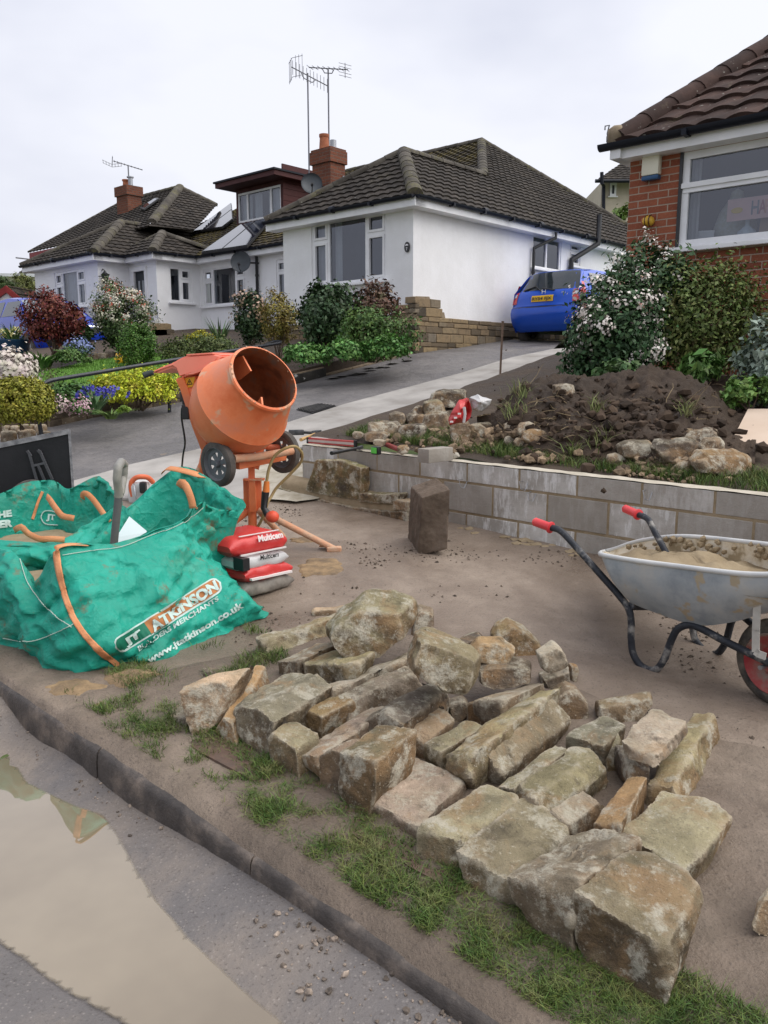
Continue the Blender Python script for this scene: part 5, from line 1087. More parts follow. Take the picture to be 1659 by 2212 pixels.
def print_on(bvh, string, quad, name, m, parent, bold=.03, off=.003, keep=None):
    """lettering printed on the fabric: quad = px of lower left, lower right, upper right, upper left"""
    v, f, asp = text2d(string, bold); q = [np.array(p, float) for p in quad]; v = v.copy(); v[:, 0] /= asp; mb = MB(); pts = []
    # cut the lettering into small faces so that it follows the folds
    bm = bmesh.new(); bv = [bm.verts.new((a, b*.2, 0)) for a, b in v]
    for k in f:
        try: bm.faces.new([bv[i] for i in k])
        except ValueError: pass
    for k in range(1, 40): bmesh.ops.bisect_plane(bm, geom=bm.verts[:]+bm.edges[:]+bm.faces[:], plane_co=(k/40, 0, 0), plane_no=(1, 0, 0))
    for k in range(1, 3): bmesh.ops.bisect_plane(bm, geom=bm.verts[:]+bm.edges[:]+bm.faces[:], plane_co=(0, .2*k/3, 0), plane_no=(0, 1, 0))
    bm.verts.index_update(); P_ = {}
    for w_ in bm.verts:
        a, b = w_.co.x, w_.co.y/.2; p = q[0]*(1-a)*(1-b)+q[1]*a*(1-b)+q[2]*a*b+q[3]*(1-a)*b; P_[w_.index] = hit(bvh, p[0], p[1], off)
    idx = {}; vs = []
    for k, p in P_.items():
        if p is not None: idx[k] = len(vs); vs.append(p)
    fs = [[idx[w_.index] for w_ in g.verts] for g in bm.faces if all(w_.index in idx for w_ in g.verts)]
    fs = [g for g in fs if max((vs[a]-vs[b]).length for a in g for b in g) < .12 and (keep is None or keep(sum((vs[a] for a in g), Vector())/len(g)))]; bm.free(); mb.faces(vs, fs, .5); return mb.build(name, m, parent)
bagA = thing('bulk_bag', 'near green builders bag with orange straps and a printed merchant name and web address', 'bag', G(262, 1445))
def gz(x, y, z=.01): p = G(x, y); p.z += z; return p
bot = [gz(262, 1452), gz(380, 1420), gz(480, 1382), gz(545, 1352), gz(582, 1334), gz(566, 1308), gz(500, 1270), gz(400, 1245), gz(250, 1262), gz(100, 1290), gz(-30, 1330), gz(-130, 1395), gz(10, 1400), gz(120, 1464)]
mid_ = [P(212, 1370, 3.42), P(335, 1335, 3.68), P(440, 1295, 3.95), P(516, 1272, 4.08), P(548, 1294, 4.18), P(542, 1298, 4.3), P(480, 1240, 4.75), P(400, 1190, 5.0), P(250, 1200, 4.9), P(120, 1220, 4.7), P(-20, 1230, 4.6), P(-150, 1290, 4.15), P(-5, 1315, 3.72), P(85, 1370, 3.52)]
up_ = [P(152, 1262, 3.55), P(300, 1225, 3.78), P(415, 1180, 4.05), P(452, 1186, 4.30), P(466, 1212, 4.42), P(474, 1190, 4.55), P(462, 1120, 4.8), P(390, 1090, 4.98), P(262, 1150, 4.8), P(160, 1190, 4.55), P(-10, 1190, 4.5), P(-140, 1230, 4.15), P(-12, 1240, 3.78), P(88, 1300, 3.66)]
rim = [P(128, 1184, 3.66), P(256, 1172, 3.9), P(385, 1128, 4.12), P(440, 1084, 4.28), P(478, 1102, 4.45), P(540, 1094, 4.6), P(475, 1048, 4.84), P(388, 1008, 4.98), P(262, 1108, 4.72), P(190, 1172, 4.5), P(60, 1180, 4.45), P(-130, 1190, 4.15), P(20, 1188, 3.92), P(72, 1258, 3.76)]
fabA, bvA = make_bag(bagA, [bot, mid_, up_, rim], wr=.036, inner=.34)
draped(bvA, [(122, 1190), (128, 1230), (142, 1290), (165, 1345), (205, 1395), (258, 1440)], 13, 'strap', STRAP, bagA)
draped(bvA, [(395, 1040), (412, 1070), (416, 1100), (402, 1145), (393, 1188), (408, 1215), (440, 1223), (480, 1223), (500, 1238), (515, 1258)], 15, 'strap', STRAP, bagA, .010)
stitch(bvA, [(135, 1200), (200, 1190), (262, 1182), (330, 1156), (392, 1132), (438, 1096)], 'stitching', bagA); stitch(bvA, [(40, 1195), (50, 1235), (62, 1265), (90, 1300), (120, 1330), (155, 1355)], 'stitching', bagA); stitch(bvA, [(8, 1378), (60, 1385), (110, 1372), (160, 1348)], 'stitching', bagA)
# strap loops standing free of the fabric
def loop(pts, wdt, parent, nrm=Vector((0, -1, .2))):
    mb = MB(); rows = []
    for i, p in enumerate(pts):
        d = (pts[min(i+1, len(pts)-1)]-pts[max(0, i-1)]).normalized(); s_ = d.cross(nrm).normalized(); rows.append([p-s_*wdt/2, p, p+s_*wdt/2])
    mb.grid(rows, .5); o = mb.build('strap_loop', STRAP, parent, 180); md = o.modifiers.new('s', 'SOLIDIFY'); md.thickness = .004
def ploop(px, parent, wdt=.055, nrm=Vector((0, -1, .2))):
    pp = interp([(p[0], p[1], p[2]*100) for p in px], 6); loop([P(p[0], p[1], p[2]/100) for p in pp], wdt, parent, nrm)
ploop([(120, 1192, 3.64), (123, 1181, 3.64), (150, 1175, 3.70), (187, 1176, 3.78)], bagA, .034, Vector((0, -.35, 1)))
ploop([(352, 1020, 4.93), (362, 1011, 4.9), (395, 1016, 4.84), (430, 1026, 4.8), (436, 1032, 4.86)], bagA, .05, Vector((.1, -.5, 1)))
ploop([(386, 1052, 4.25), (388, 1042, 4.2), (400, 1047, 4.16), (412, 1075, 4.14), (417, 1098, 4.14)], bagA, .036, Vector((0, -1, .3)))
# printed band: merchant's name
def printed_band(bvh, px, name, m, parent, off):
    q = interp(px, 4); top_ = [(p[0], p[1]) for p in q]; return top_
def band(bvh, c0, c1, wdt, name, m, parent, off, round_=(True, True)):
    c0, c1 = np.array(c0, float), np.array(c1, float); d = (c1-c0)/np.linalg.norm(c1-c0); nn = np.array([-d[1], d[0]]); L = np.linalg.norm(c1-c0); rows = []
    for t in np.linspace(0, L, 60):
        e = wdt/2
        for r_, dist in ((round_[0], t), (round_[1], L-t)):
            if r_ and dist < wdt/2: e = min(e, math.sqrt(max(0.01, (wdt/2)**2-(wdt/2-dist)**2)))
        row = [hit(bvh, *(c0+d*t+nn*e*s_), off) for s_ in (-1, -.5, 0, .5, 1)]
        if all(p is not None for p in row): rows.append(row)
    mb = MB(); R = [rows[0]]
    for r in rows[1:]:
        if (r[2]-R[-1][2]).length < .1: R.append(r)
    mb.grid(R, .5); return mb.build(name, m, parent, 180)
band(bvA, (249, 1400), (477, 1258), 36, 'print_border', PRINT, bagA, .002); band(bvA, (252, 1398), (318, 1357), 29, 'print_ground', mat('print_green', [(.005, .14, .08)], 4, .6), bagA, .004, (True, False)); band(bvA, (318, 1357), (473, 1260), 29, 'print_ground', OPR, bagA, .004, (False, True))
print_on(bvA, 'JT', [(274, 1400), (309, 1376), (299, 1360), (262, 1383)], 'lettering', PRINT, bagA, .06, .006)
print_on(bvA, 'ATKINSON', [(331, 1366), (474, 1274), (463, 1253), (320, 1346)], 'lettering', PRINT, bagA, .05, .006)
print_on(bvA, 'BUILDERS MERCHANTS', [(300, 1407), (473, 1297), (469, 1287), (296, 1397)], 'lettering', PRINT, bagA, .03, .0025)
print_on(bvA, 'www.jtatkinson.co.uk', [(324, 1438), (529, 1316), (520, 1298), (316, 1421)], 'lettering', PRINT, bagA, .04, .0025)
# rear bag
bagB = thing('bulk_bag', 'second green builders bag slumped behind the near one, next to the black board', 'bag', G(90, 1240))
botB = [gz(90, 1262), gz(150, 1250), gz(215, 1235), gz(270, 1205), gz(285, 1175), gz(262, 1150), gz(225, 1132), gz(185, 1128), gz(140, 1130), gz(100, 1135), gz(30, 1150), gz(-70, 1170), gz(-130, 1210), gz(-30, 1255)]
midB = [P(88, 1215, 4.35), P(148, 1205, 4.45), P(215, 1195, 4.6), P(275, 1170, 4.8), P(295, 1140, 5.0), P(262, 1110, 5.25), P(225, 1090, 5.45), P(185, 1090, 5.5), P(140, 1095, 5.55), P(100, 1090, 5.6), P(20, 1110, 5.5), P(-80, 1130, 5.2), P(-150, 1165, 4.8), P(-40, 1205, 4.45)]
rimB = [P(85, 1170, 4.5), P(140, 1162, 4.55), P(200, 1128, 4.72), P(252, 1095, 4.85), P(278, 1082, 5.0), P(250, 1052, 5.15), P(222, 1027, 5.3), P(184, 1040, 5.32), P(145, 1054, 5.35), P(112, 1037, 5.45), P(45, 1047, 5.35), P(-30, 1080, 5.15), P(-120, 1130, 4.8), P(-30, 1160, 4.55)]
fabB, bvB = make_bag(bagB, [botB, midB, rimB], wr=.035, inner=.3, seed=4.)
draped(bvB, [(70, 1122), (80, 1090), (92, 1062)], 6, 'strap', STRAP, bagB); 
ploop([(100, 1072, 5.05), (106, 1078, 4.95), (120, 1098, 4.85), (134, 1114, 4.8), (150, 1118, 4.78), (160, 1120, 4.78)], bagB, .036); ploop([(178, 1078, 5.0), (178, 1068, 4.95), (186, 1066, 4.92), (200, 1078, 4.9), (215, 1098, 4.88), (236, 1128, 4.82)], bagB, .034); ploop([(30, 1146, 4.55), (45, 1138, 4.5), (60, 1152, 4.5), (85, 1164, 4.46), (110, 1164, 4.46), (140, 1166, 4.5)], bagB, .034)
mb = MB(); far_up = lambda p: True
print_on(bvB, 'THE', [(-22, 1123), (26, 1116), (24, 1101), (-22, 1108)], 'lettering', PRINT, bagB, .06, .006); print_on(bvB, 'BUILDER', [(-70, 1148), (27, 1138), (27, 1122), (-70, 1132)], 'lettering', PRINT, bagB, .06, .006)
print_on(bvB, 'JT', [(99, 1126), (120, 1128), (121, 1112), (101, 1110)], 'lettering', PRINT, bagB, .05, .006)
for pts in ([(88, 1118), (96, 1104), (120, 1106), (134, 1120)], [(88, 1118), (98, 1132), (126, 1134)], ): 
    q = [hit(bvB, *p, .006) for p in interp(pts, 3)]; q = [p for p in q if p is not None]; mb = MB(); 
    if len(q) > 2: mb.tube(q, .004, 5); mb.build('print_border', PRINT, bagB)
def smooth3_(p, k=4):
    return [Vector(q) for i in range(len(p)-1) for q in [p[i]*(1-j/k)+p[i+1]*(j/k) for j in range(k)]]+[p[-1]]
# shovel standing in the bag and a sheet of board
sh = thing('shovel', 'grey plastic D-handled shovel standing upright in the near green bag', 'shovel', P(247, 1180, 4.3)); g = mat('grey_plastic_handle', [(.10, .10, .10), (.16, .16, .155)], 6, .5)
a, b = P(245, 1185, 4.3), P(257, 1065, 4.3); d = (b-a); mb = MB(); mb.tube([a-d*.5, a, b], [.021, .021, .021], 12); mb.build('shaft', g, sh, 60)
mb = MB(); mb.tube(smooth3_([b-d*.06, P(256, 1060, 4.29), P(253, 1035, 4.26), P(255, 1010, 4.26), P(262, 998, 4.33), P(268, 1003, 4.42), P(266, 1030, 4.43), P(261, 1060, 4.36), P(258, 1068, 4.31)]), .023, 10); mb.build('handle', mat('pale_plastic_grip', [(.20, .20, .19), (.38, .36, .31)], 9, .5), sh, 60)
mb = MB(); q = a-d*.5; s_ = Vector((1, .3, 0)).normalized(); mb.prism([q-s_*.12, q+s_*.12, q+s_*.13-d.normalized()*.3, q-s_*.13-d.normalized()*.3], Vector((0, .01, 0))); mb.build('blade', METAL, sh)
mb = MB(); q = [P(278, 1118, 4.6), P(316, 1150, 4.45), P(258, 1182, 4.35), P(252, 1160, 4.4)]; mb.prism(q, Vector((0, .012, .005))); top(mb, 'plasterboard', mat('pale_board', [(.55, .66, .66), (.62, .70, .70)], 3, .7), 'pale offcut of board standing in the near bag beside the shovel', 'board')
# ---------------------------------------------------------------- cement bags in a stack
def cement(pxs, name, label, m, seed, lab=None, band_=None):
    """px corners of the visible front: left, right at top and bottom; plus back right"""
    t = thing(name, label, 'cement bag', P(pxs[0], pxs[2], pxs[4])); a = P(pxs[0], pxs[2], pxs[4]); b = P(pxs[1], pxs[3], pxs[5]); ux = (b-a); L = ux.length; ux.normalize(); n = Vector((ux.y, -ux.x, 0)).normalized(); 
    if n.y > 0: n = -n
    up = Z3; hgt = pxs[6]; dep = .36; rows = []; nu, nv = 22, 22
    c0 = a-n*0
    for i in range(nu+1):
        u = i/nu; row = []; eu = max(.12, (1-abs(2*u-1)**7))**.6
        for k in range(nv):
            th = 2*math.pi*k/nv; cx, cz = math.cos(th), math.sin(th); sx = math.copysign(abs(cx)**.45, cx); sz = math.copysign(abs(cz)**.6, cz)
            p = c0+ux*(u*L)-n*(dep/2)+n*(sx*dep/2)+up*(hgt/2+sz*hgt/2*eu); q = p*9+Vector((seed, 0, 0)); p += (n*sx+up*sz)*(.010*noise.noise(q)+.005*noise.noise(q*3))+ux*(.012*noise.noise(q*.7)); row.append(p)
        rows.append(row)
    mb = MB(); mb.grid(rows, .5, closed=True); mb.poly(rows[0]); mb.poly(rows[-1]); body = mb.build('sack', m, t, 70)
    return t, a, ux, n, L
REDP = mat('red_sack', [(.50, .022, .022), (.58, .05, .045)], 6, .35, .25, 24, spec=.5); WHP = mat('white_sack', [(.42, .42, .42), (.58, .57, .56)], 4, .4, .35, 22); GRP = mat('dirty_grey_sack', [(.09, .08, .07), (.32, .29, .25)], 7, .5, .4, 22); WINK = mat('white_ink', [(.72, .68, .66)], 5, .5); BINK = mat('black_ink', [(.02, .02, .022)], 5, .4)
zb = [(.0, 1.), (.1, 1.)]
cz = lambda x, y: (298.6+x*.25, 729.9+y*.25)
pA = G(*cz(985, 2250)); Yc = 4.5
def sackrow(k, x0, y0, x1, y1, h, label, m, seed): return cement((cz(x0, y0)[0], cz(x1, y1)[0], cz(x0, y0)[1], cz(x1, y1)[1], Yc-.12, Yc+.18, h), 'cement_bag', label, m, seed)
t4, a, ux, n, L = sackrow(0, 930, 2275, 1350, 2165, .107, 'dirty grey cement bag at the bottom of the stack', GRP, 3.)
t3, a, ux, n, L = sackrow(1, 930, 2150, 1335, 2060, .107, 'red cement bag third down in the stack, white stripe along its side', REDP, 7.)
mb = MB(); mb.box(a+ux*L*.52+Z3*.035+n*.006, L*.86, .02, .012, (ux, n, Z3)); mb.build('printed_stripe', WINK, t3)
t2, a, ux, n, L = sackrow(2, 890, 2045, 1305, 1955, .093, 'white and black cement bag second from the top of the stack', WHP, 11.)
mb = MB(); letters(mb, 'Multicem', a+ux*L*.36+Z3*.062+n*.012, ux, Z3, .03, .03); mb.build('lettering', BINK, t2)
mb = MB(); mb.box(a+ux*L*.06+Z3*.055+n*-.02, L*.13, .08, .07, (ux, n, Z3)); mb.build('printed_panel', BINK, t2)
t1_, a, ux, n, L = sackrow(3, 800, 1935, 1290, 1835, .125, 'red cement bag on top of the stack with white lettering', REDP, 17.)
mb = MB(); letters(mb, 'Multicem', a+ux*L*.46+Z3*.085+n*.014, ux, (Z3*.9-n*.25).normalized(), .038, .04); mb.build('lettering', WINK, t1_)
mb = MB(); mb.box(a+ux*L*.55+Z3*.025+n*.010, L*.8, .01, .008, (ux, n, Z3)); mb.box(a+ux*L*.55+Z3*.125-n*.03, L*.7, .01, .004, (ux, n, Z3)); mb.build('printed_stripe', WINK, t1_)
# ---------------------------------------------------------------- cement mixer
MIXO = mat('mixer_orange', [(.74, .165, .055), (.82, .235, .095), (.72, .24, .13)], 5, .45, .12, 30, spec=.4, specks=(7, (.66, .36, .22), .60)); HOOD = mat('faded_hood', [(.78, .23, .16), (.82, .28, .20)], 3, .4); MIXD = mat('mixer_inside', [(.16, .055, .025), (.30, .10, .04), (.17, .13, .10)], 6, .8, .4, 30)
CRUST = mat('mortar_crust', [(.62, .30, .17), (.55, .38, .26)], 16, .9, .6, 50); RUB = mat('tyre_rubber', [(.06, .056, .052), (.12, .108, .095)], 14, .85, .3, 70); WPL = mat('wheel_plastic', [(.11, .117, .125), (.17, .18, .19)], 8, .5)
mix = thing('cement_mixer', 'orange cement mixer with tilted drum on a stand with two wheels', 'cement mixer', G(545, 1178))
z5 = Z5; AX = Vector((.586, -.594, .55)).normalized(); O = P(*z5(1092, 345), 5.2)
mb = MB(); mb.lathe([(.005, .222), (.0, .236), (-.014, .242), (-.03, .236), (-.05, .238), (-.275, .325), (-.283, .331), (-.295, .326), (-.40, .318), (-.50, .285), (-.585, .215), (-.60, .19), (-.60, .001)], O, AX, 56); drum = mb.build('drum', MIXO, mix, 28)
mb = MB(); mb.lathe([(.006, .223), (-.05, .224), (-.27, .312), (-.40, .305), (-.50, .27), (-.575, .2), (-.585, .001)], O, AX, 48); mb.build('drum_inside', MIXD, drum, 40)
mb = MB(); n_ = 40; a_ = AX.orthogonal().normalized(); b_ = AX.cross(a_)
for i in range(90): 
    t = random.random()*6.283; mb.ball(O+(a_*math.cos(t)+b_*math.sin(t))*random.uniform(.226, .234)+AX*random.uniform(-.012, .002), random.uniform(.004, .008), 1, (1, 1, 1), .5)
mb.build('mortar_crust', CRUST, drum)['kind'] = 'stuff'
for t in (1.9, 4.6):
    d_ = Vector((0, 0, 1))-AX*AX.z; d_.normalize(); e_ = AX.cross(d_); r_ = d_*math.cos(t-1.9+.15)+e_*math.sin(t-1.9+.15); s_ = AX.cross(r_); mb = MB()
    mb.prism([O-AX*.07+r_*.215, O-AX*.07+r_*.10, O-AX*.20+r_*.12, O-AX*.42+r_*.2, O-AX*.42+r_*.29, O-AX*.26+r_*.30], s_*.012); mb.build('mixing_blade', MIXO, drum)
mb = MB(); mb.tube([O-AX*.58, O-AX*.75], .05, 12); mb.build('drum_shaft', MIXO, mix, 50)
# hood, motor, handle
dq = Vector((.14, .17, .0)); hp = [(105, 292), (200, 245), (292, 214), (350, 175), (420, 150), (640, 134), (720, 150), (640, 240), (440, 318), (348, 345), (322, 270), (296, 252), (200, 285), (130, 312)]
def slab(px, Y, vec, ch=0.): return [P(*z5(*p), Y) for p in px]
bm = bmesh.new(); f = bm.faces.new([bm.verts.new(p) for p in slab(hp, 5.48, dq)]); r = bmesh.ops.extrude_face_region(bm, geom=[f]); bmesh.ops.translate(bm, vec=dq*1.3, verts=[g for g in r['geom'] if isinstance(g, bmesh.types.BMVert)])
bmesh.ops.bevel(bm, geom=bm.edges[:], offset=.012, segments=3, affect='EDGES'); mb = MB(); bm.verts.index_update(); mb.faces([v.co.copy() for v in bm.verts], [[v.index for v in g.verts] for g in bm.faces], .5); bm.free(); hood = mb.build('motor_hood', HOOD, mix, 45)
mb = MB(); mb.prism([p for p in slab([(415, 152), (418, 140), (640, 126), (642, 138)], 5.475, dq)], dq*1.2); mb.prism(slab([(400, 318), (450, 300), (520, 262), (600, 236), (680, 222), (600, 268), (470, 314)], 5.472, dq), dq*.1); mb.build('hood_ridge', HOOD, hood)
mb = MB(); mb.tube([P(*z5(130, 302), 5.5), P(*z5(105, 304), 5.5), P(*z5(45, 325), 5.48)], [.017, .02, .021], 12); mb.build('tilt_grip', mat('dark_grip', [(.03, .04, .04)], 8, .6), mix, 50)
mb = MB(); mb.prism(slab([(345, 345), (495, 330), (478, 430), (440, 560), (420, 470)], 5.52, dq), dq); mb.build('gearbox', MIXO, mix)
mb = MB(); mb.prism(slab([(360, 400), (412, 430), (480, 720), (430, 700), (390, 640)], 5.56, dq), dq*.9); mb.cbox(P(*z5(415, 640), 5.54), .05, .06, .10, None, .008); mb.build('motor', BLACKP, mix)
mb = MB(); mb.prism(slab([(393, 347), (492, 336), (472, 418), (428, 432)], 5.516, dq), Vector((0, -.003, 0))); lb = mb.build('warning_label', mat('label_yellow', [(.72, .42, .03)], 5, .5), mix)
mb = MB(); tri = slab([(422, 404), (442, 358), (466, 400)], 5.511, dq); c = sum(tri, Vector())/3
for i in range(3): mb.tube([tri[i], tri[(i+1) % 3]], .0022, 5)
mb.tube([P(*z5(443, 374), 5.511), P(*z5(443, 388), 5.511)], .0025, 5); mb.tube([P(*z5(443, 394), 5.511), P(*z5(443, 397), 5.511)], .0025, 5); mb.build('warning_sign', BLACKP, lb)
def beam(pts, wdt, name, m=MIXO, parent=mix, n=4):
    mb = MB(); mb.tube(pts, wdt, n); return mb.build(name, m, parent, 50)
q5 = lambda x, y, Y: P(*z5(x, y), Y)
beam([q5(360, 345, 5.5), q5(400, 430, 5.52), q5(505, 760, 5.55), q5(575, 940, 5.58), q5(620, 1010, 5.6)], .035, 'yoke', n=4); beam([q5(600, 890, 5.6), q5(560, 1090, 5.62), q5(520, 1180, 5.62), q5(470, 1330, 5.62)], .03, 'frame_leg', n=10)
beam([q5(1045, 880, 5.72), q5(1060, 950, 5.7), q5(1010, 1130, 5.66)], .032, 'yoke', n=4); beam([q5(1060, 930, 5.72), q5(1150, 945, 5.74), q5(1280, 940, 5.76)], .022, 'frame_strut', n=8)
nw = q5(690, 1090, 5.25); fw = q5(1248, 985, 5.72); axd = (fw-nw).normalized()
beam([nw, fw], .014, 'axle', METAL, n=8)
mb = MB(); mb.cbox((q5(830, 1090, 5.34)+q5(1240, 1010, 5.66))/2, (q5(830, 1090, 5.34)-q5(1240, 1010, 5.66)).length, .10, .07, ((q5(1240, 1010, 5.66)-q5(830, 1090, 5.34)).normalized(), Z3.cross(axd).normalized(), Z3), .008); mb.build('cross_beam', MIXO, mix, 40)
beam([q5(825, 1045, 5.22), q5(1000, 1030, 5.34), q5(1200, 1000, 5.46), q5(1330, 975, 5.55)], .027, 'carrying_bar', CRUST, n=12)
def wheel(c, ax, R, wd, name, parent, side):
    ax = ax.normalized(); mb = MB(); mb.lathe([(-wd*.5, R*.74), (-wd*.5, R*.9), (-wd*.38, R*.985), (0, R), (wd*.38, R*.985), (wd*.5, R*.9), (wd*.5, R*.74)], c, ax, 40); w_ = mb.build(name, RUB, parent, 40)
    mb = MB(); mb.lathe([(-wd*.45, R*.76), (-wd*.5, R*.72), (-wd*.2, R*.68), (-wd*.12, R*.66), (wd*.12, R*.66), (wd*.5, R*.72), (wd*.45, R*.76)], c, ax, 40); mb.lathe([(-wd*.46, .001), (-wd*.46, R*.11), (-wd*.3, R*.14), (wd*.3, R*.14), (wd*.46, R*.11), (wd*.46, .001)], c, ax, 18)
    a = ax.orthogonal().normalized(); b = ax.cross(a)
    for k in range(7):
        t = 6.283*k/7+.3; d = a*math.cos(t)+b*math.sin(t); e = ax.cross(d); mb.prism([c+d*R*.1-e*R*.09, c+d*R*.7-e*R*.14, c+d*R*.7+e*R*.14, c+d*R*.1+e*R*.09], ax*wd*.12)
    mb.lathe([(-.004, R*.68), (-.004, R*.5), (.004, R*.5), (.004, R*.68)], c, ax, 28); mb.build('wheel_hub', WPL, w_, 40); return w_
wheel(nw, axd, .150, .055, 'wheel', mix, -1); wheel(fw, axd, .152, .055, 'wheel', mix, 1)
cb_ = q5(978, 1115, 5.5); gd = G(545, 1172)
beam([q5(978, 1100, 5.5), q5(980, 1230, 5.5)], .028, 'stand_post', n=4)
mb = MB()
for x, Y in ((930, 5.52), (985, 5.47), (1040, 5.52)): mb.tube([q5(x, 1215, Y), q5(x+8, 1500, Y)], .030 if x == 985 else .024, 4)
mb.box(q5(1000, 1222, 5.47), .14, .06, .012); mb.build('stand_sleeve', MIXO, mix); beam([q5(985, 1495, 5.5), Vector((q5(985, 1495, 5.5).x, 5.5, G(545, 1178).z-.02))], .03, 'stand_leg', n=12)
l1 = G(722, 1192); beam([q5(1040, 1490, 5.5), q5(1180, 1560, 5.47), l1+Z3*.02], .022, 'stand_leg', CRUST, n=12); l2 = G(612, 1160); beam([q5(1050, 1500, 5.55), l2], .022, 'stand_leg', CRUST, n=12); l3 = G(425, 1190); beam([q5(960, 1490, 5.52), l3], .022, 'stand_leg', MIXO, n=12)
mb = MB(); mb.cbox(l1+Z3*.02, .10, .06, .035, None, .01); mb.box(l1+Vector((-.06, .05, .03)), .09, .03, .012); mb.build('foot_plate', CRUST, mix)
# watering gun and hose: hang on the stand
hg = thing('hose_gun', 'orange and black spray nozzle on a thin yellow hose hanging from the mixer stand', 'hose', q5(1160, 1600, 5.4))
mb = MB(); mb.tube([q5(1110, 1240, 5.38), q5(1105, 1330, 5.38)], [.018, .024], 10); mb.build('connector', mat('hose_orange', [(.75, .22, .05)], 5, .5), hg, 40); mb = MB(); mb.tube([q5(1100, 1330, 5.38), q5(1085, 1470, 5.38), q5(1120, 1530, 5.36)], [.026, .022, .026], 10); mb.build('trigger_body', BLACKP, hg, 40)
mb = MB(); mb.ball(q5(1160, 1545, 5.34), .042, 2, (1.1, 1, 1)); mb.build('spray_head', mat('nozzle_red', [(.72, .10, .05)], 5, .4), hg, 60)
mb = MB(); hpts = [(1110, 1240, 538), (1130, 1130, 538), (1180, 1020, 537), (1270, 955, 537), (1360, 940, 540), (1415, 1000, 545), (1400, 1080, 550), (1310, 1180, 552), (1200, 1290, 552), (1150, 1370, 550), (1120, 1420, 545), (1080, 1540, 545), (1030, 1640, 550)]
mb.tube([P(*z5(p[0], p[1]), p[2]/100) for p in interp(hpts, 12)], .010, 8); mb.build('hose', mat('hose_yellow', [(.30, .22, .09), (.40, .31, .15)], 9, .6), hg, 60)
mb = MB(); cp = [(440, 700, 560), (400, 640, 560), (375, 560, 562), (372, 480, 562), (380, 700, 565), (400, 850, 565), (402, 930, 568), (385, 1020, 572), (378, 1100, 580)]
mb.tube([P(*z5(p[0], p[1]), p[2]/100) for p in interp([(415, 690, 558), (382, 600, 562), (376, 700, 565), (398, 840, 565), (404, 920, 568), (388, 1010, 572), (378, 1110, 585)], 12)], .007, 6); mb.build('power_cable', BLACKP, mix, 60)
# ---------------------------------------------------------------- wheelbarrow
bar = thing('wheelbarrow', 'galvanised wheelbarrow with red grips and a red rimmed wheel, loaded with mortar', 'wheelbarrow', G(1673, 1522))
z7 = conv(1061.7, 796.3, .36); GALV = mat('galvanised_tray', [(.26, .29, .315), (.38, .405, .42), (.47, .46, .43)], 6, .5, .15, 40, metal=.15, specks=(9, (.40, .33, .23), .60)); INSIDE = mat('splashed_tray_lining', [(.33, .255, .15), (.62, .53, .38), (.70, .63, .50)], 7, .7, .4, 30, lo=.40, hi=.56); BFR = mat('black_tube_paint', [(.02, .023, .03), (.035, .038, .045), (.30, .285, .26)], 13, .5, .25, 60, lo=.42, hi=.70)
Ln = G(1417, 1453); Lf = G(1546.7, 1415.5); dN = Vector((.66, -.75, 0)).normalized(); dF = Vector((.24, -.68, 0)).normalized(); nN = Vector((-dN.y, dN.x, 0)); nF = Vector((-dF.y, dF.x, 0))
oN = lambda x, y, s=0.: onplane(*z7(x, y), Ln+Vector((.866, .5, 0))*s, nN)
oF = lambda x, y, s=0.: onplane(*z7(x, y), Lf+Vector((.866, .5, 0))*s, nF)
def smooth3(pts, k=6):
    out = []
    for i in range(len(pts)-1):
        p0, p1, p2, p3 = pts[max(0, i-1)], pts[i], pts[i+1], pts[min(len(pts)-1, i+2)]
        for j in range(k): t = j/k; out.append(.5*((2*p1)+(p2-p0)*t+(2*p0-5*p1+4*p2-p3)*t*t+(3*p1-p0-3*p2+p3)*t**3))
    return out+[pts[-1]]
tn = [(360, 955), (420, 978), (520, 1085), (640, 1220), (760, 1355), (822, 1440), (838, 1520), (838, 1620), (850, 1710), (900, 1785), (980, 1808), (1035, 1745), (1075, 1640), (1115, 1565), (1180, 1538), (1250, 1556), (1400, 1635), (1570, 1718), (1720, 1790)]
mb = MB(); mb.tube(smooth3([oN(*p) for p in tn]), .0165, 12); mb.build('frame_tube', BFR, bar, 60)
tf_ = [(885, 878), (940, 905), (985, 990), (1040, 1090), (1120, 1250), (1185, 1440), (1205, 1550), (1225, 1630), (1290, 1698), (1355, 1708), (1405, 1640), (1440, 1520), (1480, 1470), (1600, 1560), (1720, 1640)]
mb = MB(); mb.tube(smooth3([oF(*p) for p in tf_]), .0165, 12); mb.build('frame_tube', BFR, bar, 60)
GRIP = mat('red_grip', [(.62, .035, .045), (.70, .07, .07)], 9, .4, spec=.5)
for a, b in ((oN(255, 917), oN(362, 956)), (oF(797, 838), oF(885, 878))):
    d = (b-a); mb = MB(); ax_ = d.normalized(); L = d.length; mb.lathe([(0, .001), (0, .017), (.008, .021)]+[(L*k/14, .0215+.0016*(k % 2)) for k in range(1, 13)]+[(L*.9, .022), (L*.9, .03), (L*.97, .03), (L, .02), (L, .001)], a, ax_, 14); mb.build('grip', GRIP, bar, 35)
c6 = lambda x, y: ((Z6(x, y)[0]-1061.7)/.36, (Z6(x, y)[1]-796.3)/.36)
nr = [(190, 540), (340, 570), (600, 610), (900, 648), (1200, 686), (1500, 716), (1800, 712), (2060, 668), (2200, 610)]; fr_ = [(215, 522), (330, 498), (520, 432), (830, 388), (1100, 396), (1400, 428), (1700, 462), (1960, 505), (2160, 570)]
nb = [(445, 950), (560, 1000), (800, 1090), (1000, 1150), (1130, 1160), (1400, 1120), (1640, 1040), (1820, 960), (1930, 900)]
Sd = Vector((.866, .5, 0))
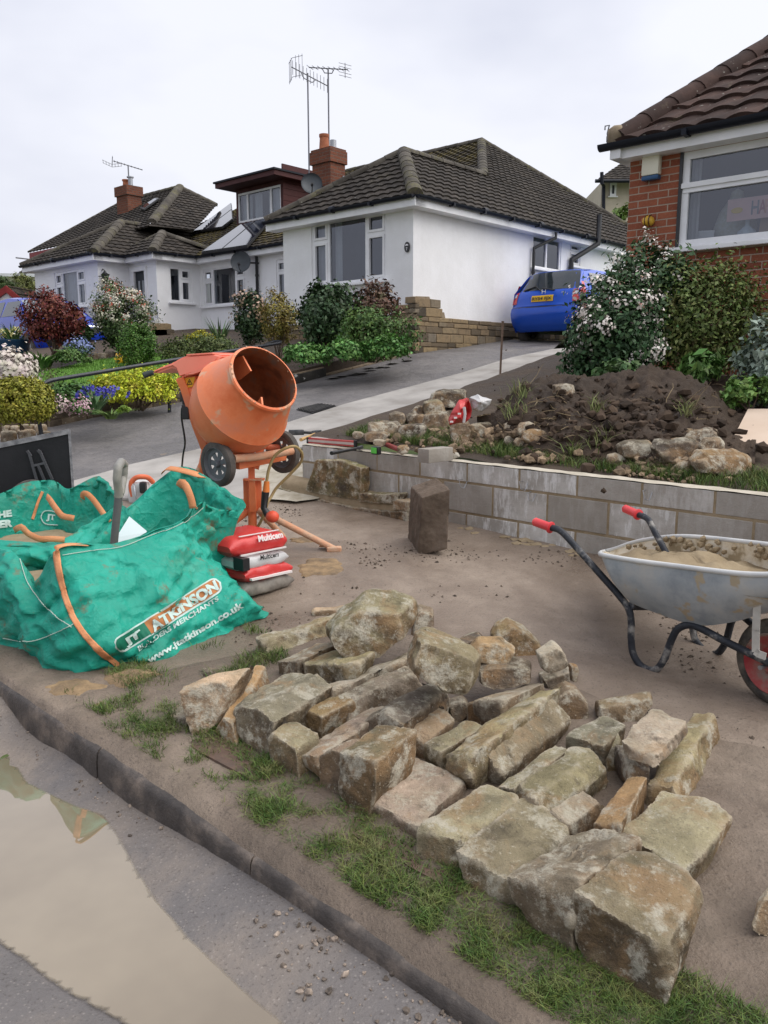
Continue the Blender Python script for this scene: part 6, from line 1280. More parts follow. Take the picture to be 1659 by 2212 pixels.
NR = smooth3([oN(*c6(*p), -.10) for p in nr], 5); FR = smooth3([oF(*c6(*p), .10) for p in fr_], 5); NB_ = smooth3([oN(*c6(*p), .0) for p in nb], 5); FB = [p+Sd*.30 for p in NB_]
def ring(f): 
    e = f**1.0; bul = .035*math.sin(math.pi*f)
    A_ = [a*(1-e)+b*e-Sd*bul for a, b in zip(NR, NB_)]; C2 = [a*(1-e)+b*e+Sd*bul for a, b in zip(FR, FB)]; L_ = A_+C2[::-1]
    return L_
def closed_smooth(L_): return L_
rings_ = [closed_smooth(ring(f)) for f in np.linspace(0, 1, 9)]
for r in rings_:
    for _ in range(2):
        n0 = len(r); c = [ (r[i-1]+r[i]*2+r[(i+1) % n0])/4 for i in range(n0)]; r[:] = c
mb = MB(); mb.grid(rings_, .5, closed=True); cen = sum(rings_[-1], Vector())/len(rings_[-1]); mb.grid([rings_[-1], [cen+(p-cen)*.5-Z3*.004 for p in rings_[-1]], [cen-Z3*.004+(p-cen)*.02 for p in rings_[-1]]], .5, closed=True); tray = mb.build('tray', GALV, bar, 60)
inn = []
for f, r in zip(np.linspace(0, 1, 9), rings_): c = sum(r, Vector())/len(r); inn.append([p+(c-p).normalized()*.007+Z3*(.007*f+.002) for p in r])
mb = MB(); mb.grid(inn, .5, closed=True); mb.build('tray_lining', INSIDE, tray, 60)
mb = MB(); mb.tube(rings_[0], .0115, 8, closed=True); mb.build('rolled_rim', mat('pale_rim', [(.48, .49, .49), (.62, .62, .60)], 6, .5), tray, 60)
fill = []; base = inn[1]; c = sum(base, Vector())/len(base); zlev = c.z-.035
for f in np.linspace(1, 0, 16):
    row = []
    for p in base:
        q = c+(p-c)*f*.99; row.append(Vector((q.x, q.y, zlev+(min(0, p.z-c.z))*f*f*.9+.03*noise.noise(q*7)*(f < .99)+.022*noise.noise(q*19)*(f < .97)+.02*(1-f))))
    fill.append(row)
mb = MB(); mb.grid(fill, .5, closed=True); top(mb, 'mortar', mat('fresh_mortar', [(.24, .18, .105), (.32, .25, .155)], 9, .75, .5, 40), 'heap of fresh sandy mortar filling the wheelbarrow tray', 'mortar', smooth=180)
mb = MB()
for k in range(70):
    i = random.randrange(len(FR)-6); f = random.uniform(.02, .25); p = inn[0][len(NR)+i]*(1-f)+inn[-1][len(NR)+i]*f; mb.ball(p-Sd*.006+Z3*0, random.uniform(.006, .018), 1, (1.3, .6, 1.1), .6)
mb.build('mortar_splash', BMORT, tray)['kind'] = 'stuff'
wc = G(1673, 1522)+Z3*.184; RT = mat('muddy_tyre', [(.035, .032, .03), (.10, .088, .072), (.25, .21, .165)], 10, .85, .35, 60); RR = mat('worn_red_rim', [(.30, .03, .035), (.34, .07, .06), (.26, .19, .15), (.22, .17, .13)], 7, .55, .2, 40)
mb = MB(); mb.lathe([(-.04, .125)]+[(.046*math.sin(t), .142+.044*math.cos(t)) for t in np.linspace(-1.9, 1.9, 13)]+[(.04, .125)], wc, Sd, 44); w_ = mb.build('wheel', RT, bar, 60)
mb = MB(); mb.lathe([(-.042, .132), (-.05, .125), (-.03, .10), (-.012, .07), (-.04, .035), (-.06, .03), (-.06, .001)], wc, Sd, 36); mb.lathe([(.042, .132), (.05, .125), (.03, .10), (.012, .07), (.04, .035), (.06, .03), (.06, .001)], wc, Sd, 36); mb.build('rim', RR, w_, 50)
mb = MB(); mb.tube([wc-Sd*.12, wc+Sd*.12], .010, 8); mb.build('axle', METAL, bar, 50)
st = [oN(*c6(*p), -.045) for p in ((1640, 790), (1572, 850), (1555, 1200), (1553, 1385), (1575, 1402), (1635, 1425))]; mb = MB()
for a, b in zip(st, st[1:]):
    d = (b-a).normalized(); s_ = d.cross(nN).normalized(); mb.box((a+b)/2, (b-a).length+.006, .030, .005, (d, s_, d.cross(s_)))
mb.build('brace', mat('pale_brace', [(.55, .53, .48), (.42, .40, .36)], 9, .5), bar); mb = MB(); mb.tube([oN(835, 1420), oN(880, 1425, .08)], .02, 6); mb.tube([oN(840, 1430, .02), oF(1180, 1430)], .016, 8); mb.build('cross_tube', BFR, bar, 50)
# ---------------------------------------------------------------- soil heap, rubble and rubbish behind the wall
HEAPM = mud_mat('dug_soil', [(.030, .019, .012), (.052, .034, .022), (.088, .060, .040)], (.036, .024, .015), (.75, .95), 1.)
hx = [1030, 1090, 1135, 1200, 1290, 1400, 1490, 1545, 1590, 1630]; ht = [905, 868, 828, 808, 818, 800, 815, 862, 915, 965]; hf_ = [930, 962, 978, 992, 1003, 1012, 1022, 1030, 1025, 1005]
def heap():
    rows = []; n = 170
    xs = np.linspace(hx[0], hx[-1], n); tt = np.interp(xs, hx, ht); ff = np.interp(xs, hx, hf_)
    for x, yt, yf in zip(xs, tt, ff):
        Ft = G(x, yf, .5); Yr = 6.75+.15*math.sin(x*.011); T = P(x, yt, Yr); hb = HG(T.x, T.y); T.z = max(T.z, hb+.03); Bk = Vector((T.x+.22, T.y+.75, hb+.02)); row = []
        for k in range(80):
            f = k/79
            if f < .68: g = f/.68; p = Ft+(T-Ft)*g; p.z = Ft.z+(T.z-Ft.z)*(g**.85 if g else 0)
            else: g = (f-.68)/.32; p = T+(Bk-T)*g; p.z = T.z+(Bk.z-T.z)*(g**1.5)
            w_ = min(1, f*8)*min(1, (1-f)*8); q = p*1.
            p = p+Z3*(w_*(.06*noise.fractal(q*4, 1, 2, 4)+.05*abs(noise.noise(q*11))+.030*abs(noise.noise(q*24))+.012*noise.noise(q*50)))-Z3*.03*(f < .02 or f > .98); row.append(p)
        rows.append(row)
    mb = MB(); mb.grid(rows, 0); o = top(mb, 'soil_heap', HEAPM, 'big heap of dark dug soil behind the block wall', 'soil heap', smooth=180); return [p for r in rows for p in r], rows
heap_pts, heap_rows = heap()
def heap_z(x, y):
    b = min(heap_pts, key=lambda p: (p.x-x)**2+(p.y-y)**2); return max(b.z, HG(x, y)) if (b.x-x)**2+(b.y-y)**2 < .03 else HG(x, y)
def onheap(px, py):
    r = ray(px, py); s = 4.5
    while s < 12:
        q = CAM+r*s
        if q.z < heap_z(q.x, q.y): return q
        s += .02
    return G(px, py, .5)
heap_sub = [heap_rows[i][j] for i in range(0, len(heap_rows), 3) for j in range(0, 80, 3)]; heap_pts = heap_sub
RUBG = 'rubble stones tipped round the soil heap'
def rub(zoom, x0, y0, x1, y1, col, label, t=None, name='rubble_stone', ch=.03):
    cx, cy, rx, ry = (x0+x1)/2, (y0+y1)/2, (x1-x0)/2*1.2, (y1-y0)/2*1.2; F = [zoom(cx+rx*math.copysign(abs(math.cos(t_))**.7, math.cos(t_))*random.uniform(.85, 1.08), cy+ry*math.copysign(abs(math.sin(t_))**.7, math.sin(t_))*random.uniform(.85, 1.05)) for t_ in (np.linspace(0, 6.283, 8)[:-1]+random.uniform(0, .8))]
    b = zoom(cx, y1); Q = onheap(*b); n = Vector((random.uniform(-.3, .3), -1, .45)).normalized(); f3 = [onplane(x, y, Q, n) for x, y in F]; c = sum(f3, Vector())/len(f3); W_ = (onplane(*zoom(x1, cy), Q, n)-onplane(*zoom(x0, cy), Q, n)).length; t = t or W_*.6; d = Vector((random.uniform(-.2, .2), 1, .05))
    return place_rock(name, [c+(p-c)*.8 for p in f3]+[p+d*t*.45 for p in f3]+[c+d*t+(p-c)*.7 for p in f3], label, tuple(x*.62 for x in CO[col]), RUBG, vox=max(.008, W_/22), a1=.010, a2=.008, chipk=ch, facets=9)
R5 = conv(763., 816.2, .28)
for a in [(585, 105, 870, 240, 'dark', 'long dark slab at the top of the rubble behind the red plastic bag'), (455, 215, 560, 290, 'dark', 'dark stone left of the yellow mossy rubble stone'), (530, 185, 700, 300, 'moss', 'yellow mossy rubble stone left of the red plastic bag'), (290, 270, 410, 370, 'grey', 'pale edged rubble stone propped on the left of the rubble'), (130, 335, 360, 470, 'grey', 'long pale topped rubble stone at the left end of the rubble'), (80, 420, 270, 500, 'brown', 'muddy brown stone at the foot of the rubble near the hammer'), (355, 360, 555, 480, 'dark', 'black broken stone in the middle of the rubble'), (540, 262, 740, 415, 'brown', 'big muddy stone against the left of the red plastic bag'), (400, 285, 560, 370, 'dark', 'soil covered stone left of the big muddy one'), (880, 362, 1030, 490, 'pale', 'whitish split stone below the white end of the plastic bag'), (750, 345, 905, 520, 'tan', 'tan stone below the red plastic bag'), (930, 350, 1115, 410, 'grey', 'flat grey slab behind the whitish split stone'), (1170, 345, 1260, 430, 'tan', 'upright tan chip right of the flat grey slab'), (1265, 345, 1395, 450, 'tan', 'slanting tan stone leaning in the rubble'), (1330, 405, 1505, 515, 'orange', 'rusty stone at the right end of the tan rubble'), (1170, 450, 1250, 525, 'pale', 'small pale stone below the slanting tan one'), (1255, 470, 1360, 535, 'tan', 'low tan stone left of the rusty stone'), (0, 420, 80, 475, 'pale', 'pale slab end lying on the drive edge by the tools')]: rub(R5, *a)
R7 = z7
for a in [(770, 435, 1005, 545, 'grey', 'flat muddy grey stone at the foot of the soil heap'), (1000, 430, 1275, 575, 'dark', 'dark oblong stone at the foot of the soil heap'), (1170, 362, 1365, 455, 'brown', 'brown stone resting above the dark oblong one'), (1262, 420, 1405, 535, 'tan', 'tan stone right of the dark oblong one'), (1240, 508, 1565, 650, 'orange', 'largest rubble stone, rusty edged, at the right foot of the heap'), (1110, 560, 1235, 625, 'tan', 'small tan stone left of the largest rusty edged rubble stone'), (695, 515, 805, 582, 'tan', 'small tan stone at the left foot of the flat muddy grey stone'), (375, 95, 500, 165, 'brown', 'brown stone lying on the upper left of the soil heap')]: rub(R7, *a)
def heap_crumbs(n, x0, y0, x1, y1):
    out = []
    for _ in range(n): q = onheap(random.gauss((x0+x1)/2, (x1-x0)/4), random.gauss((y0+y1)/2, (y1-y0)/4)); out.append((q.x, q.y, q.z))
    return out
crumbs('rubble_chips', heap_crumbs(420, 870, 925, 1180, 968)+heap_crumbs(170, 1310, 985, 1540, 1040)+heap_crumbs(60, 1100, 985, 1250, 1000), .008, .05, mat('tan_chips', [(.10, .07, .045), (.30, .22, .14)], 25, .9, tone=.6))
crumbs('soil_clods', heap_crumbs(900, 1060, 820, 1600, 1010), .008, .055, mat('soil_clod', [(.032, .021, .014), (.078, .053, .036)], 9, .95, tone=.5))
blades('heap_weeds', [q for c in ((1288, 890, 10), (1300, 965, 20), (1120, 855, 14), (1240, 985, 10), (1110, 900, 12), (1480, 900, 8), (990, 955, 10)) for q in heap_crumbs(46, c[0]-c[2]*2, c[1]-c[2], c[0]+c[2]*2, c[1]+c[2])], .05, .16, mat('weeds', [(.10, .15, .035), (.25, .25, .11)], 6, .7, tone=.4), 1.3, .004)
# dead roots and stalks straggling from the heap
def stalks(name, pts, m, n, ln, r=.003, up=.5):
    mb = MB()
    for _ in range(n):
        p = Vector(random.choice(pts)); d = Vector((random.uniform(-1, 1), random.uniform(-1, .6), random.uniform(-.1, up))).normalized(); L_ = random.uniform(*ln); q = [p]
        for k in range(4): d = (d+Vector((random.uniform(-.4, .4), random.uniform(-.4, .4), random.uniform(-.35, .15)))).normalized(); q.append(q[-1]+d*L_/4)
        mb.tube(q, [r, r, r*.9, r*.7, r*.4], 4)
    o = mb.build(name, m, None, 60); tag(o, None, None, None, 'stuff'); return o
stalks('dead_roots', heap_crumbs(60, 1090, 850, 1330, 960)+heap_crumbs(30, 1400, 830, 1600, 930), mat('dead_root', [(.20, .145, .08), (.32, .25, .15)], 9, .9), 110, (.06, .24))
# torn red and white bag
def torn():
    t = thing('torn_bag', 'torn red and white plastic cement bag caught on the rubble', 'plastic bag', onheap(*R5(800, 365)))
    def sheetpx(px, name, m, bul, Y):
        F = [P(*R5(*p), Y) for p in px]; c = sum(F, Vector())/len(F); rows = []
        for f in np.linspace(1, 0, 9):
            row = []
            for i in range(len(F)*4):
                a, b = F[i//4], F[(i//4+1) % len(F)]; p = a+(b-a)*(i % 4)/4; q = c+(p-c)*f; row.append(q+Vector((0, -bul*(1-f*f), 0))+Vector((0, .045*noise.noise(q*16)+.02*noise.noise(q*40), .012*noise.noise(q*22+Vector((5, 5, 5))))))
            rows.append(row)
        mb = MB(); mb.grid(rows, .5, closed=True); return mb.build(name, m, t, 40, .003)
    sheetpx([(735, 330), (755, 265), (820, 170), (880, 155), (870, 200), (850, 290), (845, 350), (800, 350), (745, 368)], 'red_side', REDP, .10, 6.35); sheetpx([(860, 200), (890, 158), (915, 240), (905, 300), (862, 355), (855, 300)], 'inner_side', REDP, -.04, 6.42)
    sheetpx([(895, 150), (960, 128), (1010, 150), (1070, 165), (1055, 205), (1020, 235), (985, 255), (925, 240), (912, 200)], 'white_end', WHP, .08, 6.4); mb = MB(); mb.tube([P(*R5(*p), 6.27) for p in ((855, 225), (862, 280), (852, 345))], .012, 6); mb.build('torn_edge', WHP, t, 60)
    mb = MB(); q = P(*R5(758, 338), 6.23); 
    for k in range(3): mb.box(q+Vector((.03*k, -.01+.01*k, .03*k)), .024, .004, .014)
    mb.build('lettering', WINK, t)
torn()
def simple(name, label, cat, mb, m, smooth=40, **kw): return top(mb, name, m, label, cat, smooth=smooth, **kw)
RUSTY = mat('rusty_rod', [(.13, .085, .06), (.22, .15, .11)], 20, .8)
b = G(1078, 858); tpx = P(1086, 697, b.y); mb = MB(); mb.tube([b-Z3*.1, b+(tpx-b)*.5, tpx], .014, 8); mb.tube([tpx+Z3*.0, tpx+Z3*.02], .018, 8); simple('rusty_rod', 'thin rusty rod standing upright beside the drive near the blue hatchback', 'rod', mb, RUSTY)
a, b = G(1060, 868, .06), G(1128, 838, .06); mb = MB(); d = (b-a).normalized(); mb.cbox((a+b)/2+Z3*.03, (b-a).length+.3, .07, .03, (d, Z3.cross(d).normalized(), d.cross(Z3.cross(d))), .004); simple('timber_batten', 'thin timber batten lying along the drive edge left of the soil heap', 'batten', mb, mat('pale_timber', [(.36, .25, .14), (.45, .33, .2)], 9, .8))
def pot(c, R, h, ax, label, m=TERRA):
    mb = MB(); mb.lathe([(0, .001), (0, R*.68), (h*.78, R*.93), (h*.78, R*1.05), (h, R*1.05), (h, R*.95), (h*.8, R*.88), (h*.15, R*.66), (h*.15, .001)], c, ax, 26); return simple('plant_pot', label, 'plant pot', mb, m)
pot(G(1194, 812, .05), .115, .20, Vector((-.05, 0, 1)), 'terracotta pot at the foot of the white flowering bush by the drive'); pot(onheap(1553, 786), .10, .18, Vector((-.35, -.5, .35)), 'terracotta pot lying tipped in the grass behind the soil heap')
q = [P(1580, 953, 5.75), P(1760, 968, 5.45), P(1760, 883, 6.4), P(1616, 883, 6.6)]; n_ = (q[1]-q[0]).cross(q[3]-q[0]).normalized(); mb = MB(); mb.prism(q, n_*-.035 if n_.z > 0 else n_*.035); simple('board', 'plain cream board lying tilted at the right edge beside the soil heap', 'board', mb, mat('cream_board', [(.60, .47, .36), (.66, .53, .42)], 2, .7), smooth=None)
# ---------------------------------------------------------------- tools along the wall top
nT = V3.cross(wu).normalized(); nT = nT if nT.z > 0 else -nT; oT = W(aW0, bW, zt0)+Z3*.012
WT = lambda x, y, h=0.: onplane(x, y, oT+Z3*h, nT)
mb = MB(); a, b = WT(901, 991, .04), WT(957, 985, .04); mb.cbox((a+b)/2+V3*.06+Z3*.015, (a-b).length*.95, .11, .10, ((b-a).normalized(), Z3.cross((b-a).normalized()), Z3), .006); simple('half_block', 'pale half concrete block lying on top of the block wall', 'block', mb, BLK)
mb = MB(); c = WT(980, 990); mb.ball(c+Z3*.02, .035, 2, (1.4, 1, .8), .6); simple('stone_chip', 'small pale stone on the wall top right of the half block', 'stone', mb, mat('pale_chip', [(.4, .37, .31)], 20, .9))
def hammer(a, b, headc, hd, hl, hs, label, hm, name='hammer'):
    t = thing(name, label, 'hammer', a); mb = MB(); mb.tube([a, a*.5+b*.5, b], [.016, .013, .012], 10); mb.build('handle', hm, t, 50); mb = MB(); d = hd.normalized(); s_ = d.cross(Z3).normalized(); mb.cbox(headc, hl, hs, hs, (d, s_, d.cross(s_)), .006); mb.build('head', mat('hammer_steel', [(.06, .065, .07), (.14, .14, .145)], 14, .45, metal=.6), t, 40)
WOOD = mat('ash_handle', [(.45, .27, .10), (.55, .36, .16)], 9, .6)
a, b = WT(650, 950, .03), WT(684, 936, .04); hammer(a, b, b, Vector((.3, 1, 0)), .13, .055, 'club hammer with a pale wooden handle at the left end of the wall top', WOOD); c = WT(640, 934, .05); hammer(c+Vector((.02, .05, 0)), c+Vector((.25, .12, -.02)), c, Vector((1, .3, 0)), .14, .05, 'dark headed club hammer behind the wooden handled one on the wall', BLACKP)
a, b = WT(716, 979, .02), WT(770, 969, .02); hammer(a, b, WT(778, 967, .02), Vector((.25, 1, 0)), .11, .028, 'claw hammer with a black handle on the wall top below the spirit level', BLACKP)
a, b = WT(655, 957, .02)+V3*.0, WT(757, 965, .02)+V3*.0; t = thing('spirit_level', 'long red spirit level lying along the left end of the wall top', 'spirit level', a); d = (b-a).normalized(); mb = MB(); mb.cbox((a+b)/2+V3*.06+Z3*.02, (b-a).length, .025, .05, (d, Z3.cross(d).normalized(), Z3), .003); mb.build('body', mat('level_red', [(.42, .05, .05), (.48, .10, .09)], 8, .5), t); mb = MB(); mb.box((a+b)/2+V3*.047+Z3*.02, (b-a).length*.97, .004, .02, (d, Z3.cross(d).normalized(), Z3)); mb.build('side_strip', mat('level_pale', [(.5, .42, .38)], 8, .5), t)
for e in (a, b): mb = MB(); mb.cbox(e+V3*.06+Z3*.02, .02, .03, .054, (d, Z3.cross(d).normalized(), Z3), .003); mb.build('end_cap', BLACKP, t)
c = WT(805, 974, .03); t = thing('tape_measure', 'green and black tape measure on the wall top', 'tape measure', c-Z3*.03); mb = MB(); mb.cbox(c+V3*.04, .075, .045, .065, (U3, V3, Z3), .012); mb.build('case', BLACKP, t, 40); mb = MB(); mb.cbox(c+V3*.012+Z3*.002, .055, .006, .045, (U3, V3, Z3), .002); mb.build('label_panel', mat('tape_green', [(.12, .55, .08)], 5, .4), t)
a, b = WT(829, 958, .05), WT(866, 973, .03); t = thing('bolster', 'bolster with a dark red grip beside a rusty stone on the wall top', 'bolster', a); mb = MB(); mb.tube([a, a*.9+b*.1, a*.2+b*.8, b], [.019, .021, .02, .014], 12); mb.build('grip', mat('bolster_red', [(.20, .03, .025), (.26, .05, .04)], 9, .5), t, 40); mb = MB(); d = (b-a).normalized(); mb.box(b+d*.05, .11, .05, .008, (d, V3, d.cross(V3))); mb.build('steel', METAL, t)
rub(R5, 350, 525, 430, 590, 'orange', 'small rusty cube shaped stone on the wall top by the bolster', .07); rub(R5, 150, 478, 240, 535, 'pale', 'whitish lump on the grass behind the tape measure', .07)
# ---------------------------------------------------------------- black trailer board and cut-off saw behind the bags
tb = thing('trailer', 'black trailer tailboard with a grey latch frame standing behind the green bags', 'trailer', G(100, 1082)); BB = mat('black_board', [(.010, .010, .012), (.018, .018, .021)], 3, .5, .15, 40, specks=(60, (.05, .05, .055), .72))
Tr = G(144, 1082); n_ = Vector((.25, -1, 0)).normalized(); tl, trp = onplane(-90, 978, Tr, n_), onplane(147, 930, Tr, n_); ux = (trp-tl); Lt = ux.length; ux = ux.normalized(); uh = Vector((ux.x, ux.y, 0)).normalized(); zb = Tr.z+.02; mb = MB()
mb.prism([tl, trp, Vector((trp.x, trp.y, zb)), Vector((tl.x, tl.y, zb))], -n_*.06); mb.build('tailboard', BB, tb); mb = MB(); mb.prism([tl+Z3*.012, trp+Z3*.012, trp-Z3*.03, tl-Z3*.03], n_*.012); e = trp-uh*.0; mb.prism([trp+Z3*.01, trp+uh*.02+Z3*.01, Vector((trp.x, trp.y, zb))+uh*.02, Vector((trp.x, trp.y, zb))], n_*.012); mb.build('edge_trim', mat('worn_edge', [(.10, .10, .11), (.30, .30, .31)], 12, .5), tb)
oB_ = lambda x, y: onplane(x*.28, 915.7+y*.28, Tr+n_*.03, n_); mb = MB(); 
for seg in ([(225, 225), (285, 440)], [(305, 205), (405, 430)], [(245, 325), (350, 300)], [(295, 320), (345, 440)], [(345, 300), (400, 420)], [(210, 205), (240, 250)], [(290, 200), (325, 240)]): mb.tube([oB_(*seg[0]), oB_(*seg[1])], .013, 4)
mb.build('latch_frame', mat('grey_latch', [(.055, .058, .065), (.09, .093, .10)], 9, .5), tb); mb = MB(); c = onplane(70, 1085, Tr+n_*.12, n_); mb.lathe([(-.06, .09), (-.06, .15), (-.04, .19), (.04, .19), (.06, .15), (.06, .09)], c, n_, 32); mb.build('tyre', RUB, tb, 40)
cs = thing('cut_off_saw', 'cut-off saw with an orange loop handle lying on the ground behind the green bags', 'saw', G(302, 1080)); zz = lambda x, y, Y: P(x*.28, 915.7+y*.28, Y); Ys = G(302, 1080).y-.1
mb = MB(); mb.tube(smooth3([zz(1020, 560, Ys), zz(1010, 470, Ys), zz(1035, 425, Ys), zz(1080, 408, Ys), zz(1140, 415, Ys+.05), zz(1180, 450, Ys+.1)]), .022, 10); mb.build('loop_handle', mat('saw_orange', [(.70, .16, .07)], 6, .5), cs, 50); mb = MB(); mb.cbox(zz(1085, 520, Ys+.1), .16, .24, .18, None, .03); mb.build('engine_housing', mat('saw_white', [(.55, .55, .55), (.65, .65, .64)], 6, .5), cs, 40); mb = MB(); mb.cbox(zz(1105, 490, Ys-.03), .06, .06, .10, None, .02); mb.build('air_filter', BLACKP, cs, 40); mb = MB(); mb.lathe([(-.004, .001), (-.004, .14), (.004, .14), (.004, .001)], zz(1050, 560, Ys+.05), Vector((1, .3, .1)), 28); mb.build('blade_guard', METAL, cs, 40)
# ================================================================ gardens
def leafmesh(name, C, Nr, size, m, parent, asp=.5, fold=.15, tone=None):
    n = len(C); r = RNG.normal(size=(n, 3)); t = np.cross(Nr, r); t /= np.linalg.norm(t, axis=1)[:, None]+1e-9; b = np.cross(Nr, t); s = size[:, None]
    V = np.stack([C-t*s*.5, C+b*s*asp*.5+Nr*s*fold, C+t*s*.5, C-b*s*asp*.5+Nr*s*fold], 1).reshape(-1, 3)
    if parent is not None: V = V-np.array(parent.location)
    me = bpy.data.meshes.new(name); me.vertices.add(4*n); me.vertices.foreach_set('co', V.ravel()); me.loops.add(4*n); me.loops.foreach_set('vertex_index', np.arange(4*n)); me.polygons.add(n); me.polygons.foreach_set('loop_start', np.arange(n)*4)
    try: me.polygons.foreach_set('loop_total', np.full(n, 4))
    except Exception: pass
    me.update(calc_edges=True); a = me.attributes.new('tone', 'FLOAT', 'FACE'); a.data.foreach_set('value', RNG.uniform(0, 1, n) if tone is None else tone); me.materials.append(m)
    return link(bpy.data.objects.new(name, me), parent)
def leafm(name, cols, tone=.45, hue=.02, rough=.55): return mat(name, [tuple(min(.85, x*(1.3 if x < .45 else 1)) for x in q) for q in cols], 5, rough, tone=tone, hue=hue, spec=.35)
STEM = mat('bark', [(.085, .06, .042), (.15, .11, .08)], 20, .9); TWIG = mat('dry_stalk', [(.25, .18, .10), (.36, .27, .17)], 14, .9)
def cloud(c, R, N, clus=34, csz=.16, low=-.35, shell=.62, lump=.22):
    """leaf positions in clusters round an uneven crown; returns positions, outward normals, cluster centres"""
    M = max(12, N//clus); k = RNG.normal(size=(7, 3))*2.6; ph = RNG.uniform(0, 6.3, 7); D = []
    while len(D) < M:
        d = RNG.normal(size=3); d /= np.linalg.norm(d)
        if d[2] > low: D.append(d)
    D = np.array(D); f = 1+lump*np.sin(D@k.T+ph).sum(1)/2.2; rr = (shell+(1-shell)*np.sqrt(RNG.uniform(0, 1, M)))*f; R = np.array(R); CC = np.array(c)+D*rr[:, None]*R
    i = RNG.integers(0, M, N); p = CC[i]+RNG.normal(size=(N, 3))*csz*R.mean(); n = D[i]*.8+RNG.normal(size=(N, 3))*.55+np.array([0, 0, .35]); n /= np.linalg.norm(n, axis=1)[:, None]
    return p, n, CC, D
def bush(name, label, cat, box, N, leaf, cols, depth=.8, Y=None, hz=LG, flowers=None, stems=10, clus=34, csz=.16, low=-.9, lump=.22, group=None, asp=.5, trunk=None, twigm=None, shell=.62, tone=.45, hue=.02, fold=.15):
    x0, y0, x1, y1 = box; xc = (x0+x1)/2; B = G(xc, y1, hz); Y = Y or B.y
    if abs(Y-B.y) > .01: B = P(xc, y1, Y)
    c = P(xc, (y0+y1)/2, Y); px = (P(xc+100, (y0+y1)/2, Y)-c).length/100; R = ((x1-x0)/2*px*.86, (x1-x0)/2*px*.86*depth, (y1-y0)/2*px*.88)
    t = thing(name, label, cat, (c.x, c.y, B.z if trunk is None else G(xc, trunk, hz).z), group); p, n, CC, D = cloud(c, R, N, clus, csz, low, shell, lump)
    p[:, 2] = np.maximum(p[:, 2], B.z+.01)
    leafmesh('foliage', p, n, RNG.uniform(leaf*.6, leaf*1.3, N), leafm(name+'_leaf', cols, tone, hue), t, asp, fold)
    mb = MB(); base = Vector((c.x, c.y, t.location.z-.02))
    for q in CC[RNG.choice(len(CC), min(stems, len(CC)), False)]:
        q = Vector(q); o = base+Vector((random.uniform(-.15, .15)*R[0], random.uniform(-.15, .15)*R[1], 0)); m_ = o*.45+q*.55+Vector((0, 0, .1*R[2])); mb.tube([o, m_, q], [.022*R[0]+.004, .012*R[0]+.003, .003], 5)
    if stems: mb.build('stems' if trunk is None else 'trunk', twigm or STEM, t, 60)
    if flowers:
        for nm, fc, nf, fs, lowf, per in flowers:
            ok = [i for i in range(len(CC)) if D[i][2] > lowf and D[i][1] < .6]; pts = []; nn = []
            for _ in range(nf):
                i = random.choice(ok); q = CC[i]+D[i]*np.array(R)*random.uniform(.06, .16)+RNG.normal(size=3)*csz*R[0]*.7; s_ = RNG.normal(size=(per, 3))*fs*.8; pts.append(q+s_); v = s_+D[i]*fs; nn.append(v/np.linalg.norm(v, axis=1)[:, None])
            pts = np.concatenate(pts); nn = np.concatenate(nn); leafmesh(nm, pts, nn, RNG.uniform(fs*.45, fs*.8, len(pts)), leafm(name+'_'+nm, fc, .2, .0, .7), t, .9, .2)
    return t
def straps(name, label, cat, c, n, h, spread, wd, m, group=None, erect=.5, extra=None):
    t = thing(name, label, cat, c, group); mb = MB(); c = Vector(c)
    for _ in range(n):
        a = random.uniform(0, 6.283); d = Vector((math.cos(a), math.sin(a), 0)); s_ = Vector((-d.y, d.x, 0)); L = random.uniform(.65, 1.1); o = c+d*random.uniform(0, spread*.25); rows = []
        for f in np.linspace(0, 1, 6):
            p = o+d*(spread*L*f**1.6)+Z3*(h*L*(f-(1-erect)*.75*f*f)); k = wd*(1-f**2)*.5+.0008; rows.append([p-s_*k, p+s_*k])
        mb.grid(rows)
    mb.build('leaves', m, t, 60)
    if extra: extra(t, c)
    return t
def flower_spots(name, m, n, rad, sz, zh):
    def f(t, c):
        q = np.array([(c.x+random.gauss(0, rad), c.y+random.gauss(0, rad), c.z+random.uniform(*zh)) for _ in range(n)]); q = np.repeat(q, 7, 0)+RNG.normal(size=(n*7, 3))*sz*.4; v = RNG.normal(size=(n*7, 3))+np.array([0, -.4, .6]); v /= np.linalg.norm(v, axis=1)[:, None]
        leafmesh(name, q, v, np.full(n*7, sz), m, t, .8, .2)
    return f
g1 = [(.035, .075, .018), (.06, .115, .025), (.09, .15, .035)]
# right garden
FW = [('blossoms', [(.72, .62, .56), (.80, .76, .70)], 62, .05, -.3, 30), ('blossoms', [(.42, .16, .13), (.5, .25, .2)], 45, .025, -.2, 8)]
bush('flowering_shrub', 'large evergreen shrub covered in white flower clusters beside the brick house', 'shrub', (1226, 600, 1440, 860), 9500, .062, [(.020, .045, .018), (.035, .075, .028), (.055, .105, .04)], .9, 7.9, .5, FW, 26, low=-.8, lump=.15, csz=.15)
bush('mixed_shrub', 'tall loose green and brown shrub with bare stalks below the brick house window', 'shrub', (1375, 580, 1640, 828), 11500, .05, [(.065, .10, .025), (.10, .14, .035), (.13, .12, .045)], .55, 8.1, .5, None, 70, csz=.22, low=-.7, twigm=TWIG, lump=.22, shell=.45)
bush('flowering_shrub', 'taller dark shrub with only a few white flowers standing against the brick pier', 'shrub', (1300, 528, 1500, 800), 6500, .062, [(.020, .045, .018), (.035, .075, .028), (.055, .105, .04)], .7, 8.2, .5, [('blossoms', [(.72, .62, .56), (.80, .76, .70)], 22, .05, .1, 26)], 18, low=-.7, lump=.2, csz=.16)
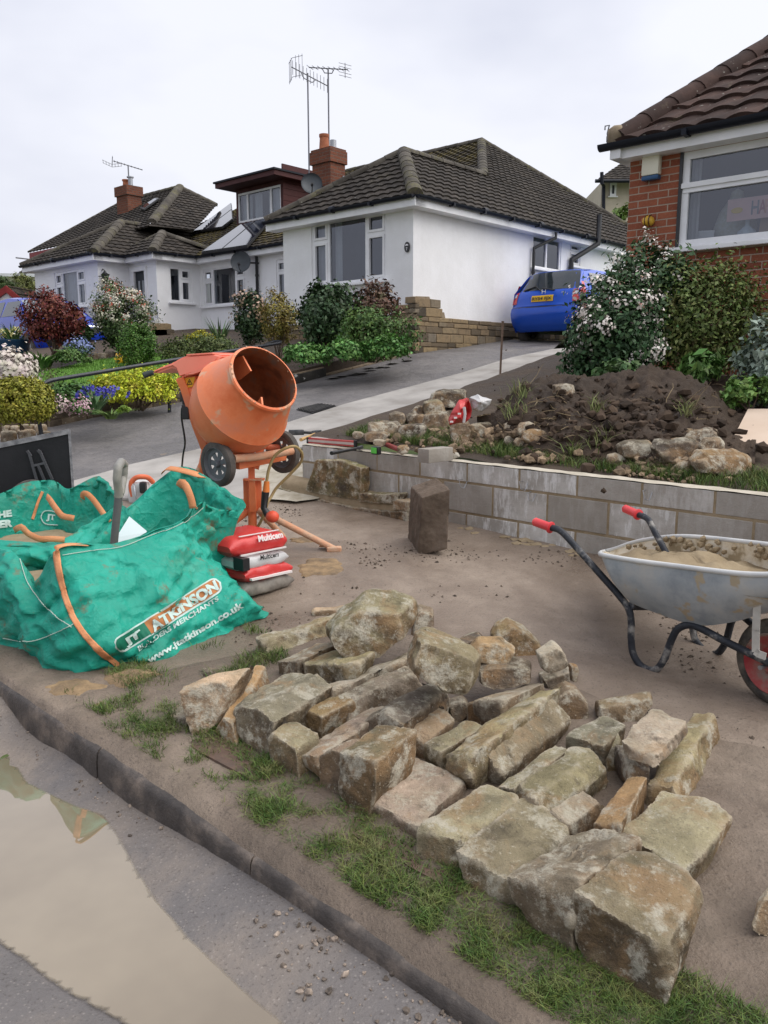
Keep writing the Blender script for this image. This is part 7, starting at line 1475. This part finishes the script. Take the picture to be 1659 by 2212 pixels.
t = straps('dry_stalks', 'fan of dry brown stalks in the middle of the loose green and brown shrub', 'plant', G(1500, 800, .5)+Vector((0, .1, 0)), 90, .95, .75, .012, TWIG, erect=.8)
bush('grey_leaved_plant', 'silvery grey leaved plant with small yellow flowers at the right edge', 'plant', (1590, 715, 1730, 880), 2600, .075, [(.12, .16, .12), (.20, .25, .20), (.28, .33, .27)], .8, 6.9, .5, [('blossoms', [(.65, .42, .03)], 16, .03, -.4, 8)], 18, lump=.35, csz=.18)
bush('broad_leaved_plant', 'bright green broad leaved plant at the foot of the loose shrub', 'plant', (1470, 765, 1560, 832), 900, .11, [(.07, .14, .03), (.11, .20, .05)], .8, 7.3, .5, None, 6, asp=.35)
bush('low_plant', 'low green plant at the foot of the flowering shrub behind the heap', 'plant', (1265, 790, 1400, 838), 1100, .07, [(.05, .10, .03), (.09, .15, .06)], .6, 7.35, .5, None, 6)
bush('low_plant', 'low bright green plant by the cream board', 'plant', (1560, 820, 1680, 880), 900, .06, [(.08, .16, .03), (.12, .20, .05)], .7, 6.7, .5, None, 6)
bush('distant_tree', 'green tree top showing beside the far cream house', 'tree', (1325, 438, 1400, 500), 900, .22, [(.07, .12, .02), (.11, .17, .04)], .8, 30., .5, None, 4)
# below the white bungalow
bush('evergreen_shrub', 'dark evergreen shrub under the window of the middle bungalow', 'shrub', (640, 608, 775, 755), 6500, .085, [(.018, .04, .016), (.03, .06, .022), (.045, .08, .03)], .7, 13.6, LG, None, 12, lump=.2)
bush('brown_shrub', 'reddish brown twiggy shrub right of the dark evergreen one', 'shrub', (755, 615, 870, 730), 3000, .08, [(.085, .04, .028), (.12, .065, .045), (.07, .08, .035)], .7, 13.8, LG, None, 30, csz=.2, lump=.3, shell=.45)
bush('straw_shrub', 'green shrub with straw coloured bare stems near the stone corner of the middle bungalow', 'shrub', (720, 665, 890, 780), 5200, .065, g1, .75, 13.2, LG, None, 10, lump=.25, csz=.18)
straps('straw_plant', 'spray of straw coloured stems over the green shrub near the stone corner', 'plant', G(800, 770, LG), 130, .95, .85, .014, mat('straw', [(.28, .22, .13), (.40, .33, .21)], 9, .9), erect=.85)
for i, (bx, lb) in enumerate([((610, 745, 720, 802), 'bright green ground cover plant at the left end of the bed above the drive'), ((705, 735, 800, 798), 'leafy green ground cover plant in the middle of the bed above the drive'), ((785, 730, 890, 790), 'narrow leaved green plant at the right end of the bed above the drive')]):
    bush('ground_cover_plant', lb, 'plant', bx, 2600, .07, [(.05, .13, .025), (.085, .19, .045), (.12, .24, .06)], .6, None, LG, None, 0, low=-.1, group='ground cover plants above the drive')
bush('japanese_acer', 'small acer with golden green leaves on a bent trunk left of the dark evergreen shrub', 'tree', (560, 640, 645, 745), 4200, .05, [(.13, .12, .025), (.19, .16, .035), (.16, .10, .03)], .8, 14.4, LG, None, 9, trunk=775, lump=.25)
bush('camellia', 'rounded dark camellia bush dotted with faded pink flowers', 'shrub', (507, 632, 580, 745), 4000, .07, [(.018, .035, .014), (.03, .055, .02)], .9, 15.8, LG, [('blossoms', [(.45, .22, .17), (.52, .30, .22)], 34, .09, .0, 9)], 6, lump=.12)
bush('golden_dome', 'small clipped golden yellow dome shrub in front of the recessed wall', 'shrub', (395, 715, 466, 760), 2600, .045, [(.26, .25, .02), (.36, .33, .03)], .9, 16.5, LG, None, 3, lump=.05, csz=.10, low=-.2)
straps('iris_clump', 'clump of upright sword leaves right of the golden dome shrub', 'plant', G(462, 752, LG)+Vector((0, .6, .0)), 42, .62, .3, .05, leafm('iris_leaf', [(.05, .10, .03), (.08, .14, .05)]), erect=1.)
bush('low_hedge', 'low dark green heather hedge across the front of the left garden', 'hedge', (340, 732, 530, 800), 7000, .05, [(.04, .065, .015), (.065, .09, .022), (.08, .09, .03)], .45, None, LG, None, 8, low=-.1, lump=.15)
bush('conifer_shrub', 'rounded fresh green conifer shrub at the back right of the lawn', 'shrub', (250, 698, 345, 792), 6500, .045, [(.035, .085, .012), (.055, .12, .018), (.08, .15, .028)], .9, None, LG, None, 6, lump=.14, csz=.12)
bush('pieris', 'shrub with cream flower tassels and red young leaves in front of the dark door', 'shrub', (195, 622, 325, 765), 7000, .075, [(.04, .07, .025), (.07, .10, .035)], .8, 16.6, LG, [('blossoms', [(.56, .52, .36), (.66, .62, .46)], 130, .055, -.35, 26), ('young_leaves', [(.36, .05, .03), (.45, .10, .06)], 60, .055, -.1, 12)], 10, lump=.28)
bush('red_leaved_shrub', 'big dark red leaved shrub in front of the blue car at the left', 'shrub', (55, 635, 175, 748), 7000, .075, [(.06, .014, .012), (.11, .025, .018), (.17, .05, .03)], .85, 16.2, LG, None, 14, trunk=768, lump=.22, shell=.5)
bush('euonymus', 'wide bright yellow variegated shrub above the stone edging', 'shrub', (214, 800, 385, 884), 8500, .05, [(.22, .24, .015), (.48, .42, .02), (.60, .52, .06)], .7, 11.3, LG, None, 8, lump=.22, low=-.3)
bush('dome_hedge', 'clipped olive green dome bush at the left edge by the handrail', 'hedge', (-28, 812, 118, 925), 15000, .042, [(.13, .14, .012), (.19, .19, .02), (.24, .22, .03)], .9, None, LG, None, 3, lump=.04, csz=.09, low=-.75, shell=.85)
bush('hydrangea', 'faded cream hydrangea heads at the left edge behind the dome bush', 'shrub', (-40, 775, 62, 850), 900, .07, [(.06, .09, .03), (.12, .10, .05)], .8, 11.6, LG, [('blossoms', [(.50, .38, .29), (.60, .49, .38)], 85, .10, -.5, 26)], 10, lump=.15)
for bx, lb, nf in [((110, 860, 165, 905), 'flowering plant with pale pink blooms by the dome bush', [(.62, .35, .36), (.70, .55, .52)]), ((150, 855, 195, 910), 'flowering plant with deep pink blooms in the middle of the flower bed', [(.50, .18, .24), (.66, .40, .42)])]:
    bush('bedding_plant', lb, 'plant', bx, 900, .05, [(.05, .11, .025), (.09, .16, .04)], .7, None, LG, [('blossoms', nf, 46, .045, -.2, 8)], 0, low=-.1, group='bedding plants along the stone edging')
straps('hyacinth_clump', 'clump of long leaves with deep blue flower spikes in the flower bed', 'plant', G(205, 895, LG), 90, .34, .28, .022, leafm('bulb_leaf', [(.06, .13, .05), (.10, .18, .07)]), erect=.8, extra=flower_spots('blossoms', mat('blue_petal', [(.05, .05, .35), (.10, .09, .45)], 9, .6), 26, .13, .045, (.22, .36)))
straps('grassy_clump', 'clump of thin arching leaves right of the blue flower spikes', 'plant', G(240, 905, LG), 120, .2, .3, .014, leafm('sedge_leaf', [(.08, .15, .03), (.13, .20, .05)]), erect=.4)
straps('daylily_clump', 'fountain of arching green leaves at the back left of the lawn', 'plant', G(88, 800, LG), 120, .62, .6, .035, leafm('lily_leaf', [(.06, .14, .03), (.10, .20, .05)]), erect=.35)
bush('border_plant', 'low leafy border plant along the back of the lawn', 'plant', (110, 758, 188, 795), 1900, .06, [(.06, .12, .03), (.09, .16, .04)], .6, None, LG, None, 0, low=-.1)
bush('border_plant', 'low dark leafy plant at the far left back of the lawn', 'plant', (40, 775, 110, 800), 1500, .06, [(.035, .075, .02), (.06, .11, .03)], .6, None, LG, None, 0, low=-.1)
bush('rose_bush', 'nearly bare twiggy rose bush in front of the lawn', 'shrub', (85, 770, 150, 860), 160, .05, [(.07, .10, .03), (.12, .13, .05)], .8, None, LG, None, 24, shell=.3, csz=.3)
bush('daffodils', 'small clump of yellow daffodils beside the fresh green conifer', 'flowers', (250, 772, 272, 786), 120, .05, [(.07, .13, .03)], .8, None, LG, [('blossoms', [(.75, .45, .02)], 14, .06, -.5, 8)], 0)
bush('bluebell_patch', 'patch of pale blue flowers under the red leaved shrub', 'plant', (140, 735, 195, 768), 900, .06, [(.05, .09, .04), (.08, .12, .06)], .7, 16., LG, [('blossoms', [(.14, .18, .42), (.22, .26, .5)], 40, .07, -.3, 8)], 0)
bush('leafy_shrub', 'dark green shrub between the red shrub and the cream flowered one', 'shrub', (165, 695, 205, 765), 1600, .07, [(.025, .06, .016), (.045, .09, .025)], .9, 16.4, LG, None, 6)
bush('edging_plant', 'green foliage filling the bed between the flowers and the lawn', 'plant', (110, 830, 215, 880), 2200, .06, [(.05, .11, .025), (.08, .16, .04)], .6, None, LG, None, 0, low=-.1)
bush('lime_plant', 'low lime green plant on the stone edging left of the handrail post', 'plant', (250, 878, 285, 898), 500, .04, [(.14, .22, .03)], .7, None, LG, None, 0, low=-.1)
bush('distant_shrub', 'spiky dark green shrub beyond the garage at the left edge', 'shrub', (-20, 596, 34, 650), 1800, .20, [(.04, .07, .02), (.07, .10, .03)], .8, 31., LG, None, 4, asp=.15); bush('distant_shrub', 'yellow green bushy shrub beyond the garage roof at the left', 'shrub', (25, 592, 82, 650), 1800, .18, [(.10, .12, .03), (.14, .15, .045)], .8, 32., LG, None, 4, asp=.2)
# blue glazed pot
c = G(30, 788, LG); t = thing('blue_planter', 'blue glazed planter of pale daffodils in front of the blue car', 'planter', c); mb = MB(); mb.lathe([(0, .001), (0, .2), (.2, .29), (.42, .33), (.46, .36), (.49, .36), (.49, .31), (.40, .30), (.40, .001)], c, Z3, 28); mb.build('pot', mat('blue_glaze', [(.012, .045, .10), (.02, .075, .15)], 5, .2, spec=.6), t, 40)
mb = MB(); lm = leafm('daffodil_leaf', [(.07, .14, .04), (.11, .19, .06)]); d0 = c+Z3*.42
for _ in range(110):
    a = random.uniform(0, 6.283); d = Vector((math.cos(a), math.sin(a), 0)); s_ = Vector((-d.y, d.x, 0)); o = d0+d*random.uniform(0, .2); rows = []; L = random.uniform(.5, 1.2)
    for f in np.linspace(0, 1, 5): p = o+d*(.3*L*f**1.7)+Z3*(.55*L*(f-.4*f*f)); k = .012*(1-f*f)+.001; rows.append([p-s_*k, p+s_*k])
    mb.grid(rows)
mb.build('leaves', lm, t, 60); flower_spots('blossoms', mat('pale_petal', [(.70, .62, .22), (.75, .70, .4)], 9, .6), 22, .14, .06, (.5, .72))(t, c)
# stone edging walls of the left garden
def edging(name, label, px, h, m=STONEW, hs=(.08, .11, .14), ls=(.2, .6), th=.18):
    t = thing(name, label, 'garden wall', G(*px[0])); mb = MB(); mo = MB()
    for (a, b) in zip(px, px[1:]):
        p, q = G(*a), G(*b); d = (q-p); L = d.length; d2 = Vector((d.x, d.y, 0)).normalized(); n_ = Vector((d2.y, -d2.x, 0)); 
        if n_.y > 0: n_ = -n_
        sl = (q.z-p.z)/L; stone_courses(mb, p-Z3*.04+n_*.02, d2, n_, L+.05, h+.04, th, hs, ls, slope=sl); mo.prism([p+n_*.0, q+n_*.0, q-n_*th, p-n_*th], Z3*(h-.03))
    mb.build('stones', m, t, 40); mo.build('mortar', MORT, t); return t
EDG = mat('weathered_edging', [(.075, .06, .045), (.15, .115, .08), (.22, .17, .12)], 5, .9, .5, 40, tone=.35, specks=(26, (.35, .33, .27), .66))
edging('garden_wall', 'low stone edging wall between the left garden and the drive', [(108, 925), (200, 905), (380, 872)], .24, EDG); edging('garden_wall', 'low dark stone edging spotted with white lichen at the top of the drive', [(380, 872), (520, 846), (640, 830), (700, 815)], .2, mat('lichened_edging', [(.035, .033, .03), (.075, .07, .062)], 5, .9, .5, 40, tone=.3, specks=(9, (.5, .5, .47), .62)), (.2, .21), (.6, 1.1))
edging('garden_wall', 'thin stone kerb between the ground cover bed and the drive', [(700, 815), (760, 800), (888, 767)], .08, EDG, (.08, .09), (.4, .9), .12)
for i, (x, y, w_) in enumerate([(8, 932, 30), (36, 930, 26), (62, 930, 30), (88, 928, 26), (20, 948, 34), (60, 945, 34), (96, 942, 26), (-16, 940, 30)]):
    q = G(x, y+8); r_ = w_/1750*q.y*.55; place_rock('edging_stone', [q+Vector((r_*math.cos(a)*random.uniform(.8, 1.15), r_*.7*math.sin(a), z_*r_*1.3)) for z_ in (0, .6, 1) for a in np.linspace(0, 6.283, 7)[:-1]], 'rounded stone in the loose edging under the dome bush', CO['tan'] if i % 2 else CO['grey'], 'rounded stones in the loose edging', vox=.02)
for i, (x, y, w_) in enumerate([(200, 777, 26), (222, 775, 22), (176, 780, 26), (238, 771, 20)]):
    q = G(x, y, LG); r_ = w_/1750*q.y*.6; place_rock('rockery_stone', [q+Vector((r_*math.cos(a)*random.uniform(.8, 1.15), r_*.7*math.sin(a), z_*r_*.9)) for z_ in (0, .6, 1) for a in np.linspace(0, 6.283, 7)[:-1]], 'low rock in the rockery at the back of the lawn', CO['pink'] if i % 2 else CO['brown'], 'rockery stones at the back of the lawn', vox=.03)
# stepped stone cheek by the porch
c = onplane(352, 735, W(-20.0, 12.81), U3); mb = MB()
for k, (x, y) in enumerate([(345, 700), (352, 712), (362, 722), (372, 733)]):
    q = P(x, y, 21.5); mb.cbox(q-Z3*.15, .5, .4, .32, None, .02)
top(mb, 'garden_steps', STONEW, 'stepped stone wall end below the corner window of the left bungalow', 'garden wall')
# black handrail
t = thing('handrail', 'black tubular handrail beside the drive, one end bent down to the ground', 'handrail', G(90, 948)); RAIL = mat('black_rail', [(.012, .014, .02), (.022, .025, .032)], 9, .35, spec=.5)
b1 = G(92, 955); Yr = b1.y; b2 = G(366, 893); r0 = P(80, 860, Yr); r1_ = P(86, 838, Yr+.05); r2_ = P(108, 823, Yr+.15); e2_ = P(368, 779, b2.y); e3 = P(565, 748, 13.4); mb = MB(); mb.tube(smooth3([b1, P(83, 900, Yr), r0, r1_, r2_, P(150, 815, Yr+.35)], 5)+[e2_, e3, P(604, 741, 13.9)], .026, 12); mb.build('rail', RAIL, t, 60)
mb = MB(); mb.tube([b2, e2_-Z3*.02], .024, 10); mb.build('post', RAIL, t, 50); mb = MB(); b3 = G(594, 838); mb.tube([Vector((e3.x, e3.y, H(e3.x, e3.y))), e3], .022, 10); mb.build('post', RAIL, t, 50); mb = MB(); mb.tube(smooth3([P(604, 741, 13.9), P(606, 738, 14.1), P(590, 738, 14.2), P(572, 745, 14.0)], 4), .024, 8); mb.build('rail_end', RAIL, t, 50)
# drain grate in the drive
q = [G(*p) for p in ((640, 889), (690, 877), (729, 882), (676, 897))]; up_ = Z3*.028; t = thing('drain_grate', 'iron drain grating set in the tarmac drive behind the mixer', 'drain', q[0]+up_); mb = MB(); mb.prism([p+up_-Z3*.004 for p in q], Z3*.006); mb.build('frame', BLACKP, t); mb = MB()
for i in range(1, 12): f = i/12; mb.tube([q[0]*(1-f)+q[1]*f+up_+Z3*.008, q[3]*(1-f)+q[2]*f+up_+Z3*.008], .010, 4)
for i in range(1, 6): f = i/6; mb.tube([q[0]*(1-f)+q[3]*f+up_+Z3*.009, q[1]*(1-f)+q[2]*f+up_+Z3*.009], .010, 4)
mb.build('grating', mat('cast_iron', [(.05, .048, .048), (.10, .095, .09)], 9, .6, metal=.4), t)
for i in range(14):
    x = random.uniform(700, 880); q = G(x, 838-(x-640)*.27+random.uniform(2, 12)); r_ = random.uniform(.05, .13); mb = MB(); mb.prism([q+Vector((r_*math.cos(a)*random.uniform(.7, 1.2), r_*math.sin(a)*random.uniform(.7, 1.2), .030)) for a in np.linspace(0, 6.283, 8)[:-1]], Z3*.004); o = mb.build('tarmac_patch', mat('pale_stain', [(.22, .215, .19)], 9, .9) if i == 0 else bpy.data.materials['pale_stain'], None); tag(o, None, None, None, 'structure')
# ---------------------------------------------------------------- cars
CARP = lambda name, c: (lambda s: s.out(Base_Color=c, Roughness=.3, Metallic=.1, Coat_Weight=.35, Coat_Roughness=.04, Specular_IOR_Level=.4))(Sh(name))
CGL = (lambda s: s.out(Base_Color=(.025, .032, .036), Roughness=.04, Specular_IOR_Level=.9))(Sh('car_glass')); CHROME = mat('chrome', [(.6, .62, .64)], 4, .18, metal=1.)
REDL = mat('red_lamp', [(.50, .015, .015), (.62, .03, .03)], 20, .2, spec=.7); CLEARL = mat('clear_lamp', [(.6, .62, .65)], 20, .15, spec=.7)
class Car:
    def __init__(s, name, label, org, hd, prof, wz, paint, L):
        s.o = Vector(org); s.f = hd.normalized(); s.r = s.f.cross(Z3).normalized(); s.prof = prof; s.wz = wz; s.L = L; s.paint = paint; s.t = thing(name, label, 'car', s.o)
        s.u = Z3
    def w(s, z): return float(np.interp(z, [p[0] for p in s.wz], [p[1] for p in s.wz]))
    def pt(s, x, y, z): return s.o+s.r*x+s.f*y+s.u*z
    def S(s, k, t):
        i = min(int(k), len(s.prof)-2); u = k-i; q = [s.prof[max(0, i-1)], s.prof[i], s.prof[i+1], s.prof[min(len(s.prof)-1, i+2)]]
        y, z = ((1-u)*a+u*b for a, b in zip(q[1], q[2])); e = abs(t)**4; mid_ = s.L/2; sg = 1 if y < mid_ else -1
        end = max(0, 1-min(abs(y), abs(s.L-y))/.9); return s.pt(s.w(z)*t, y+sg*.16*e*end, z-.05*e*(1-end))
    def patch(s, k0, k1, t0, t1, off, name, m, parent=None, nk=6, nt=8, taper=0.):
        rows = []
        for k in np.linspace(k0, k1, nk):
            row = []; sh = taper*(k-k0)/(k1-k0)
            for t in np.linspace(t0+sh, t1-sh, nt):
                a = s.S(k, t); d1 = s.S(min(k+.05, len(s.prof)-1), t)-s.S(k-.05, t); d2 = s.S(k, t+.02)-s.S(k, t-.02); n = d1.cross(d2).normalized(); c = s.pt(0, s.L/2, .7)
                if n.dot(a-c) < 0: n = -n
                row.append(a+n*off)
            rows.append(row)
        mb = MB(); mb.grid(rows, .5); return mb.build(name, m, parent or s.t, 50)
    def body(s, arches):
        mb = MB(); N = (len(s.prof)-1)*4; mb.grid([[s.S(k/4, t) for t in np.linspace(-1, 1, 21)] for k in range(N+1)], .5)
        ys = np.linspace(.14, s.L-.14, 60); py = [p[0] for p in s.prof]; n = len(s.prof); ytop = [(p[0], p[1]) for p in s.prof]; im = max(range(n), key=lambda i: s.prof[i][1]); up1 = ytop[:im+1]; up2 = ytop[im:]
        def zt(y):
            z = 0
            for a, b in zip(ytop, ytop[1:]):
                if min(a[0], b[0]) <= y <= max(a[0], b[0]) and a[0] != b[0]: z = max(z, a[1]+(b[1]-a[1])*(y-a[0])/(b[0]-a[0]))
            return z
        s.zt = zt
        for sd in (-1, 1):
            rows = []
            for y in ys:
                lo = .24
                for ay, ar in arches:
                    if abs(y-ay) < ar: lo = max(lo, .30+math.sqrt(ar*ar-(y-ay)**2))
                z1 = max(lo+.02, zt(y)-.05); e0 = max(0, 1-min(y, s.L-y)/.9); rows.append([s.pt(sd*(s.w(z)-.05*e0*(1 if z < 2 else 0)), y, z) for z in np.linspace(lo, z1, 12)])
            mb.grid(rows, .5)
        b = mb.build('body', s.paint, s.t, 40); mb = MB(); mb.box(s.pt(0, s.L/2, .42), s.w(.4)*1.86, s.L*.9, .36, (s.r, s.f, s.u)); mb.build('underbody', BLACKP, s.t)
        for ay, ar in arches:
            for sd in (-1, 1):
                mb = MB(); c = s.pt(sd*(s.w(.5)-.11), ay, ar*.92); R = ar*.93; mb.lathe([(-.1, R*.6), (-.1, R*.93), (-.06, R), (.06, R), (.1, R*.93), (.1, R*.6)], c, s.r, 28); wl = mb.build('wheel', RUB, s.t, 40); mb = MB(); mb.lathe([(sd*.085, R*.64), (sd*.07, R*.5), (sd*.09, R*.15), (sd*.09, .001)], c, s.r, 20); mb.build('rim', METAL, wl, 40)
        return b
    def side_glass(s, y0, y1, z0, z1, name='side_window', rake=.15):
        for sd in (-1, 1):
            rows = [[s.pt(sd*(s.w(z)+.006), y0+(y1-y0)*f+(rake*(z-z0) if f < .5 else -rake*(z-z0)), z) for f in (0, .5, 1)] for z in np.linspace(z0, z1, 4)]; mb = MB(); mb.grid(rows, .5); mb.build(name, CGL, s.t)
hp_ = [(.12, .24), (.0, .40), (-.05, .60), (-.02, .72), (.03, .78), (.05, .92), (.10, 1.02), (.13, 1.05), (.40, 1.40), (.48, 1.47), (1.0, 1.53), (1.8, 1.52), (2.35, 1.43), (3.05, 1.02), (3.45, .92), (3.72, .76), (3.82, .5), (3.76, .24)]
hz_ = [(.2, .76), (.45, .83), (.8, .838), (1.02, .82), (1.40, .66), (1.55, .58)]
hb = P(1166, 752, 17.0); hb.z = H(hb.x, hb.y)+.02
car = Car('blue_hatchback', 'small blue hatchback parked on the drive beside the middle bungalow, seen from behind', hb, (V3*.998+U3*.05), hp_, hz_, CARP('blue_paint', (.005, .075, .50)), 3.8); car.body([(.62, .31), (3.0, .31)]); car.side_glass(.62, 1.5, 1.04, 1.40); car.side_glass(1.56, 2.5, 1.04, 1.40)
rg = car.patch(7.05, 8.75, -.93, .93, .006, 'rear_window', CGL, taper=.02)
tg = car.patch(3.4, 6.9, -.80, .80, .008, 'tailgate', car.paint); car.patch(4.1, 5.6, -.40, .40, .002, 'plate_recess', mat('shadow_blue', [(.004, .04, .25)], 4, .35), tg)
pl = car.patch(4.35, 5.25, -.315, .315, .022, 'number_plate', mat('plate_yellow', [(.72, .43, .02)], 4, .45)); a = car.S(4.45, -.30); b = car.S(4.45, .30)
if (b-a).dot(U3) < 0: a, b = b, a
c_ = car.S(5.2, 0)-car.S(4.4, 0); mb = MB(); ux = (b-a).normalized(); n_ = ux.cross(Z3).normalized(); n_ = n_ if n_.y < 0 else -n_; letters(mb, 'RY54 FJX', car.S(4.43, 0)-ux*.235+n_*.040, ux, c_.normalized(), .085, .03, .47); mb.build('plate_text', BLACKP, pl)
em = car.S(6.35, 0)+n_*.03; mb = MB()
for k in (-1, 1): mb.tube([em+ux*.045*k*.8-Z3*.04, em+ux*.045*k+Z3*.04], .010, 5)
mb.tube([em-ux*.035, em+ux*.035], .009, 5); mb.build('emblem', CHROME, tg); mb = MB(); letters(mb, 'Jazz', car.S(5.55, .55)-ux*.03+n_*.022, ux, c_.normalized(), .045, .02); mb.build('model_lettering', CHROME, tg)
for sd in (-1, 1):
    rl_ = car.patch(4.2, 6.9, min(.80*sd, 1.0*sd), max(.80*sd, 1.0*sd), .014, 'tail_light', REDL, nt=5); car.patch(5.2, 5.9, min(.84*sd, .95*sd), max(.84*sd, .95*sd), .020, 'reversing_lens', CLEARL, rl_, nt=4)
    mb = MB(); rows = [[car.pt(sd*(car.w(z)+.008), y, z) for y in (.20+.06*(z > 1.1), .30+.05*(z-.8)*3)] for z in np.linspace(.78, 1.2, 6)]; mb.grid(rows, .5); mb.build('tail_light_side', REDL, car.t)
mb = MB(); mb.tube([car.S(6.9, -.1)+n_*.03, car.S(7.3, -.35)+n_*.03, car.S(7.1, -.68)+n_*.025], .012, 6); mb.tube([car.S(7.0, .3)+n_*.03, car.S(7.15, -.1)+n_*.03], .014, 6); mb.build('wiper', BLACKP, car.t); car.patch(.2, 3.0, -.98, .98, .012, 'bumper', car.paint, nk=8, nt=16); car.patch(2.95, 3.12, -.9, .9, .014, 'bumper_groove', BLACKP)
sp = [(.14, .3), (.02, .55), (.0, .9), (.1, 1.05), (.42, 1.52), (.6, 1.60), (1.7, 1.66), (2.4, 1.60), (2.75, 1.45), (3.25, 1.13), (3.85, 1.04), (4.12, .95), (4.25, .80), (4.28, .62), (4.26, .45), (4.18, .26)]
sz_ = [(.2, .84), (.5, .92), (.9, .93), (1.1, .90), (1.5, .72), (1.7, .62)]
q = P(168, 764, 20.6); q.z = H(q.x, q.y)-.2; hd = Vector((.70, -.71, 0)).normalized(); su = Car('blue_suv', 'bright blue car parked nose out at the left edge, half hidden by the red shrub', q-hd*4.2, hd, sp, sz_, CARP('bright_blue_paint', (.006, .04, .42)), 4.28); su.body([(.85, .36), (3.4, .36)]); su.side_glass(.8, 1.7, 1.12, 1.52); su.side_glass(1.76, 2.8, 1.12, 1.5)
su.patch(7.3, 8.85, -.92, .92, .008, 'windscreen', (lambda s: s.out(Base_Color=(.22, .25, .28), Roughness=.05, Specular_IOR_Level=1.))(Sh('pale_windscreen')), taper=.02); su.patch(11.6, 11.85, -.75, .75, .014, 'chrome_strip', CHROME); su.patch(12.0, 12.7, -.62, .62, .012, 'grille', BLACKP)
for sd in (-1, 1): su.patch(11.55, 12.1, min(.66*sd, .98*sd), max(.66*sd, .98*sd), .014, 'headlight', CLEARL, nt=5)
su.patch(13.6, 14.6, -.8, .8, .012, 'lower_grille', BLACKP); pl = su.patch(12.7, 13.35, -.29, .29, .03, 'number_plate', mat('plate_white', [(.72, .72, .70)], 4, .5)); ux = (su.r*-1); c0 = su.S(13.3, 0); mb = MB(); letters(mb, 'YP71 UWE', c0-ux*.22+su.f*.05+Z3*.01, ux, Z3, .075, .03, .46); mb.build('plate_text', BLACKP, pl); mb = MB(); mb.box(c0-ux*.26+su.f*.045+Z3*.05, .04, .006, .1, (ux, su.f, Z3)); mb.build('plate_flash', mat('plate_green', [(.03, .35, .10)], 4, .5), pl); mb = MB(); mb.tube([su.S(9.2, -.3)+Z3*.03, su.S(9.0, .55)+Z3*.03], .012, 5); mb.build('wiper', BLACKP, su.t)
